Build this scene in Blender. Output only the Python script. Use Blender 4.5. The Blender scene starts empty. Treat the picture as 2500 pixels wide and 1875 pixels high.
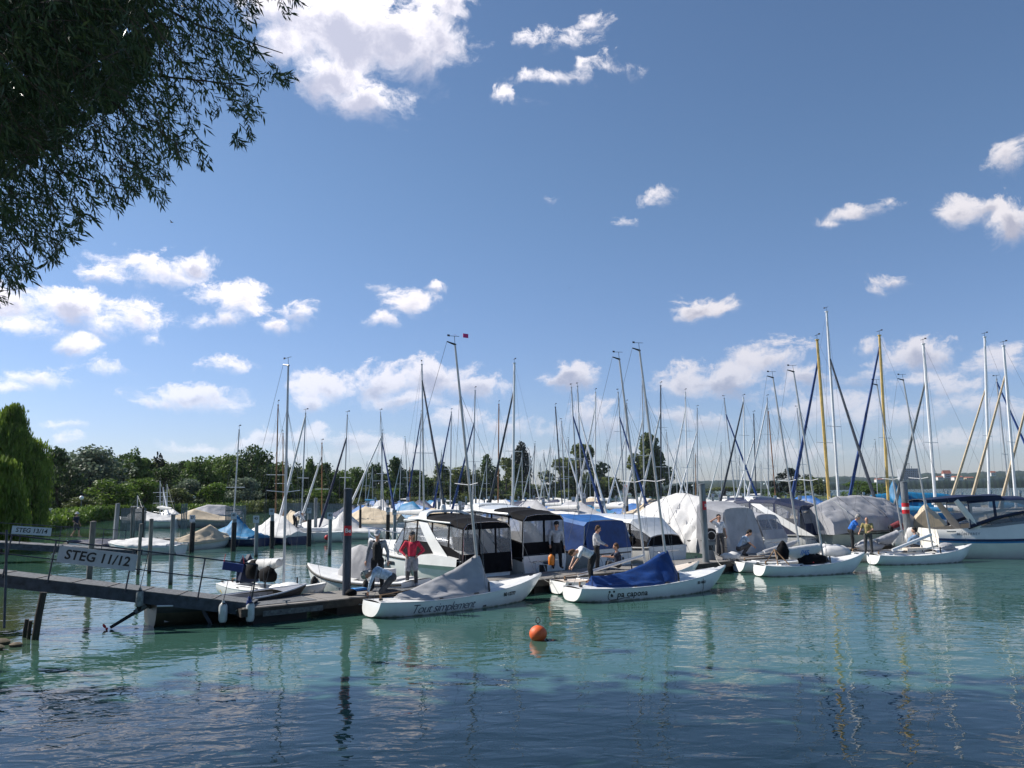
import bpy, bmesh, math, random
import numpy as np
from mathutils import Vector, Matrix

R = math.radians
sc = bpy.context.scene
COL = sc.collection
random.seed(7)

# ------------------------------------------------------------------ camera
F, EYE, PITCH, ROLL = 1950.0, 3.4, R(7.7), R(-0.7)
cam_d = bpy.data.cameras.new('camera')
cam = bpy.data.objects.new('camera', cam_d)
COL.objects.link(cam)
CM = Matrix.Rotation(R(90) + PITCH, 3, 'X') @ Matrix.Rotation(ROLL, 3, 'Z')
cam.matrix_world = Matrix.Translation((0, 0, EYE)) @ CM.to_4x4()
cam_d.sensor_width = 36
cam_d.lens = F / 2500 * 36
cam_d.clip_end = 20000
sc.camera = cam

def ray(u, v):
    return CM @ Vector(((u - 1250) / F, -(v - 937.5) / F, -1))
def P(u, v, z=0.0):
    """where the sight line through a photo point meets the level z"""
    d = ray(u, v); t = (z - EYE) / d.z
    return Vector((d.x * t, d.y * t, z))
def DP(u, v, Y):
    """the point at distance Y on the sight line through a photo point"""
    d = ray(u, v); t = Y / d.y
    return Vector((d.x * t, Y, EYE + d.z * t))

# ------------------------------------------------------------------ sun, sky, exposure
SUN = Vector((-0.715, 0.245, 0.655)).normalized()
sl = bpy.data.lights.new('sun', 'SUN')
sl.energy = 4.8; sl.angle = R(0.53); sl.color = (1.0, 0.95, 0.87)
so = bpy.data.objects.new('sun', sl); COL.objects.link(so)
so.rotation_euler = (-SUN).to_track_quat('-Z', 'Y').to_euler()
so.location = (-40, 30, 60)

sc.view_settings.view_transform = 'Standard'
sc.view_settings.look = 'None'
sc.view_settings.exposure = 0.48
sc.view_settings.gamma = 1.0
sc.view_settings.use_curve_mapping = False
cy = sc.cycles
sc.render.engine = 'CYCLES'
cy.use_denoising = True
try:
    cy.denoiser = 'OPENIMAGEDENOISE'; cy.denoising_prefilter = 'ACCURATE'
except Exception: pass
cy.max_bounces = 6; cy.diffuse_bounces = 2; cy.glossy_bounces = 3
cy.transmission_bounces = 4; cy.transparent_max_bounces = 10; cy.volume_bounces = 0
cy.caustics_reflective = False; cy.caustics_refractive = False
cy.sample_clamp_indirect = 6.0

W = bpy.data.worlds.new('World'); sc.world = W; W.use_nodes = True
nt = W.node_tree; nt.nodes.clear()
def WN(t, **k):
    n = nt.nodes.new(t)
    for a, b in k.items(): setattr(n, a, b)
    return n
def WL(a, b): nt.links.new(a, b)
sky = WN('ShaderNodeTexSky', sky_type='NISHITA', sun_disc=False)
sky.sun_elevation = math.asin(SUN.z)
sky.sun_rotation = math.atan2(SUN.x, SUN.y)
sky.altitude = 400; sky.air_density = 1.0; sky.dust_density = 0.5; sky.ozone_density = 1.4
tc = WN('ShaderNodeTexCoord')
sep = WN('ShaderNodeSeparateXYZ'); WL(tc.outputs['Generated'], sep.inputs[0])
def wm(op, a, b=None, c=None, clamp=False):
    n = WN('ShaderNodeMath', operation=op); n.use_clamp = clamp
    for i, x in enumerate((a, b, c)):
        if x is None: continue
        if isinstance(x, (int, float)): n.inputs[i].default_value = x
        else: WL(x, n.inputs[i])
    return n.outputs[0]
az = wm('ARCTAN2', sep.outputs[0], sep.outputs[1])
el = wm('ARCSINE', sep.outputs[2])
comb = WN('ShaderNodeCombineXYZ'); WL(az, comb.inputs[0]); WL(el, comb.inputs[1])
def wnoise(scale, detail, rough, vec=None, warp=0.0):
    n = WN('ShaderNodeTexNoise'); n.inputs['Scale'].default_value = scale
    n.inputs['Detail'].default_value = detail; n.inputs['Roughness'].default_value = rough
    n.inputs['Distortion'].default_value = warp
    WL(vec or comb.outputs[0], n.inputs['Vector']); return n
def wv(op, a, b, c=None):
    n = WN('ShaderNodeVectorMath', operation=op)
    for i, x in enumerate((a, b, c)):
        if x is None: continue
        if isinstance(x, tuple): n.inputs[i].default_value = x
        else: WL(x, n.inputs[i])
    return n
w1 = wnoise(8, 8, 0.62)
off = wv('SUBTRACT', w1.outputs['Color'], (0.5, 0.5, 0.5))
pw = wv('MULTIPLY_ADD', off.outputs[0], (0.075, 0.055, 0.0), comb.outputs[0])
# cumulus: centre and half-size of each puff, written as photo points, turned into azimuth and height above the horizon
CL = [(700,20,120,80,1.1),(830,70,210,135,1.4),(980,90,160,135,1.4),(820,185,130,95,1.2),(900,235,120,60,1.1),(1080,10,90,90,1),(720,110,90,60,.9),
 (1270,105,30,30,.5),(1390,90,75,42,.7),(1440,50,40,30,.5),(1350,200,95,32,.75),(1250,250,50,22,.55),(1410,175,34,34,.5),(1495,160,55,32,.65),(1500,150,30,45,.5),
 (1620,470,50,34,.55),(1535,535,36,18,.6),(2080,530,75,26,.62),(2030,560,36,20,.45),(2135,715,32,34,.55),(2180,692,40,16,.45),(2480,380,65,55,.8),(2330,510,75,44,.75),(2460,530,75,60,.95),(2390,500,50,20,.55),
 (1345,478,20,14,.3),(1715,750,85,34,.85),(1650,768,30,16,.5),(1765,755,45,24,.8),
 (380,655,120,50,.9),(470,640,60,34,.8),(260,672,50,26,.6),(30,745,120,60,1),(150,755,95,52,1),(60,800,90,40,.8),(330,770,100,50,.95),(520,720,80,45,.8),(590,745,95,62,1),(560,785,75,30,.7),(380,815,40,22,.6),
 (690,805,60,30,.75),(750,770,55,42,.8),(180,845,55,28,.55),(640,770,60,40,.6),(250,795,60,35,.6),(930,785,55,22,.7),(1000,740,70,44,.8),(1060,705,30,14,.4),(920,695,40,14,.35),
 (100,925,115,30,.75),(280,895,85,26,.75),(560,898,68,22,.7),(30,945,80,22,.7),(155,1075,48,22,.7),(150,1035,80,14,.5),(470,968,150,38,.9),(400,978,70,22,.7),(560,990,60,20,.6),(460,1085,80,14,.55),(590,1075,45,30,.7),(640,1060,60,34,.8),
 (800,955,85,48,1),(770,985,60,28,.9),(930,945,120,55,1.05),(1050,930,110,60,1.05),(1150,955,100,36,.9),(985,985,120,32,.9),(750,1070,140,30,.7),(870,1075,110,30,.75),(960,1100,120,30,.7),(1120,1030,110,30,.75),(1240,1040,120,30,.7),(1320,1050,70,26,.6),
 (1400,925,80,44,.95),(1350,935,50,22,.7),(1450,1015,80,34,.7),(1750,930,190,52,1.05),(1660,950,100,34,1),(1880,885,120,58,1.1),(1960,925,90,34,.9),(1620,920,60,28,.6),(1480,1030,70,50,.75),(1720,1030,90,36,.85),(1650,1020,60,24,.6),
 (2000,1000,160,40,.7),(1900,965,90,30,.6),(2130,860,34,26,.65),(2230,880,90,55,.9),(2130,920,90,34,.75),(2330,960,110,30,.75),(2230,940,80,30,.7),(2440,900,80,50,.8),(2380,1000,130,34,.65),(2200,1010,120,34,.6),(2100,1030,120,28,.6),(2460,1010,80,45,.7),
 (1300,1110,260,26,.55),(1600,1120,240,28,.55),(1900,1100,240,30,.55),(2250,1090,260,30,.55),(700,1120,200,26,.5),(1080,1090,200,26,.55),
 (-350,600,260,140,1),(-500,950,300,70,1),(2800,700,200,80,.9),(3000,400,220,120,.9),(2750,1000,220,50,.9)]
cover = None
for (cu, cv, ru, rv, s) in CL:
    d0 = ray(cu, cv).normalized(); d1 = ray(cu + ru, cv).normalized(); d2 = ray(cu, cv - rv).normalized()
    a0, e0 = math.atan2(d0.x, d0.y), math.asin(d0.z)
    ra = abs(math.atan2(d1.x, d1.y) - a0) * 1.06; re = abs(math.asin(d2.z) - e0) * 1.08
    v1 = wv('MULTIPLY_ADD', pw.outputs[0], (1 / ra, 1 / re, 0), (-a0 / ra, -e0 / re, 0))
    ln = wv('LENGTH', v1.outputs[0], None)
    m = wm('POWER', wm('MAXIMUM', wm('MULTIPLY_ADD', ln.outputs['Value'], -s, s + 0.6), 0.0), 8.0)
    vy = wv('MULTIPLY_ADD', v1.outputs[0], (0, 1, 0), (1, 0, 0)); vs = wv('SCALE', vy.outputs[0], None); WL(m, vs.inputs['Scale'])
    cover = vs if cover is None else wv('ADD', cover.outputs[0], vs.outputs[0])
acc = WN('ShaderNodeSeparateXYZ'); WL(cover.outputs[0], acc.inputs[0])
cover = wm('SUBTRACT', wm('POWER', acc.outputs[0], 0.125), 0.6)
vert = wm('DIVIDE', acc.outputs[1], wm('ADD', acc.outputs[0], 1e-5))
vert = wm('MAXIMUM', wm('MINIMUM', vert, 1.0), -1.0)
pz = wv('MULTIPLY', pw.outputs[0], (1, 1.5, 1))
n1 = wnoise(17, 12, 0.66, pz.outputs[0], 0.4)
n2 = wnoise(30, 6, 0.6, comb.outputs[0])
n3 = wnoise(70, 8, 0.7, comb.outputs[0])
fb = wm('SUBTRACT', n1.outputs['Fac'], 0.5)
dens = wm('MULTIPLY_ADD', wm('SUBTRACT', n3.outputs['Fac'], 0.5), 0.55, wm('MULTIPLY_ADD', fb, 2.9, cover))
dens2 = wm('MULTIPLY', dens, wm('MULTIPLY_ADD', vert, 0.7, 1.0))
mask = WN('ShaderNodeMapRange', interpolation_type='SMOOTHSTEP'); WL(dens2, mask.inputs['Value'])
mask.inputs['From Min'].default_value = 0.0; mask.inputs['From Max'].default_value = 0.74
core = WN('ShaderNodeMapRange', interpolation_type='SMOOTHSTEP')
n1b = wnoise(17, 6, 0.6, wv('ADD', pz.outputs[0], (0.006, -0.016, 0.0)).outputs[0], 0.4)
rel = wm('MULTIPLY', wm('SUBTRACT', n1b.outputs['Fac'], n1.outputs['Fac']), 1.6)
cz = wm('ADD', wm('MULTIPLY_ADD', vert, -0.85, rel), wm('MULTIPLY_ADD', wm('SUBTRACT', n2.outputs['Fac'], 0.5), 0.9, dens))
WL(cz, core.inputs['Value']); core.inputs['From Min'].default_value = 0.40; core.inputs['From Max'].default_value = 1.30
# cloud brightness falls away from the sun and in the thick cores
cc = WN('ShaderNodeMix', data_type='RGBA'); WL(core.outputs[0], cc.inputs['Factor'])
cc.inputs['A'].default_value = (8.0, 7.7, 8.1, 1); cc.inputs['B'].default_value = (4.1, 4.2, 5.2, 1)
sund = wv('DOT_PRODUCT', tc.outputs['Generated'], tuple(SUN))
sb = WN('ShaderNodeMapRange'); WL(sund.outputs['Value'], sb.inputs['Value'])
sb.inputs['From Min'].default_value = 0.2; sb.inputs['From Max'].default_value = 0.9
sb.inputs['To Min'].default_value = 0.80; sb.inputs['To Max'].default_value = 1.25
cc2 = wv('SCALE', cc.outputs['Result'], None); WL(sb.outputs[0], cc2.inputs['Scale'])
eh = WN('ShaderNodeMapRange', interpolation_type='SMOOTHSTEP'); WL(el, eh.inputs['Value']); eh.inputs['From Min'].default_value = 0.0; eh.inputs['From Max'].default_value = 0.42
tm_ = WN('ShaderNodeMix', data_type='RGBA'); WL(eh.outputs[0], tm_.inputs['Factor']); tm_.inputs['A'].default_value = (0.61, 0.66, 0.89, 1); tm_.inputs['B'].default_value = (0.68, 0.78, 0.87, 1)
skt = wv('MULTIPLY', sky.outputs[0], tm_.outputs['Result'])
SKYTINT = skt
lo_ = WN('ShaderNodeMapRange', interpolation_type='SMOOTHSTEP'); WL(el, lo_.inputs['Value']); lo_.inputs['From Min'].default_value = 0.0; lo_.inputs['From Max'].default_value = 0.24; lo_.inputs['To Min'].default_value = 0.42; lo_.inputs['To Max'].default_value = 0.95
op = wm('MULTIPLY', mask.outputs[0], lo_.outputs[0])
mx = WN('ShaderNodeMix', data_type='RGBA'); WL(op, mx.inputs['Factor'])
WL(skt.outputs[0], mx.inputs['A']); WL(cc2.outputs[0], mx.inputs['B'])
bg = WN('ShaderNodeBackground'); bg.inputs['Strength'].default_value = 0.1
WL(mx.outputs['Result'], bg.inputs[0])
wo = WN('ShaderNodeOutputWorld'); WL(bg.outputs[0], wo.inputs[0])
W.cycles.sampling_method = 'MANUAL'; W.cycles.sample_map_resolution = 512

# ------------------------------------------------------------------ materials
MATS = {}
def mat(name, col, rough=0.5, var=0.12, nscale=6.0, bump=0.0, bscale=40.0, metal=0.0, spec=0.5, col2=None, stretch=None, coat=0.0, transl=0.0):
    if name in MATS: return MATS[name]
    m = bpy.data.materials.new(name); m.use_nodes = True; t = m.node_tree; N = t.nodes; L = t.links
    b = N['Principled BSDF']
    tcn = N.new('ShaderNodeTexCoord'); mp = N.new('ShaderNodeMapping'); L.new(tcn.outputs['Object'], mp.inputs[0])
    if stretch: mp.inputs['Scale'].default_value = stretch
    n = N.new('ShaderNodeTexNoise'); n.inputs['Scale'].default_value = nscale; n.inputs['Detail'].default_value = 6; n.inputs['Roughness'].default_value = .65
    L.new(mp.outputs[0], n.inputs['Vector'])
    rp = N.new('ShaderNodeMix'); rp.data_type = 'RGBA'
    c2 = col2 or tuple(c * (1 - var * 2) for c in col); c1 = col if col2 else tuple(min(1, c * (1 + var)) for c in col)
    rp.inputs['A'].default_value = (*c1, 1); rp.inputs['B'].default_value = (*c2, 1)
    mr = N.new('ShaderNodeMapRange'); mr.inputs['From Min'].default_value = .35; mr.inputs['From Max'].default_value = .7
    L.new(n.outputs['Fac'], mr.inputs['Value']); L.new(mr.outputs[0], rp.inputs['Factor'])
    L.new(rp.outputs['Result'], b.inputs['Base Color'])
    b.inputs['Roughness'].default_value = rough; b.inputs['Metallic'].default_value = metal
    b.inputs['Specular IOR Level'].default_value = spec; b.inputs['Coat Weight'].default_value = coat
    if bump:
        n2 = N.new('ShaderNodeTexNoise'); n2.inputs['Scale'].default_value = bscale; n2.inputs['Detail'].default_value = 4
        L.new(mp.outputs[0], n2.inputs['Vector'])
        bp = N.new('ShaderNodeBump'); bp.inputs['Strength'].default_value = bump; bp.inputs['Distance'].default_value = .02
        L.new(n2.outputs['Fac'], bp.inputs['Height']); L.new(bp.outputs[0], b.inputs['Normal'])
    if transl:
        tr = N.new('ShaderNodeBsdfTranslucent'); L.new(rp.outputs['Result'], tr.inputs[0])
        ms = N.new('ShaderNodeMixShader'); ms.inputs[0].default_value = transl
        o = N['Material Output']; L.new(b.outputs[0], ms.inputs[1]); L.new(tr.outputs[0], ms.inputs[2]); L.new(ms.outputs[0], o.inputs[0])
    MATS[name] = m; return m

def clear_mat(name, col, opac, rough=0.12):
    m = bpy.data.materials.new(name); m.use_nodes = True; t = m.node_tree; N = t.nodes; L = t.links
    b = N['Principled BSDF']; b.inputs['Base Color'].default_value = (*col, 1); b.inputs['Roughness'].default_value = rough
    n = N.new('ShaderNodeTexNoise'); n.inputs['Scale'].default_value = 2.2; n.inputs['Detail'].default_value = 3; n.inputs['Distortion'].default_value = 1.5
    tcn = N.new('ShaderNodeTexCoord'); L.new(tcn.outputs['Object'], n.inputs['Vector'])
    bp = N.new('ShaderNodeBump'); bp.inputs['Strength'].default_value = .5; bp.inputs['Distance'].default_value = .06
    L.new(n.outputs['Fac'], bp.inputs['Height']); L.new(bp.outputs[0], b.inputs['Normal'])
    tr = N.new('ShaderNodeBsdfTransparent'); tr.inputs[0].default_value = (.85, .87, .9, 1)
    ms = N.new('ShaderNodeMixShader'); ms.inputs[0].default_value = opac
    L.new(tr.outputs[0], ms.inputs[1]); L.new(b.outputs[0], ms.inputs[2]); L.new(ms.outputs[0], N['Material Output'].inputs[0])
    MATS[name] = m; return m

M = dict(
 gel=mat('white_gelcoat', (.78, .78, .76), .22, .05, 1.5, coat=.3),
 gel2=mat('ivory_gelcoat', (.76, .74, .68), .28, .05, 1.5, coat=.3),
 greenhull=mat('pale_green_hull', (.42, .50, .44), .35, .06, 1.5),
 deckw=mat('deck_white', (.74, .74, .73), .5, .09, 5, .15, 60),
 deckc=mat('deck_cream', (.72, .62, .52), .55, .06, 4, .15, 60),
 alu=mat('mast_aluminium', (.50, .51, .52), .38, .10, 3, metal=.55),
 aluw=mat('mast_white', (.74, .75, .77), .35, .05, 3),
 aluY=mat('mast_gold', (.60, .42, .14), .4, .12, 3, metal=.15),
 wood=mat('mast_wood', (.33, .15, .06), .45, .25, 5, stretch=(1, 1, .1)),
 black=mat('black_plastic', (.012, .012, .014), .4, .2),
 dark=mat('dark_canvas', (.006, .006, .008), .85, .3, 3, .4, 8, spec=.15),
 blk_rub=mat('black_rubber', (.02, .02, .02), .8, .2),
 steel=mat('galvanised_steel', (.20, .22, .235), .55, .25, 5, .2, 30, metal=.25, stretch=(1, 1, .25)),
 steeld=mat('painted_dark_steel', (.050, .062, .085), .6, .35, 4, .3, 30),
 rail=mat('blue_grey_rail', (.028, .036, .060), .5, .25, 8),
 tar=mat('tarred_sleeve', (.012, .012, .014), .7, .3),
 timber=mat('grey_weathered_timber', (.20, .185, .17), .85, .3, 5, .5, 25, stretch=(1, 1, .2)),
 timberd=mat('dark_wet_timber', (.045, .037, .030), .75, .4, 4, .5, 20),
 plank=mat('deck_planks', (.23, .215, .20), .85, .25, 3, .4, 18, stretch=(.3, 3, 1)),
 grating=mat('grey_grating', (.13, .135, .14), .7, .3, 12, .5, 60),
 chrome=mat('stainless', (.6, .6, .62), .2, .05, metal=.9),
 rope=mat('rope', (.45, .43, .38), .9, .2, 20),
 wire=mat('steel_wire', (.18, .19, .21), .5, .1, metal=.5),
 tgrey=mat('grey_tarp', (.40, .40, .42), .75, .10, 2, .5, 5, transl=.1),
 twhite=mat('white_tarp', (.68, .67, .66), .75, .07, 2, .5, 5, transl=.12),
 tbeige=mat('beige_tarp', (.56, .46, .33), .8, .10, 2, .5, 5, transl=.1),
 tblue=mat('blue_tarp', (.022, .12, .36), .55, .15, 2, .6, 5, transl=.08),
 tnavy=mat('navy_canvas', (.006, .014, .052), .65, .2, 2, .4, 6, transl=.03),
 troyal=mat('royal_blue_cover', (.008, .045, .19), .5, .2, 2, .6, 5, transl=.06),
 tcyan=mat('turquoise_tarp', (.008, .17, .36), .6, .12, 2, .6, 5, transl=.12),
 tlight=mat('light_blue_tarp', (.22, .36, .66), .6, .12, 2, .6, 5, transl=.12),
 fblue=mat('furled_sail_blue', (.014, .050, .20), .6, .2, 2, .4, 6),
 stripe=mat('navy_stripe', (.015, .03, .10), .3, .1),
 lblue=mat('blue_stripe', (.03, .20, .46), .3, .1),
 ink=mat('lettering_black', (.01, .01, .012), .4, .05),
 inkn=mat('lettering_navy', (.015, .02, .06), .4, .05),
 inkg=mat('lettering_grey', (.25, .26, .27), .4, .05),
 signw=mat('sign_panel', (.50, .52, .58), .55, .08, 5),
 red=mat('red_sign', (.55, .02, .03), .5, .1),
 orange=mat('orange_buoy', (.78, .13, .025), .55, .12, 5, .25, 30, col2=(.62, .10, .03)),
 odry=mat('orange_bag', (.75, .22, .02), .45, .1, 6),
 fend=mat('white_fender', (.50, .53, .54), .4, .12, 7),
 fendb=mat('blue_fender', (.012, .03, .17), .4, .1),
 glassd=mat('dark_window', (.012, .014, .018), .06, .1, spec=.8),
 teak=mat('teak', (.28, .17, .09), .6, .2, 6, stretch=(.3, 5, 1)),
 skin=mat('skin', (.55, .30, .20), .5, .08, 8),
 denim=mat('denim', (.04, .06, .11), .8, .2),
 lampw=mat('lamp_globe', (.85, .85, .82), .3, .02),
)
M['clear'] = clear_mat('clear_vinyl', (.30, .31, .33), .42)
M['clearb'] = clear_mat('bright_clear_vinyl', (.55, .56, .58), .5)
M['glass'] = clear_mat('tinted_windscreen', (.16, .18, .22), .55, .05)
def cmat(name, col, rough=.85): return mat(name, col, rough, .22, 9, 1.0, 11)

def waterline(m, lo, hi, col, amt=.85):
    '''grime and algae where the thing meets the lake'''
    t = m.node_tree; N = t.nodes; L = t.links; b = N['Principled BSDF']; src = b.inputs['Base Color'].links[0].from_socket
    tcn = N.new('ShaderNodeTexCoord'); sp = N.new('ShaderNodeSeparateXYZ'); L.new(tcn.outputs['Object'], sp.inputs[0]); n = N.new('ShaderNodeTexNoise'); n.inputs['Scale'].default_value = 5; n.inputs['Detail'].default_value = 6; L.new(tcn.outputs['Object'], n.inputs['Vector'])
    a = N.new('ShaderNodeMath'); a.operation = 'MULTIPLY_ADD'; L.new(n.outputs['Fac'], a.inputs[0]); a.inputs[1].default_value = -(hi - lo) * 1.6; L.new(sp.outputs[2], a.inputs[2])
    mr = N.new('ShaderNodeMapRange'); L.new(a.outputs[0], mr.inputs['Value']); mr.inputs['From Min'].default_value = hi - (hi - lo) * 1.3; mr.inputs['From Max'].default_value = lo - (hi - lo) * .8; mr.inputs['To Max'].default_value = amt
    x = N.new('ShaderNodeMix'); x.data_type = 'RGBA'; L.new(mr.outputs[0], x.inputs['Factor']); L.new(src, x.inputs['A']); x.inputs['B'].default_value = (*col, 1); L.new(x.outputs['Result'], b.inputs['Base Color'])
M['hullw'] = mat('white_hull', (.78, .78, .76), .22, .06, 1.2, coat=.3); waterline(M['hullw'], 0.0, .10, (.20, .22, .13), .8)
for nm, col, rg in (('steel', (.20, .22, .235), .55), ('steeld', (.050, .062, .085), .6), ('timber', (.20, .185, .17), .85), ('timberd', (.045, .037, .03), .8)):
    M['pile_' + nm] = mat('pile_' + nm, col, rg, .35, 4, .4, 25, metal=.2 if 'steel' in nm else 0, stretch=(1, 1, .2)); waterline(M['pile_' + nm], .05, .45, (.030, .040, .016), .9)
# ------------------------------------------------------------------ mesh building
class MB:
    def __init__(s): s.v = []; s.f = []; s.mi = []; s.cur = 0
    def add(s, vs, fs):
        o = len(s.v); s.v += [tuple(p) for p in vs]
        for f in fs: s.f.append(tuple(i + o for i in f)); s.mi.append(s.cur)
    def poly(s, pts): s.add(pts, [tuple(range(len(pts)))])
    def grid(s, rows, close=False, flip=False):
        n = len(rows[0]); vs = [p for r in rows for p in r]; fs = []
        for i in range(len(rows) - 1):
            for j in range(n if close else n - 1):
                k = (j + 1) % n
                q = (i * n + j, i * n + k, (i + 1) * n + k, (i + 1) * n + j)
                fs.append(q[::-1] if flip else q)
        s.add(vs, fs)
    def tube(s, pts, r, n=8, caps=True, flat=1.0):
        pts = [Vector(p) for p in pts]; rs = r if isinstance(r, (list, tuple)) else [r] * len(pts)
        rows = []; up = None
        for i, p in enumerate(pts):
            a = pts[max(0, i - 1)]; b = pts[min(len(pts) - 1, i + 1)]; t = (b - a)
            t = t.normalized() if t.length > 1e-9 else Vector((0, 0, 1))
            if up is None: up = Vector((0, 1, 0)) if abs(t.y) < .9 else Vector((1, 0, 0))
            x = up - t * up.dot(t); x = x.normalized() if x.length > 1e-6 else t.orthogonal().normalized()
            y = t.cross(x); up = x
            rows.append([p + x * rs[i] * math.cos(2 * math.pi * k / n) * flat + y * rs[i] * math.sin(2 * math.pi * k / n) for k in range(n)])
        s.grid(rows, True)
        if caps: s.poly(rows[0][::-1]); s.poly(rows[-1])
    def box(s, c, d, rz=0.0, mtx=None):
        hx, hy, hz = d[0] / 2, d[1] / 2, d[2] / 2; c = Vector(c); Mr = mtx or Matrix.Rotation(rz, 3, 'Z')
        vs = [c + Mr @ Vector((sx * hx, sy * hy, sz * hz)) for sz in (-1, 1) for sx, sy in ((-1, -1), (1, -1), (1, 1), (-1, 1))]
        s.add(vs, [(3, 2, 1, 0), (4, 5, 6, 7), (0, 1, 5, 4), (1, 2, 6, 5), (2, 3, 7, 6), (3, 0, 4, 7)])
    def lathe(s, prof, n=16, c=(0, 0, 0), axis=None):
        c = Vector(c); q = Vector((0, 0, 1)).rotation_difference(Vector(axis)).to_matrix() if axis else Matrix.Identity(3)
        s.grid([[c + q @ Vector((r * math.cos(2 * math.pi * k / n), r * math.sin(2 * math.pi * k / n), z)) for k in range(n)] for r, z in prof], True)
    def ball(s, c, r, n=12, sc_=(1, 1, 1), mtx=None):
        c = Vector(c); rows = []; Mr = mtx or Matrix.Identity(3)
        for i in range(n // 2 + 1):
            a = math.pi * i / (n // 2); rr = max(1e-4, math.sin(a))
            rows.append([c + Mr @ Vector((r * sc_[0] * rr * math.cos(2 * math.pi * k / n), r * sc_[1] * rr * math.sin(2 * math.pi * k / n), -r * sc_[2] * math.cos(a))) for k in range(n)])
        s.grid(rows, True)
    def cap(s, a, b, ra, rb, n=10):
        a = Vector(a); b = Vector(b); d = b - a; L = d.length
        t = d.normalized() if L > 1e-6 else Vector((0, 0, 1)); pts = []; rs = []
        for k in range(4): q = math.pi / 2 * k / 4; pts.append(a - t * ra * math.cos(q)); rs.append(max(.0008, ra * math.sin(q)))
        pts += [a, b]; rs += [ra, rb]
        for k in range(1, 5): q = math.pi / 2 * k / 4; pts.append(b + t * rb * math.sin(q)); rs.append(max(.0008, rb * math.cos(q)))
        s.tube(pts, rs, n)
    def slab(s, outline, z0, z1):
        n = len(outline); s.poly([(x, y, z1) for x, y in outline]); s.poly([(x, y, z0) for x, y in outline][::-1])
        for i in range(n):
            a = outline[i]; b = outline[(i + 1) % n]; s.poly([(a[0], a[1], z0), (b[0], b[1], z0), (b[0], b[1], z1), (a[0], a[1], z1)])
    def mesh(s, name, mats, smooth=False):
        me = bpy.data.meshes.new(name); me.from_pydata(s.v, [], s.f)
        for m in (mats if isinstance(mats, (list, tuple)) else [mats]): me.materials.append(m)
        if any(s.mi): me.polygons.foreach_set('material_index', s.mi)
        if smooth:
            me.polygons.foreach_set('use_smooth', [True] * len(me.polygons))
            if smooth != 'all':
                try: me.set_sharp_from_angle(angle=R(38))
                except Exception: pass
        me.update(); return me
    def build(s, name, mats, parent=None, smooth=False, label=None):
        o = bpy.data.objects.new(name, s.mesh(name, mats, smooth)); COL.objects.link(o)
        if parent: o.parent = parent
        if label: o['label'] = label
        return o

def thing(name, label, cat, loc=(0, 0, 0), rz=0.0, group=None):
    o = bpy.data.objects.new(name, None); o.empty_display_size = .2; COL.objects.link(o)
    o.location = loc; o.rotation_euler = (0, 0, rz); tag(o, label, cat, group); return o
def tag(o, label=None, cat=None, group=None, kind=None):
    if label: o['label'] = label
    if cat: o['category'] = cat
    if group: o['group'] = group
    if kind: o['kind'] = kind
    return o
def copy_tree(o, parent=None):
    c = o.copy(); COL.objects.link(c); c.parent = parent
    for ch in list(o.children): copy_tree(ch, c)
    return c

# flat lettering turned into meshes
_tx = []
def text_mesh(body, size, mtl, shear=0.0, bold=0.0, spacing=1.0, align='CENTER'):
    cu = bpy.data.curves.new('lettering', 'FONT'); cu.body = body; cu.size = size; cu.shear = shear; cu.offset = bold
    cu.space_character = spacing; cu.align_x = align; cu.align_y = 'CENTER'; cu.resolution_u = 3
    ob = bpy.data.objects.new('lettering', cu); COL.objects.link(ob); bpy.context.view_layer.update()
    me = bpy.data.meshes.new_from_object(ob.evaluated_get(bpy.context.evaluated_depsgraph_get()))
    bpy.data.objects.remove(ob); bpy.data.curves.remove(cu)
    me.materials.clear(); me.materials.append(mtl); return me
def place_text(name, me, parent, origin, xdir, ydir):
    o = bpy.data.objects.new(name, me); COL.objects.link(o); o.parent = parent
    x = Vector(xdir).normalized(); y = Vector(ydir); y = (y - x * y.dot(x)).normalized(); z = x.cross(y)
    m = Matrix((x, y, z)).transposed().to_4x4(); m.translation = Vector(origin); o.matrix_local = m; return o
T = {}
for key, args in dict(
  steg1=('STEG 11/12', .34, M['ink'], .12, .008), steg2=('STEG 13/14', .33, M['ink'], .12, .008),
  tout=('Tout simplement', .35, M['inkn'], .35, -.004, .86), be=('BE·12777', .14, M['ink'], 0, .006),
  be2=('BE·14821', .12, M['ink'], 0, .004), pac=('pa capona', .26, M['ink'], 0, .003, 1.05),
  Be=('Be', .17, mat('sign_white', (.8, .8, .8)), 0, .004), B=('B', .17, MATS['sign_white'], 0, .004),
  hafen=('Hafenmeister', .15, M['inkg'], 0, .002), fish=('LINDER FISHING 440', .09, M['inkg'], .1, .001),
  mewen=('Mewen', .26, M['inkn'], .3, 0), mont=('MONTEREY', .17, M['inkg'], .15, .004, 1.25),
  m69=('69', .12, M['inkg'], 0, .002), num=('43', .2, M['ink'], 0, .006), num2=('27', .2, M['ink'], 0, .006), sail=('S', .24, M['ink'], .0, .01),
  glyph=('//45', .26, mat('sail_number_blue', (.10, .2, .45)), .2, .012), name2=('Yngling', .10, M['inkg'], .2, 0)).items():
    T[key] = text_mesh(*args)
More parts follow.
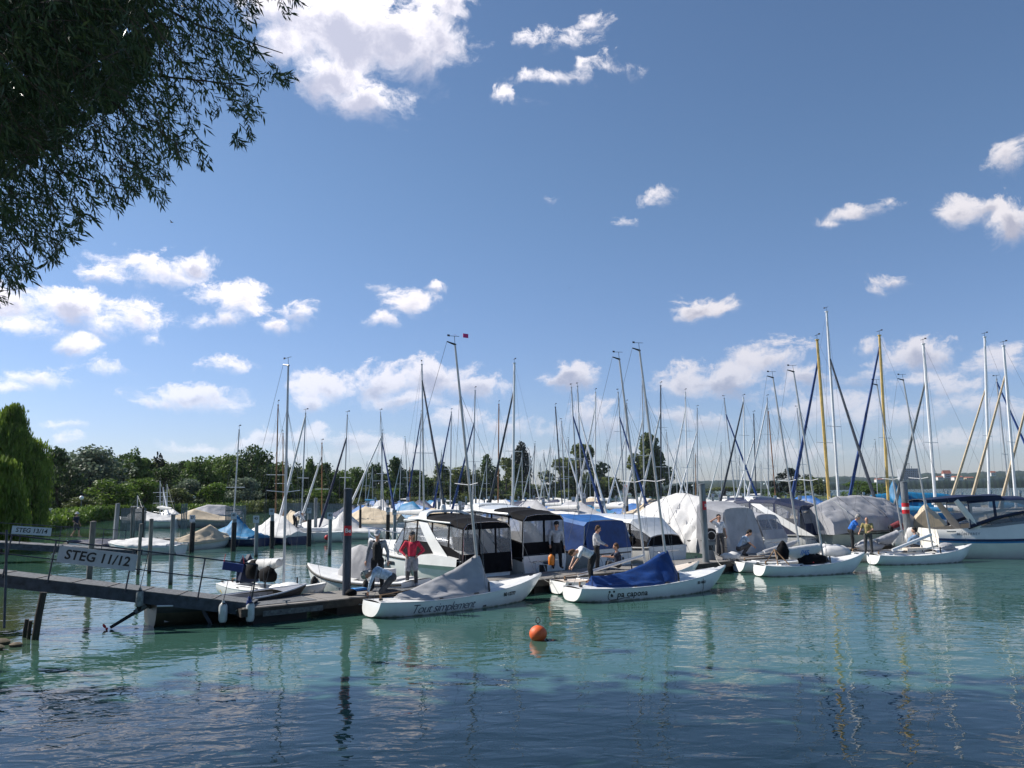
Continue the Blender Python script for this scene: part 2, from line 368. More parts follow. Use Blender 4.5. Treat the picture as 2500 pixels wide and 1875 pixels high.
# ------------------------------------------------------------------ hulls
def sm(x): return x * x * (3 - 2 * x)
class Hull:
    """stern at x=0, bow at x=L; y to port; z=0 is the water"""
    def __init__(s, L, B, zs=(.45, .42, .65), draft=.3, tb=.6, k0=.04, e=.7, g=1.0, fwd=.8, rk=0.0, p=1.45, widest=.42):
        s.L, s.B, s.zs3, s.d, s.tb, s.k0, s.e, s.g, s.fwd, s.rk, s.p, s.wd = L, B, zs, draft, tb, k0, e, g, fwd, rk, p, widest
    def b(s, t):
        if t < s.wd: q = s.tb + (1 - s.tb) * math.sin(math.pi / 2 * t / s.wd)
        else: q = math.cos(math.pi / 2 * ((t - s.wd) / (1 - s.wd)) ** s.p)
        return max(.012, s.B / 2 * q)
    def zs(s, t):
        a, m, c = s.zs3
        return a * (1 - t) * (1 - 2 * t) + 4 * m * t * (1 - t) + c * t * (2 * t - 1)
    def zk(s, t):
        xs = [0, .12, .3, .55, s.fwd, 1]; ys = [s.k0, -s.d * .55, -s.d, -s.d, -s.d * .35, s.zs(1) - .04]
        for i in range(5):
            if t <= xs[i + 1]:
                q = (t - xs[i]) / (xs[i + 1] - xs[i]); q = q ** 1.5 if i == 4 else q
                return ys[i] + (ys[i + 1] - ys[i]) * q
        return ys[-1]
    def pt(s, t, a, side=1, out=0.0):
        an = a * math.pi / 2; zs, zk = s.zs(t), s.zk(t)
        z = zs + (zk - zs) * math.sin(an) ** s.g
        y = s.b(t) * max(0, math.cos(an)) ** s.e
        return Vector((t * s.L + s.rk * (1 - t) ** 6 * (zs - z), side * (y + out), z))
    def y_at(s, x, z):
        t = min(max(x / s.L, 0), 1); zs, zk = s.zs(t), s.zk(t)
        q = min(max((zs - z) / max(.05, zs - zk), 0), 1) ** (1 / s.g)
        return s.b(t) * max(0, math.cos(math.asin(q))) ** s.e
    def skin(s, mb, n=22, k=8):
        ts = [sm(i / n) * .4 + (i / n) * .6 for i in range(n + 1)]
        rows = [[s.pt(t, j / k, 1) for j in range(k + 1)] + [s.pt(t, j / k, -1) for j in range(k - 1, -1, -1)] for t in ts]
        mb.grid(rows, flip=True); mb.poly(rows[0][::-1])
        return ts
    def deck(s, mb, hole=None, camber=.04, n=22, lift=0.0):
        ts = sorted(set([sm(i / n) * .4 + (i / n) * .6 for i in range(n + 1)] + ([hole[0], hole[1]] if hole else [])))
        fr = [-1, -.7, -.45, 0, .45, .7, 1] if not hole else [-1, -.8, -hole[2], 0, hole[2], .8, 1]
        def q(t, f): return Vector((t * s.L + (.001 if t < .01 else 0), s.b(t) * f, s.zs(t) + lift + camber * (1 - f * f)))
        for i in range(len(ts) - 1):
            for j in range(6):
                if hole and hole[0] - 1e-6 <= ts[i] and ts[i + 1] <= hole[1] + 1e-6 and j in (2, 3): continue
                mb.poly([q(ts[i], fr[j]), q(ts[i + 1], fr[j]), q(ts[i + 1], fr[j + 1]), q(ts[i], fr[j + 1])])
    def rail(s, mb, r=.02, n=24, t0=0.0, t1=1.0, dz=.01, inset=0.0):
        for sd in (1, -1):
            mb.tube([Vector((t * s.L, sd * max(.01, s.b(t) - inset), s.zs(t) + dz)) for t in [t0 + (t1 - t0) * i / n for i in range(n + 1)]], r, 6)
    def on_side(s, name, me, parent, x0, z0, side=-1, out=.010):
        """lettering laid on the curved topsides"""
        m2 = me.copy(); bm = bmesh.new(); bm.from_mesh(m2); bmesh.ops.triangulate(bm, faces=bm.faces[:])
        for _ in range(3):
            le = [e for e in bm.edges if e.calc_length() > .05]
            if le: bmesh.ops.subdivide_edges(bm, edges=le, cuts=1); bmesh.ops.triangulate(bm, faces=bm.faces[:])
        bm.to_mesh(m2); bm.free()
        for vtx in m2.vertices:
            x = x0 + vtx.co.x * (1 if side < 0 else -1); z = z0 + vtx.co.y
            vtx.co = Vector((x, side * (s.y_at(x, z) + out), z))
        o = bpy.data.objects.new(name, m2); COL.objects.link(o); o.parent = parent; return o

def wr(x, y, s=1.0):
    return math.sin(x * 5.1 * s + math.sin(y * 3.7 * s) * 2) * .5 + math.sin(y * 8.3 * s + x * 2.9 * s) * .3 + math.sin((x + y) * 13 * s) * .2

def tarp(mb, secs, n=10, amp=.02, skirt=.12, power=1.15, sub=9):
    sub = max(sub, 9) if n > 6 else sub
    """cloth tent: secs = (x, half width, edge z, ridge z); skirt hangs at the rim"""
    S = []
    for i in range(len(secs) - 1):
        for k in range(sub):
            q = k / sub; S.append(tuple(a + (b - a) * q for a, b in zip(secs[i], secs[i + 1])))
    S.append(secs[-1]); rows = []
    for (x, w, ez, rz) in S:
        row = [(x, w + .012, ez - skirt)]
        for j in range(2 * n + 1):
            f = 1 - j / n; h = (1 - abs(f)) ** power
            sag = -.05 * (rz - ez) * math.sin(math.pi * abs(f))
            fold = amp * 1.5 * (abs(math.sin(x * 4.3 + wr(x * .8, f) * 1.6 + f * 1.5)) ** .6 - .6) * (.25 + abs(f)) * min(1, 3.2 * (1 - abs(f)) + .35)
            row.append((x + amp * wr(f * 3, x, 1.3) * .5, w * f + fold * (1 if f > 0 else -1), fold * .5 + ez + (rz - ez) * h + sag + amp * wr(x, f * w * 2) * (0.3 + min(1, 2 * abs(f) * (1 - abs(f)) * 2))))
        row.append((x, -w - .012, ez - skirt)); rows.append(row)
    mb.grid(rows); mb.poly(rows[0]); mb.poly(rows[-1][::-1])

def mast_mesh(mb, base, top, r, n=8, taper=.72):
    base, top = Vector(base), Vector(top)
    mb.tube([base, base.lerp(top, .7), top], [r, r, r * taper], n)

# ------------------------------------------------------------------ keelboats alongside the front pontoon
KEEL_LABELS = {}
def keelboat(label, stern, hd, L=6.35, deckm='deckw', mast_t=.60, rake=.9, top=None, foot=None, cover=None, open_=True, sail=False, extras=None, mastlen=7.6):
    t = thing('keelboat', label, 'sailboat', (stern[0], stern[1], 0), R(hd), 'small keelboats rafted along the front pontoon')
    h = Hull(L, 1.66 * L / 6.35 + .0, (.42, .40, .74), .32, .62, .03, .62, 1.0, .80, rk=-.26)
    m = MB(); h.skin(m, 28, 10); hull = m.build('hull', M['hullw'], t, True)
    m = MB(); hole = (.16, .56, .52) if open_ else None
    h.deck(m, hole, .05); m.build('deck', M[deckm], t)
    if hole:
        m = MB(); x0, x1 = hole[0] * L, hole[1] * L; ws = [h.b(x / L) * hole[2] for x in (x0, x1)]
        zt = h.zs(.3) + .06
        # coaming and cockpit tub
        loop = [(x0, -ws[0]), (x1, -ws[1]), (x1, ws[1]), (x0, ws[0])]
        for i in range(4):
            a, b = loop[i], loop[(i + 1) % 4]
            m.tube([(a[0], a[1], zt), (b[0], b[1], zt)], .022, 6)
            m.poly([(a[0], a[1], zt), (b[0], b[1], zt), (b[0], b[1], .08), (a[0], a[1], .08)])
        m.poly([(x, y, .08) for x, y in loop]); m.box(((x0 + x1) / 2, ws[0] * .75, .22), (x1 - x0 - .05, ws[0] * .4, .03)); m.box(((x0 + x1) / 2, -ws[0] * .75, .22), (x1 - x0 - .05, ws[0] * .4, .03))
        m.build('cockpit', M['deckw'], t)
    m = MB(); h.rail(m, .014); m.build('toe_rail', M['deckw'], t)
    # cuddy hump forward of the mast
    m = MB(); rows = []
    for i in range(9):
        q = i / 8; x = (mast_t - .03) * L + q * L * .16; w = h.b(x / L) * (.62 - .25 * q); z = h.zs(x / L) + .03; hh = .17 * math.sin(math.pi * min(1, (1 - q) * .9 + .02)) ** .6 if q > 0 else .15
        rows.append([(x, w * math.cos(math.pi * j / 8), z + hh * math.sin(math.pi * j / 8)) for j in range(9)])
    m.grid(rows); m.build('cuddy', M['deckw'], t, True)
    # mast
    rot = Matrix.Rotation(-R(hd), 3, 'Z')
    def loc(p): p = Vector(p); return rot @ (p - Vector((stern[0], stern[1], 0)))
    fz = h.zs(mast_t) + .02; ft = Vector((mast_t * L, 0, fz))
    tp = loc(top) if top else ft + Vector((-rake, 0, mastlen)) 
    if top: tp.y *= .35
    m = MB(); mast_mesh(m, ft, tp, .042); d = (tp - ft).normalized()
    mo = m.build('mast', M['alu'], t, True)
    m = MB(); m.tube([tp + Vector((.03, 0, -.02)), tp + Vector((-.30, 0, .05))], [.035, .018], 6); m.tube([tp, tp + Vector((-.02, 0, .25))], .008, 5); m.tube([tp + Vector((-.22, 0, .24)), tp + Vector((.16, 0, .26))], .008, 5); m.box(tp + Vector((-.24, 0, .25)), (.09, .01, .06)); m.build('wind_vane', M['black'], mo)
    sp = ft.lerp(tp, .42); m = MB()
    for sd in (1, -1): m.tube([sp, sp + Vector((-.12, sd * .62, .06))], .013, 5)
    m.build('spreaders', M['aluw'], t)
    m = MB(); hp = ft.lerp(tp, .80)
    for sd in (1, -1):
        c = Vector((mast_t * L - .25, sd * h.b(mast_t) * .82, h.zs(mast_t) + .03)); s2 = sp + Vector((-.12, sd * .62, .06))
        m.tube([c, s2, hp], .006, 4, False); m.tube([c + Vector((.1, 0, 0)), sp], .005, 4, False)
    m.tube([(L * .965, 0, h.zs(.965)), hp], .006, 4, False); m.tube([(.05, 0, h.zs(0) + .05), tp + Vector((-.3, 0, .05))], .006, 4, False)
    m.build('rigging', M['wire'], t)
    # deck gear: jib rail, cleats, blocks, mainsheet, rudder head
    for sd in (1, -1):
        m = MB(); m.box((L * .50, sd * h.b(.5) * .86, h.zs(.5) + .05), (.16, .03, .035)); m.build('sheet_track', M['black'], t)
        m = MB(); m.box((L * .3, sd * h.b(.3) * .9, h.zs(.3) + .05), (.1, .025, .03)); m.build('cleat', M['black'], t)
        m = MB(); m.tube([(L * .58, sd * h.b(.58) * .83, h.zs(.58) + .02), (L * .58 - .02, sd * h.b(.58) * .83, h.zs(.58) + .30)], .028, 6); m.build('shroud_tensioner', M['black'], t)
        m = MB(); m.box((.12, sd * .3, h.zs(.0) + .07), (.1, .05, .05)); m.build('cleat', M['black'], t)
    m = MB(); m.box((L * .93, 0, h.zs(.93) + .06), (.14, .03, .03)); m.build('cleat', M['black'], t)
    m = MB(); m.tube([(.28, 0, h.zs(.04) + .05), (.28, 0, h.zs(.04) + .18)], .03, 8); m.tube([(.28, 0, h.zs(.04) + .17), (1.3, .1, h.zs(.1) + .24)], .014, 6); m.build('tiller', M['teak'], t)
    if cover:
        ridge, mtl = cover
        m = MB(); secs = []
        for (q, wz, rz) in ridge:
            secs.append((q * L, h.b(q) * wz, h.zs(q) + .06, rz))
        tarp(m, secs, 10, .035, .05, 1.05, 7); c = m.build('boom_tent', M[mtl], t, 'all')
    if extras: extras(t, h, L)
    return t, h
# ------------------------------------------------------------------ motor boats with canopies
def canopy(t, name, secs, canv, clear='clear', win=(), rear=None, side_mid=.42, front=False, topm=None, flap=0.0, hard=99):
    """secs = (x, half width at base, z base, half width at shoulder, z top); win = bays with clear sides"""
    fm, tm, hm = MB(), MB(), MB(); sidem = {1: MB(), -1: MB()}; fm_end = MB(); frame = .055
    def prof(s):
        x, wb, zb, wt, zt = s; sh = zt - .22 * min(1, (zt - zb))
        return [Vector((x, wb, zb)), Vector((x, wb + (wt - wb) * side_mid, zb + (sh - zb) * side_mid)), Vector((x, wt, sh)), Vector((x, wt * .86, zt - .07)), Vector((x, wt * .5, zt - .015)), Vector((x, 0, zt))]
    def pane(a, b, c, d, fm):
        ce = (a + b + c + d) / 4; inn = []
        for p in (a, b, c, d):
            q = ce - p; inn.append(p + q * min(.45, frame * 1.4 / max(.05, q.length)))
        o = (a, b, c, d)
        for i in range(4): fm.poly([o[i], o[(i + 1) % 4], inn[(i + 1) % 4], inn[i]])
        c1 = MB(); c1.poly(inn); c1.build('clear_panel', M[clear], t)
    for i in range(len(secs) - 1):
        A, B_ = prof(secs[i]), prof(secs[i + 1])
        for sd in (1, -1):
            f = lambda p: Vector((p.x, p.y * sd, p.z)); fm = sidem[sd]
            fm.poly([f(A[0]), f(B_[0]), f(B_[1]), f(A[1])])
            if i in win: pane(f(A[1]), f(B_[1]), f(B_[2]), f(A[2]), fm)
            else: fm.poly([f(A[1]), f(B_[1]), f(B_[2]), f(A[2])])
            n = 4
            for j in range(2, 5):
                for k in range(n):
                    q0, q1 = k / n, (k + 1) / n
                    g = lambda q, jj: f(A[jj].lerp(B_[jj], q) + Vector((0, 0, -.03 * math.sin(math.pi * q))))
                    (hm if i >= hard else tm).poly([g(q0, j), g(q1, j), g(q1, j + 1), g(q0, j + 1)])
    for idx, on in ((0, rear), (-1, front)):
        if on is None or on is False: continue
        p = prof(secs[idx]); xo = flap if idx == 0 else 0
        lo = lambda q: Vector((q.x + xo * (1 - (q.z - p[0].z) / (p[5].z - p[0].z)), q.y, q.z))
        y = p[1].y * .97
        def at(u, zz): # point on the end panel
            w = (p[1].y if zz < .5 else p[2].y) * u; z = p[0].z + (p[1].z - p[0].z) if zz < .5 else p[2].z
            return lo(Vector((p[0].x, w, z)))
        L0, R0 = lo(Vector((p[0].x, p[0].y, p[0].z))), lo(Vector((p[0].x, -p[0].y, p[0].z)))
        fm = fm_end; fm.poly([L0, R0, at(-1, 0), at(1, 0)])
        nb = 2 if on == 'two' else 3
        for k in range(nb):
            u0, u1 = 1 - 2 * k / nb, 1 - 2 * (k + 1) / nb
            a, b, c, d = at(u0, 0), at(u1, 0), at(u1, 1), at(u0, 1)
            if on in ('clear', 'two'): pane(a, b, c, d, fm_end)
            else: fm.poly([a, b, c, d])
        arc = [lo(q) for q in p[2:]] + [lo(Vector((q.x, -q.y, q.z))) for q in p[2:-1][::-1]]
        fm.poly(arc)
    top = tm.build(name, M[topm or canv], t, 'all')
    if hm.f: hm.build('hardtop', M['gel'], t, 'all')
    for sd in (1, -1): sidem[sd].build('side_curtain', M[canv], t)
    if fm_end.f: fm_end.build('end_curtain', M[canv], t)
    m = MB()
    for s in secs[:: max(1, len(secs) // 2)]:
        p = prof(s); pts = [Vector((q.x, q.y - .03, q.z - .02)) for q in p] + [Vector((q.x, -q.y + .03, q.z - .02)) for q in p[:-1][::-1]]
        m.tube(pts, .013, 5)
    m.build('canopy_frame', M['chrome'], t)
    return top

def seams(t, secs, xs, mtl='dark', power=1.0, name='seam', r=.012, out=.02):
    '''stitched seams and lashings over a tarpaulin'''
    for x in xs:
        i = max(j for j in range(len(secs) - 1) if secs[j][0] <= x); q = (x - secs[i][0]) / (secs[i + 1][0] - secs[i][0]); w, ez, rz = [a + (b - a) * q for a, b in zip(secs[i][1:], secs[i + 1][1:])]
        pts = []
        for k in range(25):
            f = 1 - k / 12; pts.append((x + .04 * wr(f, x), w * f * 1.01, ez + (rz - ez) * (1 - abs(f)) ** power - .05 * (rz - ez) * math.sin(math.pi * abs(f)) + out + .02))
        m = MB(); m.tube(pts, r, 4); m.build(name, M[mtl], t)

def motorboat(label, stern, hd, L=8.0, B=2.7, fb=(.95, .95, 1.35), gel='gel', stripe=None, name='motor_cruiser', cabin=True, windshield=None, arch=None, group=None, rails=True, platform=True, fenders=(), tb=.86, trim=True, port=2, zx=0.0, win_h=.55):
    t = thing(name, label, 'motorboat', (stern[0], stern[1], zx), R(hd), group)
    h = Hull(L, B, fb, .35, tb, -.2, .38, 1.25, .78, p=1.7, widest=.35)
    m = MB(); h.skin(m, 26, 10); m.build('hull', M['hullw' if gel == 'gel' else gel], t, True)
    m = MB(); hole = (.07, .44, .74); h.deck(m, hole, .05)
    x0, x1 = hole[0] * L, hole[1] * L; zt = h.zs(.25); loop = [(x0, -h.b(.07) * .74), (x1, -h.b(.44) * .74), (x1, h.b(.44) * .74), (x0, h.b(.07) * .74)]
    for i in range(4):
        a, b = loop[i], loop[(i + 1) % 4]; m.poly([(a[0], a[1], zt + .02), (b[0], b[1], zt + .02), (b[0], b[1], .25), (a[0], a[1], .25)])
    m.poly([(x, y, .25) for x, y in loop]); m.build('deck', M['deckw' if gel != 'gel2' else 'deckc'], t)
    m = MB(); m.box((x0 + .35, 0, .48), (.5, B * .5, .42)); m.box((x1 - .5, B * .2, .6), (.5, .5, .6)); m.box((x1 - .5, -B * .2, .6), (.5, .5, .6)); m.build('seats', M['twhite'], t)
    if trim:
        m = MB(); h.rail(m, .035, dz=-.06); m.build('rub_rail', M['blk_rub'] if stripe is None else M['stripe'], t)
    if stripe:
        m = MB()
        for sd in (1, -1):
            rows = []
            for i in range(25):
                q = i / 24; x = q * L * .97; zc = h.zs(q) - .17 - .02 * q; rows.append([Vector((x, sd * (h.y_at(x, z) + .006), z)) for z in (zc + .045, zc - .045)])
            m.grid(rows)
        m.build('stripe', M[stripe], t)
    if cabin:
        m = MB(); rows = []
        for i in range(15):
            q = i / 14; x = L * (.44 + .50 * q); w = h.b(x / L) * (.80 - .12 * q); z = h.zs(x / L) + .03; hh = .46 * (1 - q ** 1.6) + .02
            rows.append([(x, w * max(-1, min(1, 1.12 * math.cos(math.pi * j / 12))), z + hh * math.sin(math.pi * j / 12) ** .55) for j in range(13)])
        m.grid(rows); m.poly(rows[0]); m.build('cabin_top', M['deckw' if gel != 'gel2' else 'gel2'], t, True)
    if port:
        for i in range(port):
            q = .52 + .12 * i; x = q * L
            for sd in (1, -1):
                m = MB(); zc = h.zs(q) - .30
                pts = [Vector((x + a * .24, 0, zc + b * .07)) for a, b in ((-1, -.7), (-.8, -1), (.8, -1), (1, -.6), (1, .7), (.8, 1), (-.8, 1), (-1, .7))]
                m.poly([Vector((p.x, sd * (h.y_at(p.x, p.z) + .008), p.z)) for p in pts]); m.build('porthole', M['glassd'], t)
    if windshield:
        xa, xb, hh = windshield; m, fm = MB(), MB(); n = 12; lo, hi = [], []
        for j in range(n + 1):
            a = math.pi * (j / n - .5) * 1.0; wq = h.b(xa) * .84
            px = xa * L + (xb - xa) * L * math.cos(a); lo.append(Vector((px, wq * math.sin(a), h.zs(xa) + .08 + .32 * math.cos(a))))
            hi.append(Vector((px - .55 * hh - .1, wq * .86 * math.sin(a), h.zs(xa) + .35 + hh)))
        m.grid([lo, hi]); m.build('windscreen', M['glass'], t, True)
        fm.tube(hi, .028, 6); fm.tube(lo, .02, 6)
        for j in (0, 3, 6, 9, 12): fm.tube([lo[j], hi[j]], .025, 6)
        fm.build('windscreen_frame', M['black'], t)
    if arch:
        # swept moulded arch: foot x, top x, top z, leg width
        xf, xt, zt2, lw = arch; m = MB(); w0 = h.b(.3) * .96; z0 = h.zs(.2); pts = []
        for j in range(21):
            a = math.pi * j / 20; y = w0 * (1 if j < 10 else -1) * min(1, abs(math.cos(a)) ** .42) if j != 10 else 0
            s_ = math.sin(a) ** .55; pts.append((xf * L + (xt - xf) * L * s_, y, z0 + (zt2 - z0) * s_, lw * (1.5 - .7 * s_)))
        rows = [[(x - w_ / 2, y, z), (x + w_ / 2, y, z + .02), (x + w_ / 2 - .02, y * .93, z - .06), (x - w_ / 2 + .02, y * .93, z - .08)] for x, y, z, w_ in pts]
        m.grid(rows, True); m.build('radar_arch', M[gel], t, True)
    if rails:
        m = MB(); ts = [.5 + .5 * i / 12 for i in range(13)]
        for sd in (1, -1):
            top = [Vector((q * L + .05 * q, sd * max(.02, h.b(q) - .06), h.zs(q) + .45)) for q in ts]; m.tube([Vector((ts[0] * L - .3, sd * (h.b(.48) - .06), h.zs(.48) + .05))] + top, .013, 5)
            for k in range(0, 13, 3): m.tube([top[k], Vector((top[k].x - .05, top[k].y, h.zs(ts[k]) + .02))], .011, 5)
        m.build('bow_rail', M['chrome'], t)
    if platform:
        m = MB(); m.slab([(-.62, -B * .34), (.05, -B * .40), (.05, B * .40), (-.62, B * .34)], .20, .27); m.build('swim_platform', M[gel], t)
        m = MB()
        for y in (B * .18, B * .32): m.tube([(-.6, y, .30), (-.35, y, .75), (.02, y, .80)], .014, 5)
        m.box((-.005, 0, .78), (.03, B * .5, .04)); m.build('ladder', M['chrome'], t)
    for (fx, sd) in fenders:
        z = h.zs(fx / L); y = sd * (h.y_at(fx, .5) + .12); fender(t, (fx, y, .42), z + .02, M['fend'], 'fender_line')
    return t, h

def fender(parent, c, ztop, mtl, rope='line', top_level=None):
    m = MB(); x, y, z = c
    prof = [(.001, -.36), (.03, -.35), (.035, -.30), (.10, -.25), (.12, -.20), (.12, .20), (.10, .25), (.04, .30), (.035, .35), (.001, .37)]
    m.lathe(prof, 14, c); o = m.build('fender', mtl, parent, True)
    m = MB(); m.tube([(x, y, z + .36), (x, y * .97, ztop)], .008, 5, False); m.lathe([(.02, .34), (.034, .35), (.034, .40), (.02, .41)], 8, c); m.lathe([(.03, -.39), (.036, -.36), (.03, -.34)], 8, c)
    m.build(rope, M['black'], o); return o

# ------------------------------------------------------------------ sailing boats of the far rows
_sail = {}
def sail_hull(kind):
    if kind in _sail: return _sail[kind]
    hm, bt, cov = kind; h = Hull(7.6, 2.35, (.85, .78, 1.08), .3, .62, -.1, .55, 1.1, .8, p=1.5)
    parts = {}
    m = MB(); h.skin(m, 12, 5); parts['hull'] = m.mesh('hull', M[hm], True)
    m = MB(); h.deck(m, None, .06, 10); parts['deck'] = m.mesh('deck', M['deckw'])
    m = MB(); h.rail(m, .035, 10, dz=-.08); parts['rub_rail'] = m.mesh('rub_rail', M['stripe'])
    if cov != 'tent':
        m = MB(); rows = []
        for i in range(7):
            q = i / 6; x = 7.6 * (.32 + .42 * q); w = h.b(x / 7.6) * (.72 - .1 * q); hh = .40 * (1 - .5 * q ** 2) if i not in (0, 6) else .1
            rows.append([(x, w * max(-1, min(1, 1.15 * math.cos(math.pi * j / 8))), h.zs(x / 7.6) + hh * math.sin(math.pi * j / 8) ** .5) for j in range(9)])
        m.grid(rows); m.poly(rows[0]); m.poly(rows[-1]); parts['cabin_top'] = m.mesh('cabin_top', M['deckw'], True)
        m = MB()
        for sd in (1, -1):
            for q in (.42, .52, .62): m.box((q * 7.6, sd * h.b(q) * .70, h.zs(q) + .22), (.5, .03, .11), R(-3 * sd))
        parts['cabin_windows'] = m.mesh('cabin_windows', M['glassd'])
        m = MB(); m.tube([(.3, 0, 1.95), (4.3, 0, 1.85)], .05, 6); rows = []
        for i in range(12):
            q = i / 11; r = .10 + .10 * q + .015 * math.sin(i * 3.1); x = .35 + 3.9 * q; rows.append([(x, r * .8 * math.cos(math.pi * 2 * j / 8), 2.02 + .08 * q + r * math.sin(math.pi * 2 * j / 8)) for j in range(8)])
        m.grid(rows, True); m.poly(rows[0]); m.poly(rows[-1]); parts['boom_cover'] = m.mesh('boom_cover', M[bt], True)
        m = MB()
        for q in (.03, .18, .33, .5, .66, .82, .96):
            for sd in (1, -1): m.tube([(q * 7.6, sd * (h.b(q) - .05), h.zs(q)), (q * 7.6, sd * (h.b(q) - .05), h.zs(q) + .55)], .012, 4, False)
        for sd in (1, -1): m.tube([(q * 7.6, sd * (h.b(q) - .05), h.zs(q) + .55) for q in (.03, .18, .33, .5, .66, .82, .96)], .008, 4, False)
        parts['lifelines'] = m.mesh('lifelines', M['chrome'])
    else:
        m = MB(); tarp(m, [(.1, 1.0, .9, 1.35), (1.0, 1.15, .95, 1.75), (2.6, 1.2, .95, 1.95), (4.4, 1.1, .98, 2.05), (6.0, .75, 1.05, 1.45), (7.3, .12, 1.12, 1.18)], 5, .05, .35, 1.1, 3)
        parts['boat_tent'] = m.mesh('boat_tent', M[bt], 'all')
    _sail[kind] = (h, parts); return _sail[kind]

def rig(t, org, a, tp, ft, Y, rw, col, furl, fc, spread=1, bow=Vector((7.35, 0, 1.15)), beam=1.05):
    rot = Matrix.Rotation(-a, 3, 'Z'); lt = rot @ (tp - org); lf = Vector((4.3, 0, 1.05)); lf = rot @ (ft - org)
    r = max(.055 * rw, .00042 * Y * rw)
    m = MB(); mast_mesh(m, lf, lt, r, 7, .8)
    if furl is None or len(furl) < 4: m.tube([lt + Vector((0, 0, -.02)), lt + Vector((0, 0, .04))], r * 1.3, 6)
    mo = m.build('mast', M[col], t, True)
    m = MB(); m.tube([lt, lt + Vector((0, 0, .35))], .012, 4); m.tube([lt + Vector((-.22, .1, .30)), lt + Vector((.22, -.1, .30))], .014, 4); m.box(lt + Vector((-.22, .1, .32)), (.12, .04, .08)); m.build('wind_vane', M['black'], mo)
    m = MB(); hs = [.45] if spread == 1 else ([.38, .68] if spread == 2 else [])
    cr = rot @ Vector((1, 0, 0)); cr = Vector((0, 1, 0))
    for s_ in hs: q = lf.lerp(lt, s_); m.tube([q + cr * .8, q - cr * .8], max(.022, .00016 * Y), 5)
    if hs: m.build('spreaders', M['aluw'], t)
    m = MB(); wr_ = max(.006, .00011 * Y)
    for sd in (1, -1):
        c = Vector((lf.x - .1, sd * beam, .95)); q = lf.lerp(lt, hs[0]) + cr * .8 * sd if hs else lf.lerp(lt, .5) + cr * .5 * sd
        m.tube([c, q, lt], wr_, 4, False)
    m.tube([(.1, 0, .95), lt], wr_, 4, False)
    if fc:
        top = lf.lerp(lt, furl[2] if len(furl) > 2 and furl[2] else .86)
        m2 = MB(); fr = max(.105, .00056 * Y); n = 10; m2.tube([bow.lerp(top, i / n) + Vector((0, 0, -.04 * math.sin(math.pi * i / n))) for i in range(n + 1)], [fr * (.6 if i == 0 else 1.15 - .6 * i / n) for i in range(n + 1)], 6)
        m2.build('furled_jib', M[fc], t, True)
    else: m.tube([bow, lf.lerp(lt, .9)], wr_, 4, False)
    m.build('rigging', M['wire'], t)

def far_sailboat(label, ut, vt, ub, vb, col='alu', furl=None, kind=('gel', 'twhite', 'open'), Y=None, rw=1.0, spread=1, hd=None, group='sailboats moored in the harbour', hz=1.0):
    px = vb - vt
    if Y is None: Y = max(46, 10.2 * F / (px + 22))
    tp = DP(ut, vt, Y); bp = DP(ub, vb, Y); k = (1.05 - bp.z) / (tp.z - bp.z); ft = bp + (tp - bp) * k
    if furl: fc, side = furl[0], furl[1]
    else: fc, side = None, random.choice((-1, 1))
    hd = hd if hd is not None else (128 if side < 0 else -52) + random.uniform(-5, 5)
    a = R(hd); fwd = Vector((math.cos(a), math.sin(a), 0)); org = Vector((ft.x, ft.y, 0)) - fwd * 4.3
    t = thing('sailboat', label, 'sailboat', org, a, group); h, parts = sail_hull(kind)
    for n, me in parts.items():
        o = bpy.data.objects.new(n, me); COL.objects.link(o); o.parent = t
    rig(t, org, a, tp, ft, Y, rw, col, furl, fc, spread)
    return t

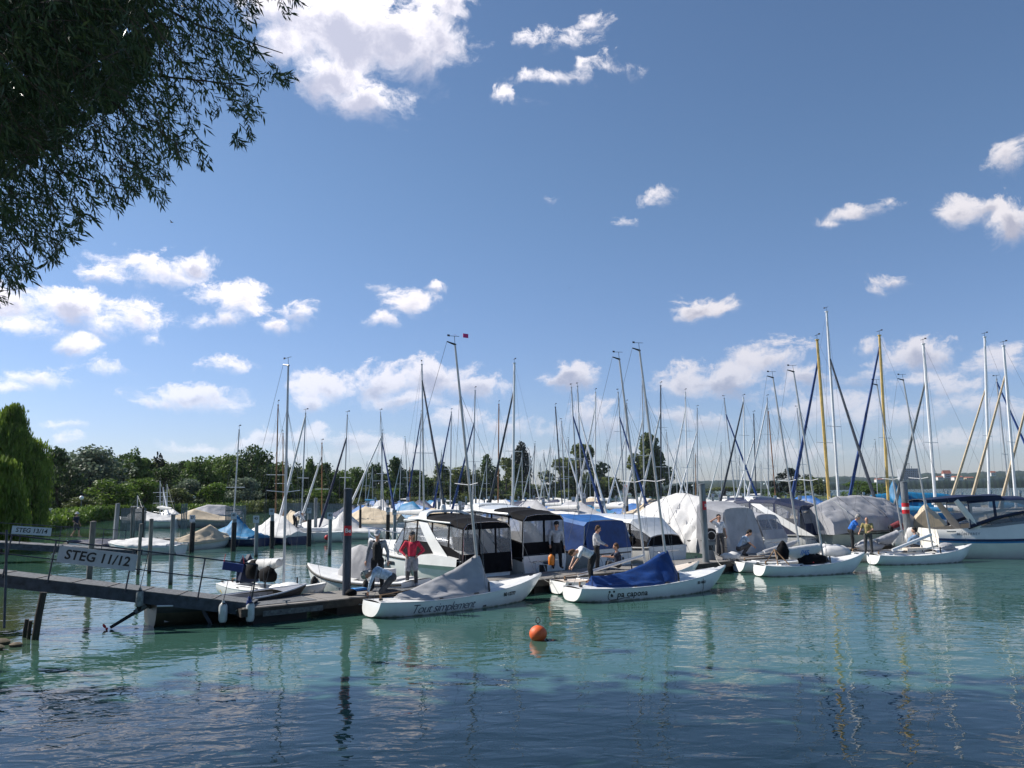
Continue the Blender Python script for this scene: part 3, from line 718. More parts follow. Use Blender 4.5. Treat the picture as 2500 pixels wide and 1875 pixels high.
# ------------------------------------------------------------------ people
HAIR = dict(brown=cmat('hair_brown', (.10, .05, .025)), dark=cmat('hair_dark', (.02, .015, .012)), blond=cmat('hair_blond', (.38, .24, .12)), grey=cmat('hair_grey', (.35, .33, .31)))
def person(label, loc, rz, J, shirt, trousers, shoes='black', sleeves='long', hair='brown', hat=None, scale=1.0, extra=None, vest=None, shorts=False, zoff=0.0, bald=False):
    """J = joints, x forward, y left, z up from the feet"""
    t = thing('person', label, 'person', (loc[0], loc[1], loc[2]), R(rz)); t.scale = (scale,) * 3
    J = {k: Vector(v) for k, v in J.items()}
    def remesh(o, vs=.011, it=4):
        r = o.modifiers.new('join', 'REMESH'); r.mode = 'VOXEL'; r.voxel_size = vs; r.use_smooth_shade = True
        s_ = o.modifiers.new('soften', 'SMOOTH'); s_.factor = .5; s_.iterations = it
    hd = J['head']; up = (hd - J['neck']).normalized(); face = J.get('face', Vector((1, 0, -.1))); face = (face - up * face.dot(up)).normalized(); side = up.cross(face)
    HM = Matrix((face, side, up)).transposed()
    m = MB()
    m.ball(hd, .098, 16, (1.0, .80, 1.20), HM); m.ball(hd + HM @ Vector((.035, 0, -.065)), .062, 12, (1, .85, .9), HM)
    m.cap(hd + HM @ Vector((.095, 0, .01)), hd + HM @ Vector((.114, 0, -.022)), .010, .016, 6)
    for sd in (1, -1):
        m.ball(hd + HM @ Vector((-.005, sd * .080, -.005)), .026, 8, (.8, .4, 1.2), HM)
    m.cap(J['neck'], hd - up * .05, .055, .050); m.cap(J['chest'], J['neck'], .10, .06)
    m.cap(J['pelvis'], J['chest'], .125, .135)
    for s_ in 'LR':
        sh, elb, ha = J['sh' + s_], J['el' + s_], J['ha' + s_]; hp, kn, an, to = J['hip' + s_], J['kn' + s_], J['an' + s_], J['to' + s_]
        m.cap(J['chest'] + (sh - J['chest']) * .5, sh, .08, .058); m.cap(sh, elb, .050, .038); m.cap(elb, ha, .037, .025)
        # hand: palm, four fingers and a thumb
        d = (ha - elb).normalized(); q = d.cross(Vector((0, 0, 1))); q = q.normalized() if q.length > .2 else Vector((0, 1, 0)); nrm = d.cross(q)
        pc = ha + d * .05; m.cap(ha, pc + d * .02, .026, .032)
        for i, (o_, l_) in enumerate(((-.027, .060), (-.009, .070), (.009, .066), (.027, .050))):
            a = pc + q * o_ + d * .03; b = a + d * l_ * .55 + nrm * .008; m.cap(a, b, .0105, .0100, 6); m.cap(b, b + d * l_ * .35 + nrm * .024, .0100, .0085, 6)
        sg = 1 if s_ == 'L' else -1; a = ha + d * .02 - q * .026 * sg; m.cap(a, a + d * .035 - q * .025 * sg + nrm * .01, .0125, .0105, 6)
        m.cap(hp, kn, .085, .058); m.cap(kn, an, .055, .038); m.cap(an, to, .038, .032)
    body = m.build('body', M['skin'], t); remesh(body, .0095, 3)
    # features
    m = MB()
    for sd in (1, -1): m.ball(hd + HM @ Vector((.084, sd * .032, .008)), .013, 8)
    m.build('eyes', M['black'], t)
    m = MB(); m.cap(hd + HM @ Vector((.094, -.022, -.055)), hd + HM @ Vector((.094, .022, -.055)), .006, .006, 6); m.build('mouth', mat('lips', (.35, .10, .08)), t)
    if not bald:
        m = MB(); m.ball(hd + HM @ Vector((-.018, 0, .028)), .108, 14, (1.0, .86, 1.12), HM)
        m.ball(hd + HM @ Vector((-.05, 0, -.03)), .085, 12, (.8, .95, 1.1), HM)
        rnd = random.Random(label)
        for i in range(26):
            a, b = rnd.uniform(0, 6.28), rnd.uniform(.1, 1.2); dd = HM @ Vector((-abs(math.sin(b)) * math.cos(a) if math.cos(a) > .2 else -math.sin(b) * math.cos(a), math.sin(b) * math.sin(a), math.cos(b))); m.ball(hd + HM @ Vector((-.018, 0, .028)) + dd * .1, .022, 6)
        if hair == 'blond':
            for sd in (1, -1): m.cap(hd + HM @ Vector((-.02, sd * .085, .0)), hd + HM @ Vector((.03, sd * .095, -.24)), .035, .022)
            m.cap(hd + HM @ Vector((-.08, 0, 0)), hd + HM @ Vector((-.09, 0, -.22)), .07, .05)
        o = m.build('hair', HAIR[hair], t); remesh(o, .012, 2)
        # keep the face free: hair sits behind the brow
        o.location = HM @ Vector((-.018, 0, .004))
    if hat:
        kind, hm = hat; m = MB()
        rows = [[hd + HM @ Vector((-.005 + .118 * math.sin(a) * math.cos(b) * (1.02), .103 * math.sin(a) * math.sin(b), .045 + .105 * math.cos(a))) for b in [2 * math.pi * k / 16 for k in range(16)]] for a in [.01] + [math.pi / 2 * k / 5 for k in range(1, 6)]]
        m.grid(rows, True)
        if kind == 'brim':
            m.grid([[hd + HM @ Vector((r_ * math.cos(b) * 1.1, r_ * math.sin(b), z_)) for b in [2 * math.pi * k / 16 for k in range(16)]] for r_, z_ in ((.103, .052), (.155, .030), (.155, .024), (.103, .044))], True)
        else:
            m.grid([[hd + HM @ Vector((.09 + r_ * math.cos(b), .085 * math.sin(b) * (1 if r_ < .02 else .8), z_)) for b in [-math.pi / 2 + math.pi * k / 10 for k in range(11)]] for r_, z_ in ((.01, .055), (.105, .040), (.105, .034), (.01, .045))])
        m.build('hat' if kind == 'brim' else 'cap', hm, t, True)
    # clothing
    m = MB(); k = .014
    m.cap(J['pelvis'] + (J['chest'] - J['pelvis']) * .12, J['chest'], .142, .158); m.ball(J['chest'], .165, 14, (.85, 1.12, 1)); m.cap(J['chest'], J['chest'].lerp(J['neck'], .8), .13, .062)
    for s_ in 'LR':
        sh, elb, ha = J['sh' + s_], J['el' + s_], J['ha' + s_]
        m.cap(J['chest'] + (sh - J['chest']) * .5, sh, .095, .072); 
        if sleeves == 'long': m.cap(sh, elb, .068, .053); m.cap(elb, elb.lerp(ha, .93), .052, .036)
        else: m.cap(sh, sh.lerp(elb, .62), .070, .066)
    o = m.build('shirt', shirt, t); remesh(o, .012, 5)
    m = MB(); m.cap(J['pelvis'], J['pelvis'] + (J['chest'] - J['pelvis']) * .22, .140, .135)
    for s_ in 'LR':
        hp, kn, an = J['hip' + s_], J['kn' + s_], J['an' + s_]; m.cap(J['pelvis'].lerp(hp, .4), hp, .12, .10)
        if shorts: m.cap(hp, hp.lerp(kn, .85), .102, .088)
        else: m.cap(hp, kn, .102, .075); m.cap(kn, an + (kn - an).normalized() * .03, .073, .062)
    o = m.build('trousers', trousers, t); remesh(o, .012, 5)
    if vest:
        m = MB(); m.cap(J['pelvis'], J['chest'], .150, .163); m.ball(J['chest'], .166, 14, (.86, 1.0, .95))
        for s_ in 'LR': m.cap(J['chest'].lerp(J['sh' + s_], .55), J['chest'].lerp(J['sh' + s_], .62) + Vector((0, 0, .04)), .085, .07)
        o = m.build('bib_overalls', vest, t); remesh(o, .012, 4)
    for s_ in 'LR':
        m = MB(); an, to = J['an' + s_], J['to' + s_]; m.cap(an + Vector((0, 0, -.01)), to, .052, .042); m.cap(an, an + (J['kn' + s_] - an).normalized() * .07, .052, .050)
        o = m.build('shoe', M[shoes] if isinstance(shoes, str) else shoes, t); remesh(o, .012, 3)
    if extra: extra(t, J)
    return t

def std(**k):
    J = dict(pelvis=(0, 0, .96), chest=(0, 0, 1.30), neck=(0, 0, 1.50), head=(.02, 0, 1.66), shL=(0, .20, 1.42), shR=(0, -.20, 1.42),
        elL=(-.03, .27, 1.13), elR=(-.03, -.27, 1.13), haL=(.05, .29, .87), haR=(.05, -.29, .87), hipL=(0, .10, .90), hipR=(0, -.10, .90),
        knL=(.03, .13, .50), knR=(.03, -.13, .50), anL=(0, .15, .09), anR=(0, -.15, .09), toL=(.16, .18, .045), toR=(.16, -.18, .045))
    J.update(k); return J

# ------------------------------------------------------------------ foliage
def leaf_mat(name, c1, c2, tr=.35, sc_=.6, rough=.55):
    m = bpy.data.materials.new(name); m.use_nodes = True; t = m.node_tree; N = t.nodes; L = t.links; b = N['Principled BSDF']
    g = N.new('ShaderNodeNewGeometry'); n = N.new('ShaderNodeTexNoise'); n.inputs['Scale'].default_value = sc_; n.inputs['Detail'].default_value = 3; L.new(g.outputs['Position'], n.inputs['Vector'])
    ri = N.new('ShaderNodeMath'); ri.operation = 'MULTIPLY_ADD'; L.new(g.outputs['Random Per Island'], ri.inputs[0]); ri.inputs[1].default_value = .6
    mr = N.new('ShaderNodeMapRange'); mr.inputs['From Min'].default_value = .35; mr.inputs['From Max'].default_value = .65; mr.inputs['To Min'].default_value = -.3; mr.inputs['To Max'].default_value = .7
    L.new(n.outputs['Fac'], mr.inputs['Value']); L.new(mr.outputs[0], ri.inputs[2])
    mx_ = N.new('ShaderNodeMix'); mx_.data_type = 'RGBA'; L.new(ri.outputs[0], mx_.inputs['Factor']); mx_.inputs['A'].default_value = (*c1, 1); mx_.inputs['B'].default_value = (*c2, 1)
    L.new(mx_.outputs['Result'], b.inputs['Base Color']); b.inputs['Roughness'].default_value = rough; b.inputs['Specular IOR Level'].default_value = .25
    tr_ = N.new('ShaderNodeBsdfTranslucent'); L.new(mx_.outputs['Result'], tr_.inputs[0]); ms = N.new('ShaderNodeMixShader'); ms.inputs[0].default_value = tr
    L.new(b.outputs[0], ms.inputs[1]); L.new(tr_.outputs[0], ms.inputs[2]); L.new(ms.outputs[0], N['Material Output'].inputs[0]); MATS[name] = m; return m
LM = dict(
 green=leaf_mat('leaves_green', (.055, .105, .024), (.13, .20, .042)), dark=leaf_mat('leaves_dark_green', (.030, .062, .019), (.075, .120, .034)),
 bright=leaf_mat('leaves_bright_green', (.070, .13, .020), (.15, .23, .035)), silver=leaf_mat('leaves_silver_willow', (.085, .12, .075), (.20, .25, .17)),
 olive=leaf_mat('leaves_olive', (.080, .105, .034), (.17, .20, .062)), conif=leaf_mat('needles_dark', (.008, .018, .012), (.018, .034, .020), .1),
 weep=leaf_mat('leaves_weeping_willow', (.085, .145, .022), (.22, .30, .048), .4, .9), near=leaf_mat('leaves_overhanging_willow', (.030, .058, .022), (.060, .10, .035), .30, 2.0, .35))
BARK = mat('bark', (.06, .045, .035), .95, .3, 4, .8, 10, stretch=(1, 1, .25))

def leaf_cards(pts, size, rng, asp=1.0, up=0.0, norm=None, vert=False):
    n = len(pts); a = rng.normal(size=(n, 3)); 
    if vert: a[:, 2] *= .15
    if norm is not None: a = a * .8 + norm
    a /= np.linalg.norm(a, axis=1, keepdims=True) + 1e-9; r = rng.normal(size=(n, 3)) * (.12 if vert else 1); r[:, 2] += 1 if vert else up
    u = np.cross(a, r); u /= np.linalg.norm(u, axis=1, keepdims=True) + 1e-9; w = np.cross(a, u)
    sz = size * rng.uniform(.6, 1.35, (n, 1)); u = u * sz * asp; w = w * sz
    k = rng.uniform(-.25, .25, (n, 1))
    v = np.stack([pts - u * .5, pts - w * (.5 + k) + u * .1, pts + u * .55, pts + w * (.5 - k) + u * .05], 1).reshape(-1, 3)
    return v
def cards_mesh(name, v, m):
    n = len(v) // 4; me = bpy.data.meshes.new(name); me.vertices.add(len(v)); me.vertices.foreach_set('co', v.astype(np.float32).ravel())
    me.loops.add(n * 4); me.loops.foreach_set('vertex_index', np.arange(n * 4, dtype=np.int32)); me.polygons.add(n)
    me.polygons.foreach_set('loop_start', np.arange(0, n * 4, 4, dtype=np.int32)); me.polygons.foreach_set('loop_total', np.full(n, 4, np.int32))
    me.materials.append(m); me.update(calc_edges=True); return me

_crowns = {}
def crown_mesh(shape, leaf, seed, n, size):
    """unit tree: height 1, nominal width 1"""
    key = (shape, leaf, seed)
    if key in _crowns: return _crowns[key]
    rng = np.random.default_rng(seed * 17 + len(shape)); lobes = []
    if shape == 'round':
        for i in range(40):
            a = rng.uniform(0, 6.28); q = rng.uniform(0, 1); z = .04 + .84 * q; rr = .52 * math.sin(math.pi * min(.96, (q * .70 + .28))) ** .7 * rng.uniform(.3, 1.05)
            lobes.append((rr * math.cos(a), rr * math.sin(a), z, rng.uniform(.10, .19)))
    elif shape == 'bush':
        for i in range(24):
            a = rng.uniform(0, 6.28); q = rng.uniform(0, 1) ** .8; z = .05 + .78 * q; rr = .45 * math.cos(q * 1.25) * rng.uniform(.3, 1)
            lobes.append((rr * math.cos(a), rr * math.sin(a), z, rng.uniform(.11, .2)))
    elif shape == 'tall':
        for i in range(26):
            a = rng.uniform(0, 6.28); q = rng.uniform(0, 1); z = .05 + .84 * q; rr = .38 * math.sin(math.pi * min(.97, q * .8 + .2)) * rng.uniform(.2, 1)
            lobes.append((rr * math.cos(a), rr * math.sin(a), z, rng.uniform(.09, .16)))
    elif shape == 'poplar':
        for i in range(22):
            q = i / 21; a = rng.uniform(0, 6.28); w_ = .36 * math.sin(math.pi * min(.98, q * .72 + .25)) ** .7; lobes.append((w_ * .4 * math.cos(a), w_ * .4 * math.sin(a), .08 + .86 * q, w_ * .62))
    elif shape == 'cone':
        for i in range(26):
            q = i / 25; a = rng.uniform(0, 6.28); w_ = .48 * (1 - q) ** .8 + .03; lobes.append((w_ * .55 * math.cos(a), w_ * .55 * math.sin(a), .1 + .86 * q, w_ * .5))
    else: # airy
        for i in range(30):
            a = rng.uniform(0, 6.28); q = rng.uniform(0, 1); z = .12 + .80 * q; rr = .46 * math.sin(math.pi * min(.97, (q * .8 + .25))) * rng.uniform(.35, 1.05)
            lobes.append((rr * math.cos(a), rr * math.sin(a), z, rng.uniform(.05, .10)))
    lobes = np.array(lobes); wts = lobes[:, 3] ** 2; idx = rng.choice(len(lobes), n, p=wts / wts.sum()); d = rng.normal(size=(n, 3)); d /= np.linalg.norm(d, axis=1, keepdims=True)
    rad = rng.uniform(.35, 1.12, (n, 1)) ** .6; sq = np.array([1, 1, .8 if shape in ('round', 'bush') else 1.25])
    pts = lobes[idx, :3] + d * rad * lobes[idx, 3:4] * sq
    v = leaf_cards(pts, size, rng, 1.0, 0, d * .9)
    _crowns[key] = (cards_mesh('crown', v, LM[leaf]), lobes); return _crowns[key]

def tree(label, loc, h, w, shape='round', leaf='green', seed=1, n=2600, size=.045, group='trees along the far shore', name='tree', cat='tree', rz=None):
    me, lobes = crown_mesh(shape, leaf, seed, n, size)
    t = thing(name, label, cat, loc, rz if rz is not None else random.uniform(0, 6.28), group)
    o = bpy.data.objects.new('crown', me); COL.objects.link(o); o.parent = t; o.scale = (w, w, h)
    key = (shape, seed, 'trunk')
    if key not in _crowns:
        m = MB(); m.tube([(0, 0, -.05), (.01, 0, .2), (0, .01, .5), (0, 0, .75)], [.032, .024, .015, .006], 7)
        for l in lobes[::3]: m.tube([(0, 0, max(.12, l[2] - .28)), (l[0] * .5, l[1] * .5, l[2] - .08), (l[0], l[1], l[2])], [.012, .008, .003], 5)
        _crowns[key] = m.mesh('trunk', BARK, True)
    o = bpy.data.objects.new('trunk', _crowns[key]); COL.objects.link(o); o.parent = t; o.scale = (w, w, h)
    return t

def weeping(label, loc, h, w, seed, strands=420, leaf='weep'):
    rng = np.random.default_rng(seed); t = thing('weeping_willow', label, 'tree', loc, 0, 'weeping willows on the left bank'); pts = []; nr = []
    m = MB(); m.tube([(0, 0, -.3), (.1, 0, h * .3), (0, .1, h * .6), (0, 0, h * .8)], [.5, .4, .25, .08], 9)
    lob = []
    for i in range(22):
        q = i / 21; a = rng.uniform(0, 6.28); rr = w * .42 * (1 - q) ** .55 * rng.uniform(.55, 1.0); lob.append((rr * math.cos(a), rr * math.sin(a), h * (.38 + .56 * q) * rng.uniform(.92, 1.0), w * rng.uniform(.09, .20)))
    for s_ in range(strands):
        lx, ly, lz, lr = lob[s_ % len(lob)]; a = rng.uniform(0, 6.28); rr = lr * math.sqrt(rng.uniform(0, 1)); z0 = lz - lr * .7 * (rr / lr) ** 2; ln = min(z0 - .2, h * rng.uniform(.10, .62)); x, y = lx + rr * math.cos(a), ly + rr * math.sin(a)
        k = max(3, int(ln / .13)); q = np.linspace(0, 1, k)[:, None]; base = np.array([[x, y, z0]]); out = np.array([[math.cos(a), math.sin(a), 0]]) * (.35 * np.sin(q * 1.5)); pts.append(base + out + np.concatenate([rng.normal(0, .14, (k, 2)), -q * ln], 1))
        if s_ % 30 == 0: m.tube([(0, 0, h * .45), (x * .5, y * .5, z0 * .8), (x, y, z0)], [.14, .08, .02], 5)
    pts = np.concatenate(pts); v = leaf_cards(pts, .42, rng, .26, 0, None, True); 
    o = bpy.data.objects.new('crown', cards_mesh('crown', v, LM[leaf])); COL.objects.link(o); o.parent = t
    m.build('trunk', BARK, t, True); return t
# ================================================================== WATER, BANK, HILLS
def water_material():
    m = bpy.data.materials.new('lake_water'); m.use_nodes = True; t = m.node_tree; N = t.nodes; L = t.links; b = N['Principled BSDF']
    g = N.new('ShaderNodeNewGeometry')
    def noise(sx, sy, det, rough=.5, warp=0.0):
        mp = N.new('ShaderNodeMapping'); mp.inputs['Scale'].default_value = (sx, sy, 1); mp.inputs['Rotation'].default_value = (0, 0, R(-20)); L.new(g.outputs['Position'], mp.inputs[0])
        n = N.new('ShaderNodeTexNoise'); n.inputs['Scale'].default_value = 1; n.inputs['Detail'].default_value = det; n.inputs['Roughness'].default_value = rough; n.inputs['Distortion'].default_value = warp
        L.new(mp.outputs[0], n.inputs['Vector']); return n.outputs['Fac']
    def ma(op, a, b_, c=None):
        n = N.new('ShaderNodeMath'); n.operation = op
        for i, x in enumerate((a, b_, c)):
            if x is None: continue
            if isinstance(x, (int, float)): n.inputs[i].default_value = x
            else: L.new(x, n.inputs[i])
        return n.outputs[0]
    calm = N.new('ShaderNodeMapRange'); L.new(noise(.09, .13, 3), calm.inputs['Value']); calm.inputs['From Min'].default_value = .38; calm.inputs['From Max'].default_value = .62
    calm.inputs['To Min'].default_value = .45; calm.inputs['To Max'].default_value = 1.15
    hgt = ma('ADD', ma('MULTIPLY', noise(.50, .8, 2, .5, .4), .034), ma('MULTIPLY', ma('ADD', ma('MULTIPLY', noise(1.7, 3.1, 2, .45, .9), .014), ma('MULTIPLY', noise(7, 12, 1), .0009)), calm.outputs[0]))
    bp = N.new('ShaderNodeBump'); bp.inputs['Strength'].default_value = 1.0; bp.inputs['Distance'].default_value = 1.0
    sp0 = N.new('ShaderNodeSeparateXYZ'); L.new(g.outputs['Position'], sp0.inputs[0]); far = N.new('ShaderNodeMapRange'); L.new(sp0.outputs[1], far.inputs['Value']); far.inputs['From Min'].default_value = 60; far.inputs['From Max'].default_value = 500; far.inputs['To Min'].default_value = 1; far.inputs['To Max'].default_value = 7
    hgt = ma('MULTIPLY', hgt, far.outputs[0]); L.new(hgt, bp.inputs['Height']); L.new(bp.outputs[0], b.inputs['Normal'])
    mx_ = N.new('ShaderNodeMix'); mx_.data_type = 'RGBA'; mx_.inputs['A'].default_value = (.034, .094, .078, 1); mx_.inputs['B'].default_value = (.046, .108, .082, 1); L.new(noise(.05, .08, 4), mx_.inputs['Factor'])
    # brown shallows along the near left bank
    sp = N.new('ShaderNodeSeparateXYZ'); L.new(g.outputs['Position'], sp.inputs[0])
    sh = N.new('ShaderNodeMapRange'); sh.interpolation_type = 'SMOOTHSTEP'
    L.new(ma('ADD', ma('ADD', sp.outputs[0], ma('MULTIPLY', sp.outputs[1], .12)), ma('MULTIPLY', noise(.4, .5, 3), 2.5)), sh.inputs['Value'])
    sh.inputs['From Min'].default_value = -6.5; sh.inputs['From Max'].default_value = -9.5
    m2 = N.new('ShaderNodeMix'); m2.data_type = 'RGBA'; L.new(sh.outputs[0], m2.inputs['Factor']); L.new(mx_.outputs['Result'], m2.inputs['A']); m2.inputs['B'].default_value = (.060, .072, .038, 1)
    near = N.new('ShaderNodeMapRange'); L.new(sp.outputs[1], near.inputs['Value']); near.inputs['From Min'].default_value = 34; near.inputs['From Max'].default_value = 24
    m3 = N.new('ShaderNodeMix'); m3.data_type = 'RGBA'; L.new(near.outputs[0], m3.inputs['Factor']); L.new(mx_.outputs['Result'], m3.inputs['A']); L.new(m2.outputs['Result'], m3.inputs['B'])
    L.new(m3.outputs['Result'], b.inputs['Base Color']); b.inputs['Roughness'].default_value = .012; b.inputs['IOR'].default_value = 1.333
    MATS['lake_water'] = m; return m
m = MB(); m.poly([(-5000, -400, 0), (5000, -400, 0), (5000, 9000, 0), (-5000, 9000, 0)])
tag(m.build('water', water_material()), 'turquoise lake water with small ripples', None, None, 'structure')

def ground_mat():
    m = bpy.data.materials.new('grassy_ground'); m.use_nodes = True; t = m.node_tree; N = t.nodes; L = t.links; b = N['Principled BSDF']
    g = N.new('ShaderNodeNewGeometry'); n = N.new('ShaderNodeTexNoise'); n.inputs['Scale'].default_value = .5; n.inputs['Detail'].default_value = 8; L.new(g.outputs['Position'], n.inputs['Vector'])
    cr = N.new('ShaderNodeValToRGB'); e = cr.color_ramp.elements; e[0].position = .35; e[0].color = (.035, .055, .015, 1); e[1].position = .7; e[1].color = (.11, .13, .04, 1); L.new(n.outputs['Fac'], cr.inputs[0]); L.new(cr.outputs[0], b.inputs['Base Color']); b.inputs['Roughness'].default_value = .95
    MATS['grassy_ground'] = m; return m
GM = ground_mat()
def sheet(name, label, pts, z, m, drop=1.2, kind='structure'):
    mb = MB(); n = len(pts); c = sum((Vector((p[0], p[1], 0)) for p in pts), Vector()) / n
    mb.poly([(p[0], p[1], z) for p in pts])
    for i in range(n):
        a, b = pts[i], pts[(i + 1) % n]; mb.poly([(a[0], a[1], -drop), (b[0], b[1], -drop), (b[0], b[1], z), (a[0], a[1], z)])
    return tag(mb.build(name, m), label, None, None, kind)
shore_px = [(-260, 1330), (-60, 1316), (60, 1296), (120, 1288), (180, 1276), (280, 1268), (420, 1261), (590, 1256), (700, 1249), (900, 1238), (1060, 1230), (1200, 1222), (1300, 1216)]
SH = [P(u, v) for u, v in shore_px]
sheet('shore_bank', 'grassy bank along the far left shore', [(p.x, p.y) for p in SH] + [(40, 700), (-500, 700), (-500, 60)], .35, GM)
pen = [P(u, v) for u, v in [(1330, 1216), (1480, 1212), (1640, 1212), (1760, 1212), (1900, 1214), (2060, 1216), (2180, 1214)]]
sheet('far_bank', 'low green spit of land behind the masts', [(p.x, p.y) for p in pen] + [(pen[-1].x, pen[-1].y + 60), (pen[0].x, pen[0].y + 160)], .4, GM)
# near left bank, with rocks at the waterline
nb = [(-14.6, 9), (-13.8, 12), (-13.0, 15), (-12.2, 17.0), (-11.75, 18.3), (-11.62, 19.0), (-12.0, 19.7), (-13.0, 20.4), (-14.2, 21.6), (-16, 24), (-19, 27), (-23, 30), (-60, 34), (-60, 0), (-16, 4)]
MUD = mat('muddy_bank', (.16, .12, .085), .9, .3, 2.5, .8, 8, col2=(.07, .075, .03))
def bank():
    mb = MB(); rows = []; n = len(nb)
    for q, z in ((0, -.12), (.03, .06), (.08, .14), (.25, .45), (.6, 1.0)):
        rows.append([(x + (-40 - x) * q, y + (18 - y) * q, z + .05 * wr(x * 2, y * 2 + q * 9)) for x, y in nb])
    mb.grid(rows); mb.build('near_bank', MUD)['kind'] = 'structure'
    bpy.data.objects['near_bank']['label'] = 'muddy brown bank at the lower left edge'
bank()
QUAY = mat('quay_concrete', (.30, .29, .27), .9, .2, 2, .4, 12)
sheet('quay', 'concrete quay the photograph is taken from', [(-16, 2.2), (60, 2.2), (60, -30), (-16, -30)], 1.7, QUAY)
rng0 = np.random.default_rng(3)
def rock(loc, s, label, group):
    mb = MB(); mb.ball((0, 0, 0), s, 10, (1.2, 1, .6)); 
    mb.v = [(x * (1 + .25 * wr(y * 4 / s, z * 4 / s)), y * (1 + .25 * wr(x * 4 / s, z * 3 / s)), z) for x, y, z in mb.v]
    o = mb.build('rock', MUD, None, True); o.location = loc; o.rotation_euler = (0, 0, random.uniform(0, 6)); tag(o, label, 'rock', group)
for i, (x, y, s) in enumerate([(-11.75, 18.7, .16), (-12.0, 18.1, .24), (-11.55, 19.1, .12), (-12.5, 18.4, .26), (-12.1, 19.4, .18), (-12.6, 19.0, .22)]):
    rock((x, y, .03), s, ['small dark rock beside the leaning posts', 'flat brown rock at the water edge', 'mossy pebble against the leaning post', 'big flat rock on the mud', 'rock behind the leaning posts', 'rock at the left picture edge'][i], 'rocks on the near bank')

# hills and far shore
HM1 = leaf_mat('wooded_hill', (.008, .020, .014), (.020, .036, .020), .0, .02); HM2 = leaf_mat('far_hill', (.012, .028, .014), (.032, .048, .022), .0, .005)
def hill(name, label, prof, Y, depth, m, base=0.0, n=220, rough=1.0):
    mb = MB(); rows = []
    us = np.linspace(prof[0][0], prof[-1][0], n); vs = np.interp(us, [p[0] for p in prof], [p[1] for p in prof])
    for k, (f, dz) in enumerate(((0, 0), (.02, .45), (.12, .8), (.4, 1), (1, .7))):
        row = []
        for i, (u, v) in enumerate(zip(us, vs)):
            q = DP(u, v, Y * (1 + 0)); z = q.z * dz + rough * (0 if k == 0 else 1) * (wr(i * .9, k * 3.3) + .6 * wr(i * 2.3, k)) * 1.2 if k else base - 1
            row.append((q.x * (1 + f * depth / Y), Y + f * depth, z))
        rows.append(row)
    mb.grid(rows); return tag(mb.build(name, m, None, 'all'), label, None, None, 'structure')
hill('hills', 'pale blue wooded hills beyond the lake', [(1380, 1196), (1450, 1192), (1600, 1182), (1700, 1172), (1790, 1168), (1860, 1172), (1960, 1164), (2060, 1158), (2120, 1163), (2180, 1160), (2260, 1150), (2330, 1152), (2420, 1146), (2520, 1144), (2700, 1140)], 2600, 900, HM2, rough=1.5)
hill('wooded_shore', 'dark wooded far shore under the hills', [(1900, 1186), (1980, 1176), (2060, 1174), (2150, 1172), (2230, 1170), (2300, 1164), (2380, 1168), (2440, 1162), (2520, 1160), (2700, 1158)], 1500, 400, HM1, rough=1.6)
# town on the far shore
CON = mat('grey_render', (.33, .35, .38), .8, .1, .05); WH = mat('white_render', (.62, .60, .58), .8, .1, .05); RF = mat('red_roof_tiles', (.33, .12, .08), .85, .2, .1)
def house(label, u0, u1, vt, vb, Y, wm_, roof=True, rows_=2, cols=4, name='house', cat='house', group='buildings on the far shore', depth=None):
    a, b = DP(u0, vb, Y), DP(u1, vb, Y); w = b.x - a.x; h = DP(u0, vt, Y).z - a.z; dp = depth or w * .7
    t = thing(name, label, cat, ((a.x + b.x) / 2, Y + dp / 2, max(0.2, a.z)), 0, group); hb = h * (.62 if roof else 1)
    mb = MB(); mb.box((0, 0, hb / 2 - 1), (w, dp, hb + 2)); mb.build('walls', wm_, t)
    if roof:
        mb = MB(); o = w * .53; d = dp * .53; A = [(-o, -d, hb), (o, -d, hb), (o, d, hb), (-o, d, hb)]; r0, r1 = (-o, 0, h), (o, 0, h)
        mb.poly([A[0], A[1], r1, r0]); mb.poly([A[2], A[3], r0, r1]); mb.poly([A[1], A[2], r1]); mb.poly([A[3], A[0], r0]); mb.build('roof', RF, t)
    mb = MB(); mb.box((0, 0, 0), (w / cols * .5, .12, hb / rows_ * .45)); wme = mb.mesh('window', M['glassd'])
    for i in range(rows_):
        for j in range(cols):
            wo_ = bpy.data.objects.new('window', wme); COL.objects.link(wo_); wo_.parent = t; wo_.location = (-w / 2 + w * (j + .5) / cols, -dp / 2 - .02, hb * (i + .5) / rows_)
    return t
tb = house('tall grey concrete block with rooftop antennas above the trees', 2206, 2248, 1144, 1176, 1900, CON, False, 7, 9, 'office_block', 'building')
mb = MB()
for x, z in ((-6, 14), (-2, 22), (3, 10), (8, 6)): mb.tube([(x, 0, 31), (x, 0, 31 + z)], .6, 5)
mb.tube([(-9, 0, 43), (5, 0, 43)], .5, 4); mb.build('antennas', M['steeld'], tb)
house('white church tower on the wooded far shore', 2306, 2324, 1148, 1170, 1700, WH, True, 3, 1, 'church_tower', 'tower')
for i, (u0, u1, vt, vb, lb) in enumerate([(2290, 2304, 1162, 1170, 'low white house left of the church tower'), (2330, 2352, 1162, 1170, 'red roofed house right of the church tower'), (2140, 2158, 1168, 1175, 'pale house left of the grey block'),
      (2420, 2432, 1150, 1160, 'small tower house on the ridge at far right'), (2360, 2378, 1164, 1171, 'cream house between the tower and white mast')]): house(lb, u0, u1, vt, vb, 1480, WH if i != 4 else M['tbeige'])
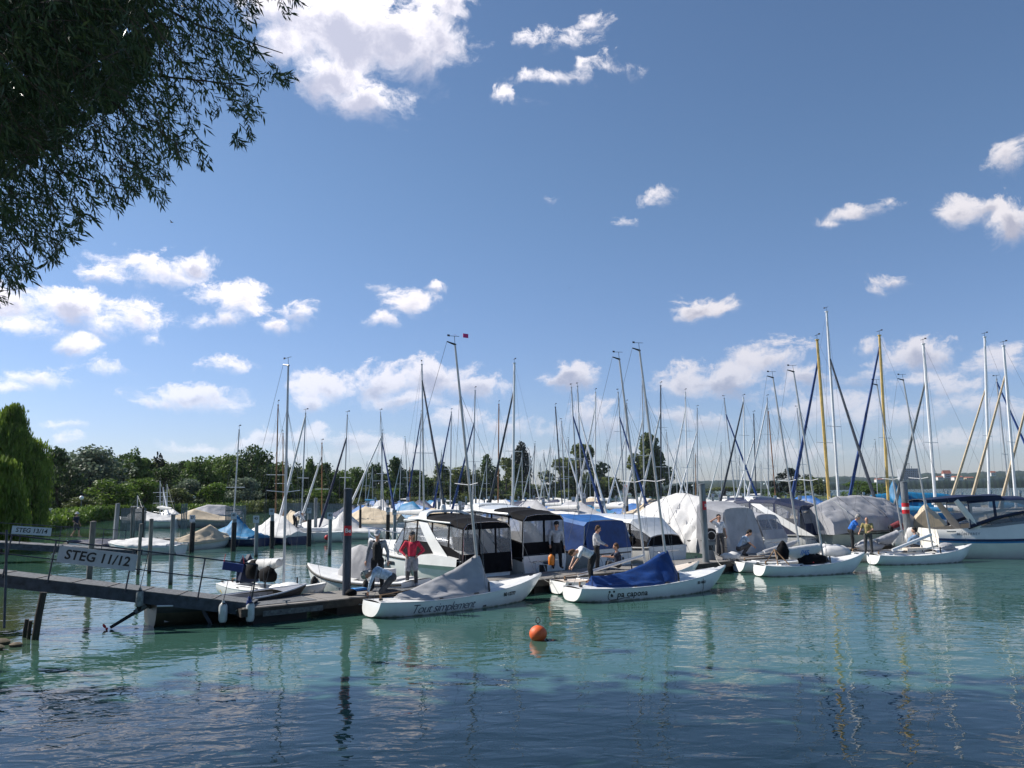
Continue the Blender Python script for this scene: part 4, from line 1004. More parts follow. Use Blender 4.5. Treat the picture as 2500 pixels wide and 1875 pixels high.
for i, (u0, u1, vt) in enumerate([(1466, 1480, 1188), (1482, 1500, 1186), (1502, 1520, 1189), (1523, 1545, 1184), (1548, 1562, 1190), (1566, 1582, 1188)]):
    house('%s red roofed house from the left behind the masts' % ['first', 'second', 'third', 'fourth', 'fifth', 'sixth'][i], u0, u1, vt, 1199, 760, [WH, M['tbeige'], WH, mat('brick', (.3, .14, .10), .85, .2, .3), WH, CON][i], group='red roofed houses behind the masts')
house('dark grey flat block rising behind the red roofs', 1484, 1498, 1176, 1198, 1000, CON, False, 4, 4, 'apartment_block', 'building')

# the air over the lake
mb = MB(); mb.box((0, 1800, 57), (6400, 4000, 116)); hz_ = mb.build('haze', None); hz_.data.materials.clear()
hm_ = bpy.data.materials.new('haze'); hm_.use_nodes = True; hm_.node_tree.nodes.clear(); pv = hm_.node_tree.nodes.new('ShaderNodeVolumePrincipled'); pv.inputs['Color'].default_value = (.80, .87, 1.0, 1); pv.inputs['Density'].default_value = .00005; pv.inputs['Anisotropy'].default_value = .3
ho = hm_.node_tree.nodes.new('ShaderNodeOutputMaterial'); hm_.node_tree.links.new(pv.outputs[0], ho.inputs['Volume']); hz_.data.materials.append(hm_); tag(hz_, 'thin blue haze over the lake', None, None, 'stuff')
# ================================================================== TREES
def base_at(u, back=8.0):
    us = [p[0] for p in shore_px]; Y = np.interp(u, us, [p.y for p in SH]) + back; p = DP(u, 1200, float(Y)); return Vector((p.x, float(Y), .3))
def px_tree(label, u, vt, w, shape, leaf, seed, back=10, n=2600, size=.05, name='tree', cat='tree', group='trees along the far left shore', loc=None):
    b = loc or base_at(u, back); h = DP(u, vt, b.y).z - b.z; wm_ = w / F * b.y
    return tree(label, b, h * 1.04, wm_ * 1.55, shape, leaf, seed, n, size, group, name, cat)
TL = [('dark fir behind the weeping willows', 140, 1098, 74, 'round', 'dark', 1, 34), ('big silver grey willow left of the bare topped tree', 218, 1094, 150, 'round', 'silver', 2, 26), ('thin topped tree between silver willow and dark cedar', 330, 1100, 80, 'airy', 'green', 3, 28),
 ('dark cedar peak behind the green trees', 384, 1104, 56, 'cone', 'conif', 4, 42), ('green tree below the dark cedar', 400, 1134, 90, 'round', 'dark', 5, 26), ('bright bush at the left end of the shore', 268, 1166, 110, 'bush', 'bright', 6, 8), ('rounded bright tree left of the moored masts', 352, 1156, 84, 'bush', 'bright', 7, 9),
 ('broad green tree right of the cedar', 486, 1114, 96, 'round', 'green', 8, 30), ('second broad green tree right of the cedar', 548, 1116, 90, 'round', 'green', 9, 32), ('tallest dark green tree in the middle of the shore', 612, 1086, 92, 'round', 'dark', 10, 30),
 ('silver bush under the broad green trees', 462, 1168, 66, 'bush', 'silver', 11, 12), ('olive bush left of the tall keelboat mast', 524, 1178, 64, 'bush', 'bright', 12, 8), ('silver bush right of the olive bush', 600, 1160, 72, 'bush', 'silver', 13, 12), ('dark bush at the shoreline behind the blue tent', 430, 1190, 70, 'bush', 'olive', 14, 7),
 ('green tree filling the gap behind the silver willow', 300, 1138, 110, 'round', 'dark', 15, 36), ('low green bush by the left lamp', 205, 1210, 70, 'bush', 'olive', 16, 6), ('tree behind the brown masts', 668, 1124, 84, 'round', 'green', 17, 30), ('dark conifer tip behind the brown masts', 698, 1120, 30, 'cone', 'conif', 18, 40),
 ('green tree right of the brown masts', 722, 1132, 60, 'round', 'dark', 19, 24), ('thin tree between the masts', 756, 1126, 46, 'tall', 'green', 20, 24), ('round dark tree left of the big pylon', 786, 1132, 68, 'round', 'dark', 21, 26), ('low tree behind the big pylon', 828, 1150, 64, 'round', 'green', 22, 20), ('bright bush behind the big pylon', 770, 1190, 84, 'bush', 'bright', 23, 8),
 ('low tree right of the big pylon', 866, 1144, 56, 'round', 'green', 24, 22), ('dark tree above the blue covers', 912, 1134, 62, 'round', 'dark', 25, 24), ('tall round tree over the first cruiser', 966, 1126, 62, 'tall', 'dark', 26, 24), ('olive bush over the first cruiser', 880, 1186, 80, 'bush', 'olive', 27, 8), ('bright bush under the tall round tree', 950, 1190, 80, 'bush', 'bright', 28, 8),
 ('low wood right of the tall round tree', 1020, 1164, 60, 'round', 'dark', 29, 20), ('silvery tree left of the leaning keelboat mast', 1074, 1134, 68, 'tall', 'olive', 30, 20), ('silvery tree right of the leaning keelboat mast', 1130, 1138, 72, 'round', 'olive', 31, 20), ('dark pointed tree left of the brown mast', 1188, 1116, 62, 'tall', 'dark', 32, 20),
 ('airy willow left of the poplar', 1236, 1110, 70, 'airy', 'olive', 33, 18), ('low bushes under the poplar', 1290, 1184, 80, 'bush', 'dark', 34, 10), ('bush between the keelboat mast and the poplar', 1180, 1190, 84, 'bush', 'olive', 35, 6), ('tall thin poplar above the second cruiser', 1273, 1080, 50, 'poplar', 'conif', 36, 14)]
for a in TL:
    lb, u, vt, w, shp, lf, sd, bk = a; big = w > 80
    px_tree(lb, u, vt, w, shp, lf, sd, bk, 7000 if shp == 'poplar' else 5200 if big else 3000, (.036 if big else .048) * (.8 if shp in ('airy', 'poplar') else 1), 'poplar' if shp == 'poplar' else 'bush' if shp == 'bush' else 'conifer' if shp == 'cone' else 'tree', 'bush' if shp == 'bush' else 'tree')
_k = {}
for i in range(27):
    u = 128 + i * 44; vt = float(np.interp(u, [120, 220, 380, 480, 600, 680, 800, 900, 1000, 1100, 1300], [1112, 1108, 1120, 1126, 1108, 1134, 1146, 1156, 1152, 1160, 1176])) + rng0.uniform(-5, 9)
    where = 'left of the silver mast' if u < 570 else 'left of the big pylon' if u < 845 else 'behind the first cruiser' if u < 1090 else 'under the poplar'; j = _k.get(where, 0); _k[where] = j + 1
    px_tree('%s tree from the left in the back row %s' % (['first', 'second', 'third', 'fourth', 'fifth', 'sixth', 'seventh', 'eighth', 'ninth', 'tenth', 'eleventh'][j], where), u, vt, 84, 'round', ['dark', 'green', 'olive', 'dark'][i % 4], 60 + i % 5, 44, 3600, .045, group='back row of trees on the far shore')
for (lb, u, vt, w, shp, lf, sd, vb) in [('big loose willow behind the blue canopy boat', 1416, 1086, 108, 'round', 'olive', 40, 1216), ('tall willow behind the pair of keelboat masts', 1588, 1074, 84, 'tall', 'olive', 41, 1214), ('low dark wood left of the middle pylon', 1680, 1178, 90, 'bush', 'dark', 42, 1213),
   ('low green bushes right of the middle pylon', 1770, 1188, 90, 'bush', 'olive', 43, 1213), ('dark spreading pine behind the navy canopy', 1934, 1140, 84, 'airy', 'conif', 44, 1214), ('light green bush right of the spreading pine', 1984, 1162, 66, 'bush', 'olive', 45, 1215), ('round dark bush between the yellow masts', 2108, 1170, 84, 'bush', 'green', 46, 1215),
   ('low bush left of the red roofed houses', 1345, 1192, 60, 'bush', 'dark', 47, 1214), ('low bush right of the tall willow', 1640, 1194, 50, 'bush', 'green', 48, 1213), ('low bush in front of the dark wood', 1840, 1192, 80, 'bush', 'dark', 49, 1213), ('small bush right of the round dark bush', 2160, 1188, 40, 'bush', 'green', 50, 1215), ('low bush left of the spreading pine', 1900, 1190, 50, 'bush', 'green', 51, 1214)]:
    b = P(u, vb - 2, .3); px_tree(lb, u, vt, w, shp, lf, sd, n=8500 if u in (1416, 1588) else 4200, size=.052 if u in (1416, 1588) else .036, name='bush' if shp == 'bush' else 'pine' if 'pine' in lb else 'tree', cat='bush' if shp == 'bush' else 'tree', group='trees on the spit of land', loc=b)
for lb, u, v, h, w, sd, Y in [('tall weeping willow at the left edge', 22, 1300, 0, 0, 1, 76), ('small bright weeping willow at the left edge', -5, 1330, 0, 0, 2, 52)]:
    b = P(u, 1206, 3); b = DP(u, 1210, Y); b.z = .3; vt, wp = ((1000, 205), (1126, 150))[sd - 1]; weeping(lb, b, DP(u, vt, Y).z * 1.1, wp / F * Y, sd, 1900 if sd == 1 else 1300)
# reeds and tall grass along the water's edge
def reeds(name, label, pts, width, h, n, lf, seed):
    rng = np.random.default_rng(seed); P_ = []
    for _ in range(n):
        i = rng.integers(0, len(pts) - 1); q = rng.uniform(); a, b = pts[i], pts[i + 1]; P_.append((a.x + (b.x - a.x) * q + rng.uniform(-.3, .3), a.y + (b.y - a.y) * q + rng.uniform(-1, width), .2 + rng.uniform(.1, h)))
    v = leaf_cards(np.array(P_), .55, rng, .45, 2.0); o = bpy.data.objects.new(name, cards_mesh(name, v, LM[lf])); COL.objects.link(o); tag(o, label, 'reeds', None, 'stuff')
reeds('reeds', 'bright green reeds along the left shore', SH[3:8], 6, 1.8, 9000, 'bright', 5)
reeds('waterside_grass', 'darker reeds along the middle shore', SH[7:], 9, 2.2, 9000, 'olive', 6)
reeds('bank_grass', 'long grass on the bank under the weeping willows', SH[0:4], 8, 1.2, 6000, 'bright', 8)

def lamp(label, u, v, Y):
    p = DP(u, v, Y); t = thing('street_lamp', label, 'street lamp', (p.x, p.y, .3), 0, 'globe lamps along the shore path'); mb = MB(); mb.tube([(0, 0, 0), (0, 0, p.z - .3)], .06, 6); mb.build('post', M['steel'], t)
    mb = MB(); mb.ball((0, 0, p.z - .1), .32, 12); mb.build('lamp_globe', M['lampw'], t, True)
for lb, u, v, Y in [('white globe lamp left of the bright bush', 199, 1219, 118), ('white globe lamp above the covered motorboats', 474, 1216, 148), ('white globe lamp left of the leaning keelboat mast', 1117, 1201, 270), ('white globe lamp behind the tall pylon', 918, 1203, 240), ('white globe lamp left of the navy canopy cruiser', 1866, 1183, 290), ('white globe lamp right of the spreading pine', 2011, 1175, 285), ('white globe lamp left of the middle pylon', 1691, 1187, 290)]: lamp(lb, u, v, Y)

# ================================================================== OVERHANGING WILLOW, upper left
WPOLY = [(-900, -900), (760, -900), (750, -60), (738, 20), (700, 40), (640, -20), (610, 60), (640, 130), (700, 170), (742, 196), (700, 205), (655, 190), (630, 225), (640, 290), (600, 360), (570, 345), (560, 290), (520, 270), (500, 330), (525, 388), (490, 410), (430, 400), (400, 440), (418, 480), (370, 500), (320, 470), (290, 500), (310, 520), (255, 520), (200, 560), (215, 600), (160, 610), (130, 650), (90, 660), (60, 690), (20, 700), (20, 745), (-20, 750), (-900, 900)]
def poly_sd(pts, poly):
    """signed distance in photo pixels, positive inside"""
    P0 = np.array(poly, float); P1 = np.roll(P0, -1, 0); d = np.full(len(pts), 1e9); ins = np.zeros(len(pts), bool)
    for a, b in zip(P0, P1):
        e = b - a; w = pts - a; t_ = np.clip((w @ e) / (e @ e), 0, 1)[:, None]; d = np.minimum(d, np.linalg.norm(w - e * t_, axis=1))
        c = (a[1] > pts[:, 1]) != (b[1] > pts[:, 1]); xi = a[0] + (pts[:, 1] - a[1]) * (e[0]) / (e[1] if abs(e[1]) > 1e-9 else 1e-9); ins ^= c & (pts[:, 0] < xi)
    return np.where(ins, d, -d)
CMn = np.array([[CM[i][j] for j in range(3)] for i in range(3)])
def rays_np(u, v): return np.stack([(u - 1250) / F, -(v - 937.5) / F, -np.ones_like(u)], 1) @ CMn.T
def proj_np(p):
    q = (p - np.array([0, 0, EYE])) @ CMn; z = -q[:, 2]; return np.stack([1250 + F * q[:, 0] / z, 937.5 - F * q[:, 1] / z], 1), z
def willow():
    rng = np.random.default_rng(11); t = thing('willow_tree', 'dark willow whose branches hang over the upper left corner', 'tree', (-14.5, 9.0, .3)); O = np.array([-14.5, 9.0, .3])
    N_ = 26000; uv = np.stack([rng.uniform(-420, 760, N_), rng.uniform(-420, 760, N_)], 1); sd = poly_sd(uv, WPOLY)
    cl = np.array([wr(a / 46, b / 46) + .7 * wr(b / 95 + 3, a / 95) for a, b in uv])
    keep = (sd > 2) & (rng.uniform(size=N_) < np.clip(.08 + sd / 640 + .60 * cl, .015, .88)); uv = uv[keep]; sd = sd[keep]
    deep = rng.uniform(6.2, 11.5, len(uv)); r_ = rays_np(uv[:, 0], uv[:, 1]); st = np.array([0, 0, EYE]) + r_ * (deep / r_[:, 1])[:, None]
    ln = np.clip(rng.uniform(.25, .62, len(uv)), .1, .12 + sd / 220); dr = np.stack([rng.normal(.42, .35, len(uv)), rng.normal(0, .35, len(uv)), rng.normal(-.62, .3, len(uv))], 1); dr /= np.linalg.norm(dr, axis=1, keepdims=True)
    K = 11; V = []; st = st - dr * ln[:, None] * .6
    for k in range(K):
        q = (k + rng.uniform(0, .6, len(uv))) / K; c = st + dr * (ln * q)[:, None]; c[:, 2] -= .10 * ln * q ** 2
        s_ = rng.normal(size=(len(uv), 3)); s_ -= (s_ * dr).sum(1, keepdims=True) * dr; s_ /= np.linalg.norm(s_, axis=1, keepdims=True)
        lf = dr * .75 + s_ * .62 + np.array([0, 0, -.25]); lf /= np.linalg.norm(lf, axis=1, keepdims=True); L_ = rng.uniform(.07, .125, (len(uv), 1)); w = np.cross(lf, rng.normal(size=lf.shape)); w /= np.linalg.norm(w, axis=1, keepdims=True); w = w * L_ * .095
        V.append(np.stack([c, c + lf * L_ * .42 + w, c + lf * L_, c + lf * L_ * .42 - w], 1).reshape(-1, 3))
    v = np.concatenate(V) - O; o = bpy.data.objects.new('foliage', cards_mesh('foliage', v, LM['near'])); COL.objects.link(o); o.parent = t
    m = MB()
    for i in range(0, len(uv), 3):
        a = st[i] - O; b = a + dr[i] * ln[i]; m.tube([a, (a + b) / 2 + np.array([0, 0, .02]), b], [.005, .003, .0015], 3, False)
    for (a, b, c, d, r0) in [((-300, -250), (60, 60), (330, 180), (620, 210), .035), ((-300, -150), (0, 250), (150, 420), (330, 470), .03), ((-200, -300), (250, -60), (480, 60), (690, 130), .03), ((-300, 100), (-60, 420), (30, 560), (80, 640), .025), ((-200, -100), (180, 160), (330, 300), (500, 380), .028)]:
        pts = [DP(p[0], p[1], 8.6 - .3 * i) - Vector(O) for i, p in enumerate((a, b, c, d))]; m.tube(pts, [r0, r0 * .7, r0 * .4, .004], 6)
    m.build('twigs', BARK, t)
    # the high crown that shades the near water: outside the picture or behind the hanging foliage
    N2 = 60000; tg = np.stack([rng.uniform(-11, 12, N2), rng.uniform(3.5, 13.6, N2) + rng.exponential(.7, N2), np.zeros(N2)], 1); z = rng.uniform(8, 24, N2)[:, None]; p = tg + np.array(list(SUN)) * (z / SUN.z)
    uvp, dz = proj_np(p); sdp = poly_sd(uvp, WPOLY); marg = .6 * F / np.maximum(dz, 1)
    ok = ((uvp[:, 0] < -marg) | (uvp[:, 1] < -marg) | (sdp > marg + 150)) & (dz > 1)
    cl2 = np.array([wr(a * .22, b * .22) + .6 * wr(c_ * .2, a * .31) for a, b, c_ in p]); ok &= cl2 > -.7
    # keep the crown within reach of its limbs
    ok &= (np.linalg.norm((p - np.array([-13, 16, 14])) / np.array([18, 14, 12]), axis=1) < 1)
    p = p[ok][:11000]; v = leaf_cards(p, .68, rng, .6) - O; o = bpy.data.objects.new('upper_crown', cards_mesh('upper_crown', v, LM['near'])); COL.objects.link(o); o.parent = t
    m = MB(); m.tube([(0, 0, -.4), (.2, .3, 3), (.1, 1.0, 7), (.4, 2.4, 12), (.2, 3.6, 17)], [.5, .42, .34, .24, .1], 12); m.tube([(.2, .3, 3), (2.2, .2, 6.5), (4.6, -.2, 8.6)], [.28, .18, .06], 8); m.tube([(.1, 1, 7), (-2, 4, 11), (-3, 8, 15)], [.26, .16, .05], 8); m.tube([(.1, 1, 7), (3, 4, 13), (5, 7, 18)], [.26, .16, .05], 8)
    m.build('trunk', BARK, t, True); return len(v)
print('willow upper cards', willow())
# ================================================================== PONTOONS AND GANGWAYS
EA = R(37.5); E = Vector((math.cos(EA), math.sin(EA), 0)); NN = Vector((-math.sin(EA), math.cos(EA), 0)); N0 = Vector((-7.1, 21.56, 0))
def dk(t, n=0.0, z=0.0): return N0 + E * t + NN * n + Vector((0, 0, z))
def pontoon(label, org, ang, length, width=2.05, z=.45, group=None, detail=True):
    t = thing('pontoon', label, 'pontoon', (org[0], org[1], 0), ang, group)
    m = MB(); k = 0; x = 0.0
    while x < length:
        w = 2.4 if not detail else 2.38; m.box((x + w / 2, width / 2, z - .03), (w - .02, width - .14, .055)); x += 2.4
    m.build('deck_planks', M['plank'], t)
    m = MB(); L = math.ceil(length / 2.4) * 2.4
    for y in (.04, width - .04): m.box((L / 2, y, z - .12), (L, .075, .20))
    m.box((-.04, width / 2, z - .12), (.075, width, .20)); m.build('side_beam', M['timberd'], t)
    m = MB(); x = .3
    while x < L: m.box((x + .75, width / 2, .06), (1.5, width * .86, .40)); x += 2.4
    m.build('floats', M['tar'], t)
    if detail:
        m = MB(); x = 1.2
        while x < L:
            for y in (.14, width - .14): m.box((x, y, z + .045), (.05, .04, .07)); m.tube([(x - .11, y, z + .085), (x + .11, y, z + .085)], .014, 5)
            x += 2.4
        m.build('cleats', M['steel'], t)
    return t
front = pontoon('long grey front pontoon with the small keelboats alongside', N0, EA, 46)
m = MB(); m.box((1.35, -.012, .27), (1.7, .02, .14)); 
for k in range(12): m.box((.55 + k * .14, -.022, .27), (.02, .01, .14))
m.build('side_grating', M['grating'], front)
m = MB(); m.box((1.2, .95, .457), (1.9, 1.3, .012)); m.box((5.4, .95, .457), (2.2, 1.3, .012)); m.build('grey_mat', M['grating'], front)
d2 = P(170, 1342); e2 = P(760, 1312); a2 = math.atan2(e2.y - d2.y, e2.x - d2.x)
pontoon('dark second pontoon behind the small tented boats', d2, a2, 34, 1.6, .4)
for i, (u0, v0, u1, v1) in enumerate([(900, 1262, 1500, 1226), (1180, 1262, 1760, 1228), (1600, 1262, 2300, 1232)]):
    a, b = P(u0, v0), P(u1, v1); pontoon(['pontoon crossing behind the first cruisers', 'pontoon behind the blue canopied boats', 'pontoon behind the navy canopied cruiser'][i], a, math.atan2(b.y - a.y, b.x - a.x), (b - a).length, 1.6, .4, 'pontoons further out', False)

def gangway(label, A, B, width, sign_key, railh, posts, sign_span, beam=.30, side=-1, name='gangway', ysc=1.0):
    """local x runs A -> B down the slope; near side is y=0"""
    d = B - A; L = d.length; x = d.normalized(); y = Vector((-x.y, x.x, 0)).normalized(); z = x.cross(y); t = thing(name, label, 'gangway', A)
    t.matrix_world = Matrix.Translation(A) @ Matrix((x, y, z)).transposed().to_4x4()
    m = MB(); m.box((L / 2, .05, -beam / 2), (L, .10, beam)); m.box((L / 2, width - .05, -beam / 2), (L, .10, beam))
    k = .5
    while k < L: m.box((k, width / 2, -beam * .6), (.08, width - .2, .1)); k += 1.2
    m.build('side_beams', M['steeld'], t)
    m = MB(); m.box((L / 2, width / 2, .012), (L, width + .02, .022)); m.build('walkway', M['grating'], t)
    m = MB()
    k = .4
    while k < L: m.box((k, width / 2, .03), (.03, width, .015), R(0)); k += .9
    m.build('tread_strips', M['timber'], t)
    m = MB()
    for yy, ps in ((-.02, posts),):
        m.tube([(ps[0], yy, railh), (ps[-1], yy, railh)], .020, 6); m.tube([(ps[0], yy, railh * .53), (ps[-1], yy, railh * .53)], .016, 6)
        m.tube([(ps[0], yy, railh), (ps[0], yy, railh * .53)], .018, 6); m.tube([(ps[-1], yy, railh), (ps[-1], yy, railh * .53)], .018, 6)
    m.build('handrail', M['rail'], t)
    for yy in (-.02,):
        for p in posts[1:-1]: m = MB(); m.tube([(p, yy, -.06), (p + .0, yy, railh)], .021, 6); m.build('rail_post', M['rail'], t)
    s0, s1, h0, h1 = sign_span; sg = thing('sign', 'white panel lettered ' + ('STEG 11/12 on the near gangway rail' if sign_key == 'steg1' else 'STEG 13/14 on the far gangway rail'), 'sign', (0, 0, 0)); sg.matrix_world = t.matrix_world.copy()
    m = MB(); m.box(((s0 + s1) / 2, -.065, (h0 + h1) / 2), (s1 - s0, .02, h1 - h0)); m.build('panel', M['signw'], sg)
    m = MB()
    for q in (.03, .97): m.box((s0 + (s1 - s0) * q, -.05, (h0 + h1) / 2), (.03, .03, h1 - h0 + .04))
    m.build('clips', M['steel'], sg)
    place_text('lettering', T[sign_key], sg, ((s0 + s1) / 2, -.078, (h0 + h1) / 2), (1, 0, 0), (0, 0, 1))
    return t
gA0 = P(0, 1404, 1.43); gB0 = Vector((-7.0, 21.85, .52)); gA = gA0 + (gA0 - gB0).normalized() * 2.2
gw = gangway('near steel gangway sloping down to the front pontoon', gA, gB0, 1.15, 'steg1', 1.04, [], (0, 0, 0, 0)) if False else None
Lg = (gB0 - gA).length
def gx(u): # distance along the gangway seen at photo column u
    best = min(range(400), key=lambda i: abs(1250 + F * ((CM.inverted() @ ((gA + (gB0 - gA) * (i / 400)) - Vector((0, 0, EYE)))).x / -(CM.inverted() @ ((gA + (gB0 - gA) * (i / 400)) - Vector((0, 0, EYE)))).z) - u)); return best / 400 * Lg
gw = gangway('near steel gangway sloping down to the front pontoon', gA, gB0, .85, 'steg1', 1.04, [.6, gx(8), gx(118), gx(308), gx(484), gx(645), gx(695)], (gx(131), gx(322), .50, .93))
A2, B2 = P(-60, 1322, 1.15), P(330, 1345, .5)
gangway('far steel gangway leading to the second pontoon', A2, B2, 1.2, 'steg2', 1.05, [.8, 2.2, 4.2, 6.4, 8.8, (B2 - A2).length - .6], (1.75, 3.75, .52, .94))
# diagonal strut of the near gangway
m = MB(); m.box((gx(500), .4, -.45), (.09, .09, .75), mtx=Matrix.Rotation(R(-38), 3, 'Y')); m.build('strut', M['steeld'], gw)
gM = gw.matrix_world
def hang(label, u, body_top, mtl, kind='fender', yoff=-.12, ztop=.55, scale=1.0, group='fenders hanging from the gangway'):
    x = gx(u); t = thing('fender', label, 'fender', gM @ Vector((x, yoff, body_top)), 0, group); m = MB(); s = scale
    m.lathe([(.001, -.66 * s), (.03, -.65 * s), (.045, -.58 * s), (.095 * s, -.52 * s), (.115 * s, -.46 * s), (.12 * s, -.30 * s), (.115 * s, -.10 * s), (.09 * s, -.04 * s), (.04, 0), (.035, .05), (.001, .06)], 14); m.build('body', mtl, t, True)
    top = gM @ Vector((x, -.02, ztop)) - t.location; m = MB(); m.tube([(0, 0, .04), top * .5 + Vector((0, 0, .01)), top], .009, 5); m.ball((0, 0, .045), .028, 8); m.build('rope', M['black'], t)
    m = MB(); m.lathe([(.093 * s, -.525 * s), (.05, -.60 * s), (.034, -.67 * s), (.001, -.69 * s)], 12); m.lathe([(.05, .0), (.075 * s, -.02 * s), (.098 * s, -.055 * s)], 12); m.build('end_caps', M['black'], t, True)
hang('dirty grey fender with a black top, leftmost on the gangway', 345, .06, mat('dirty_fender', (.22, .24, .24), .6, .35, 8), scale=.80, ztop=1.04)
hang('long grey fender hanging in front of the work boat', 549, -.02, M['fend'], scale=.95)
hang('small blue fender at the foot of the gangway', 609, .16, M['fendb'], scale=.62, ztop=.55)
hang('white fender hanging against the pontoon end', 661, .08, M['fend'], scale=.95, ztop=1.0)
# blue float hanging from the gangway rail
t = thing('float_board', 'flat blue float board hanging from the gangway rail', 'float board', gM @ Vector((gx(556), -.10, 1.10))); m = MB(); m.slab([(-.36, -.05), (.34, -.05), (.38, .0), (.34, .05), (-.36, .05), (-.40, 0)], -.34, -.10); o = m.build('board', M['fendb'], t); o.rotation_euler = (0, R(9), 0); o.scale = (.72, 1, .85)
m = MB(); m.tube([(-.28, 0, -.05), (-.24, 0, .16)], .008, 4); m.tube([(.26, 0, -.10), (.22, 0, .12)], .008, 4); m.build('cord', M['red'], t)

# leaning posts under the gangway
def post3(label, p0, p1, r, mtl, group='old posts standing in the shallows', cat='post', name='wooden_post', n=8):
    t = thing(name, label, cat, p0, 0, group); m = MB(); d = p1 - p0; m.tube([Vector((0, 0, -.5)) - d.normalized() * .2, d * .5, d], [r, r, r * .95], n); m.build('shaft', M['pile_timberd'] if mtl == M['timberd'] else mtl, t, 'all')
    m = MB(); m.tube([d * .985, d * 1.01], r * 1.04, n); m.build('cap', mtl, t); return t
b = P(82, 1562); post3('thick leaning post under the near gangway', b, DP(106, 1447, b.y + .1), .085, M['timberd'])
b = P(58, 1556); post3('short dark post left of the leaning post', b, DP(66, 1512, b.y), .05, M['timberd'])
b = P(69, 1560); post3('stubby post between the two leaning ones', b, DP(75, 1516, b.y), .045, M['timberd'])
b = P(2, 1500, .4); post3('thin steel post at the left picture edge', DP(14, 1460, 19.6), DP(16, 1295, 19.6), .03, M['steeld'])

# ---------------------------------------------------------------- piles
def pile(label, ut, vt, ub, vb, wpx, mtl='steel', sleeve=None, plate=None, group='mooring piles', square=False, Y=None, sign=None, name='mooring_pile', cat='mooring pile'):
    b = P(ub, vb) if Y is None else DP(ub, vb, Y); tp = DP(ut, vt, b.y); t = thing(name, label, cat, (b.x, b.y, 0), 0, group); r = wpx / 2 / F * b.y; d = Vector((tp.x - b.x, 0, tp.z))
    n = 4 if square else 18; m = MB(); m.tube([Vector((0, 0, -1)), d * .5, d], r * (1.2 if square else 1), n); m.poly([d + Vector((r * math.cos(a), r * math.sin(a), .002)) for a in [2 * math.pi * k / 12 for k in range(12)]]); m.build('shaft', M['pile_' + mtl], t, not square)
    m = MB(); m.lathe([(r * .2, .02), (r * 1.06, .0), (r * 1.06, -.06), (r * 1.0, -.06)], n, tuple(d)); m.build('cap', M[mtl], t)
    if sleeve: z0, z1 = sleeve; m = MB(); m.tube([Vector((0, 0, max(-.4, z0))) + d * 0, Vector((d.x * z1 / d.z, 0, z1))], r * 1.18, n); m.build('black_sleeve', M['tar'], t)
    if plate:
        m = MB(); h = plate; m.box(d + Vector((0, -r - .01, -h * .2)), (h * .85, .015, h)); po = m.build('number_plate', M['signw'], t)
        place_text('number', T['num' if int(ut) % 2 else 'num2'], po, d + Vector((0, -r - .02, -h * .1)), (1, 0, 0), (0, 0, 1))
    if sign:
        z, h, key, ang = sign; m = MB(); rows = []
        for zz in (z - h / 2, z + h / 2): rows.append([(d.x * z / d.z + (r + .006) * math.cos(a), (r + .006) * math.sin(a), zz) for a in [R(-150 + ang) + R(150) * k / 10 for k in range(11)]])
        m.grid(rows); so_ = m.build('red_sign', M['red'], t)
        tm = T[key].copy()
        for v in tm.vertices:
            a = R(-90 + ang * .8) + v.co.x / r; v.co = Vector((d.x * z / d.z + (r + .012) * math.cos(a), (r + .012) * math.sin(a), z + v.co.y))
        o = bpy.data.objects.new('lettering', tm); COL.objects.link(o); o.parent = so_
    return t
pile('big dark steel pylon with a red sign reading Be', 850, 1193, 845, 1491, 20, 'steeld', None, None, 'big steel pylons on the front pontoon', sign=(2.32, .29, 'Be', 26), name='steel_pylon', cat='pylon')
pile('big steel pylon beside the man shading his eyes', 1713, 1181, 1726, 1390, 16, 'steel', None, None, 'big steel pylons on the front pontoon', sign=(2.75, .36, 'B', 40), name='steel_pylon', cat='pylon', Y=33.4)
py3 = pile('big steel pylon with a red and white band', 2206, 1176, 2219, 1345, 16, 'steel', None, None, 'big steel pylons on the front pontoon', Y=41.5, name='steel_pylon', cat='pylon')
for zz in (2.50, 2.16): mb = MB(); dd = DP(2206, 1176, 41.5) - P(2219, 1345) * 0; rr = 8 / F * 41.5 + .008; lx = (DP(2206, 1176, 41.5).x - DP(2219, 1345, 41.5).x) / DP(2206, 1176, 41.5).z; mb.tube([(lx * (zz - .1), 0, zz - .1), (lx * (zz + .1), 0, zz + .1)], rr, 18); mb.build('red_band', M['red'], py3, True)
mb = MB(); mb.tube([(lx * 2.26, 0, 2.26), (lx * 2.40, 0, 2.40)], rr, 18); mb.build('white_band', MATS['sign_white'], py3, True)
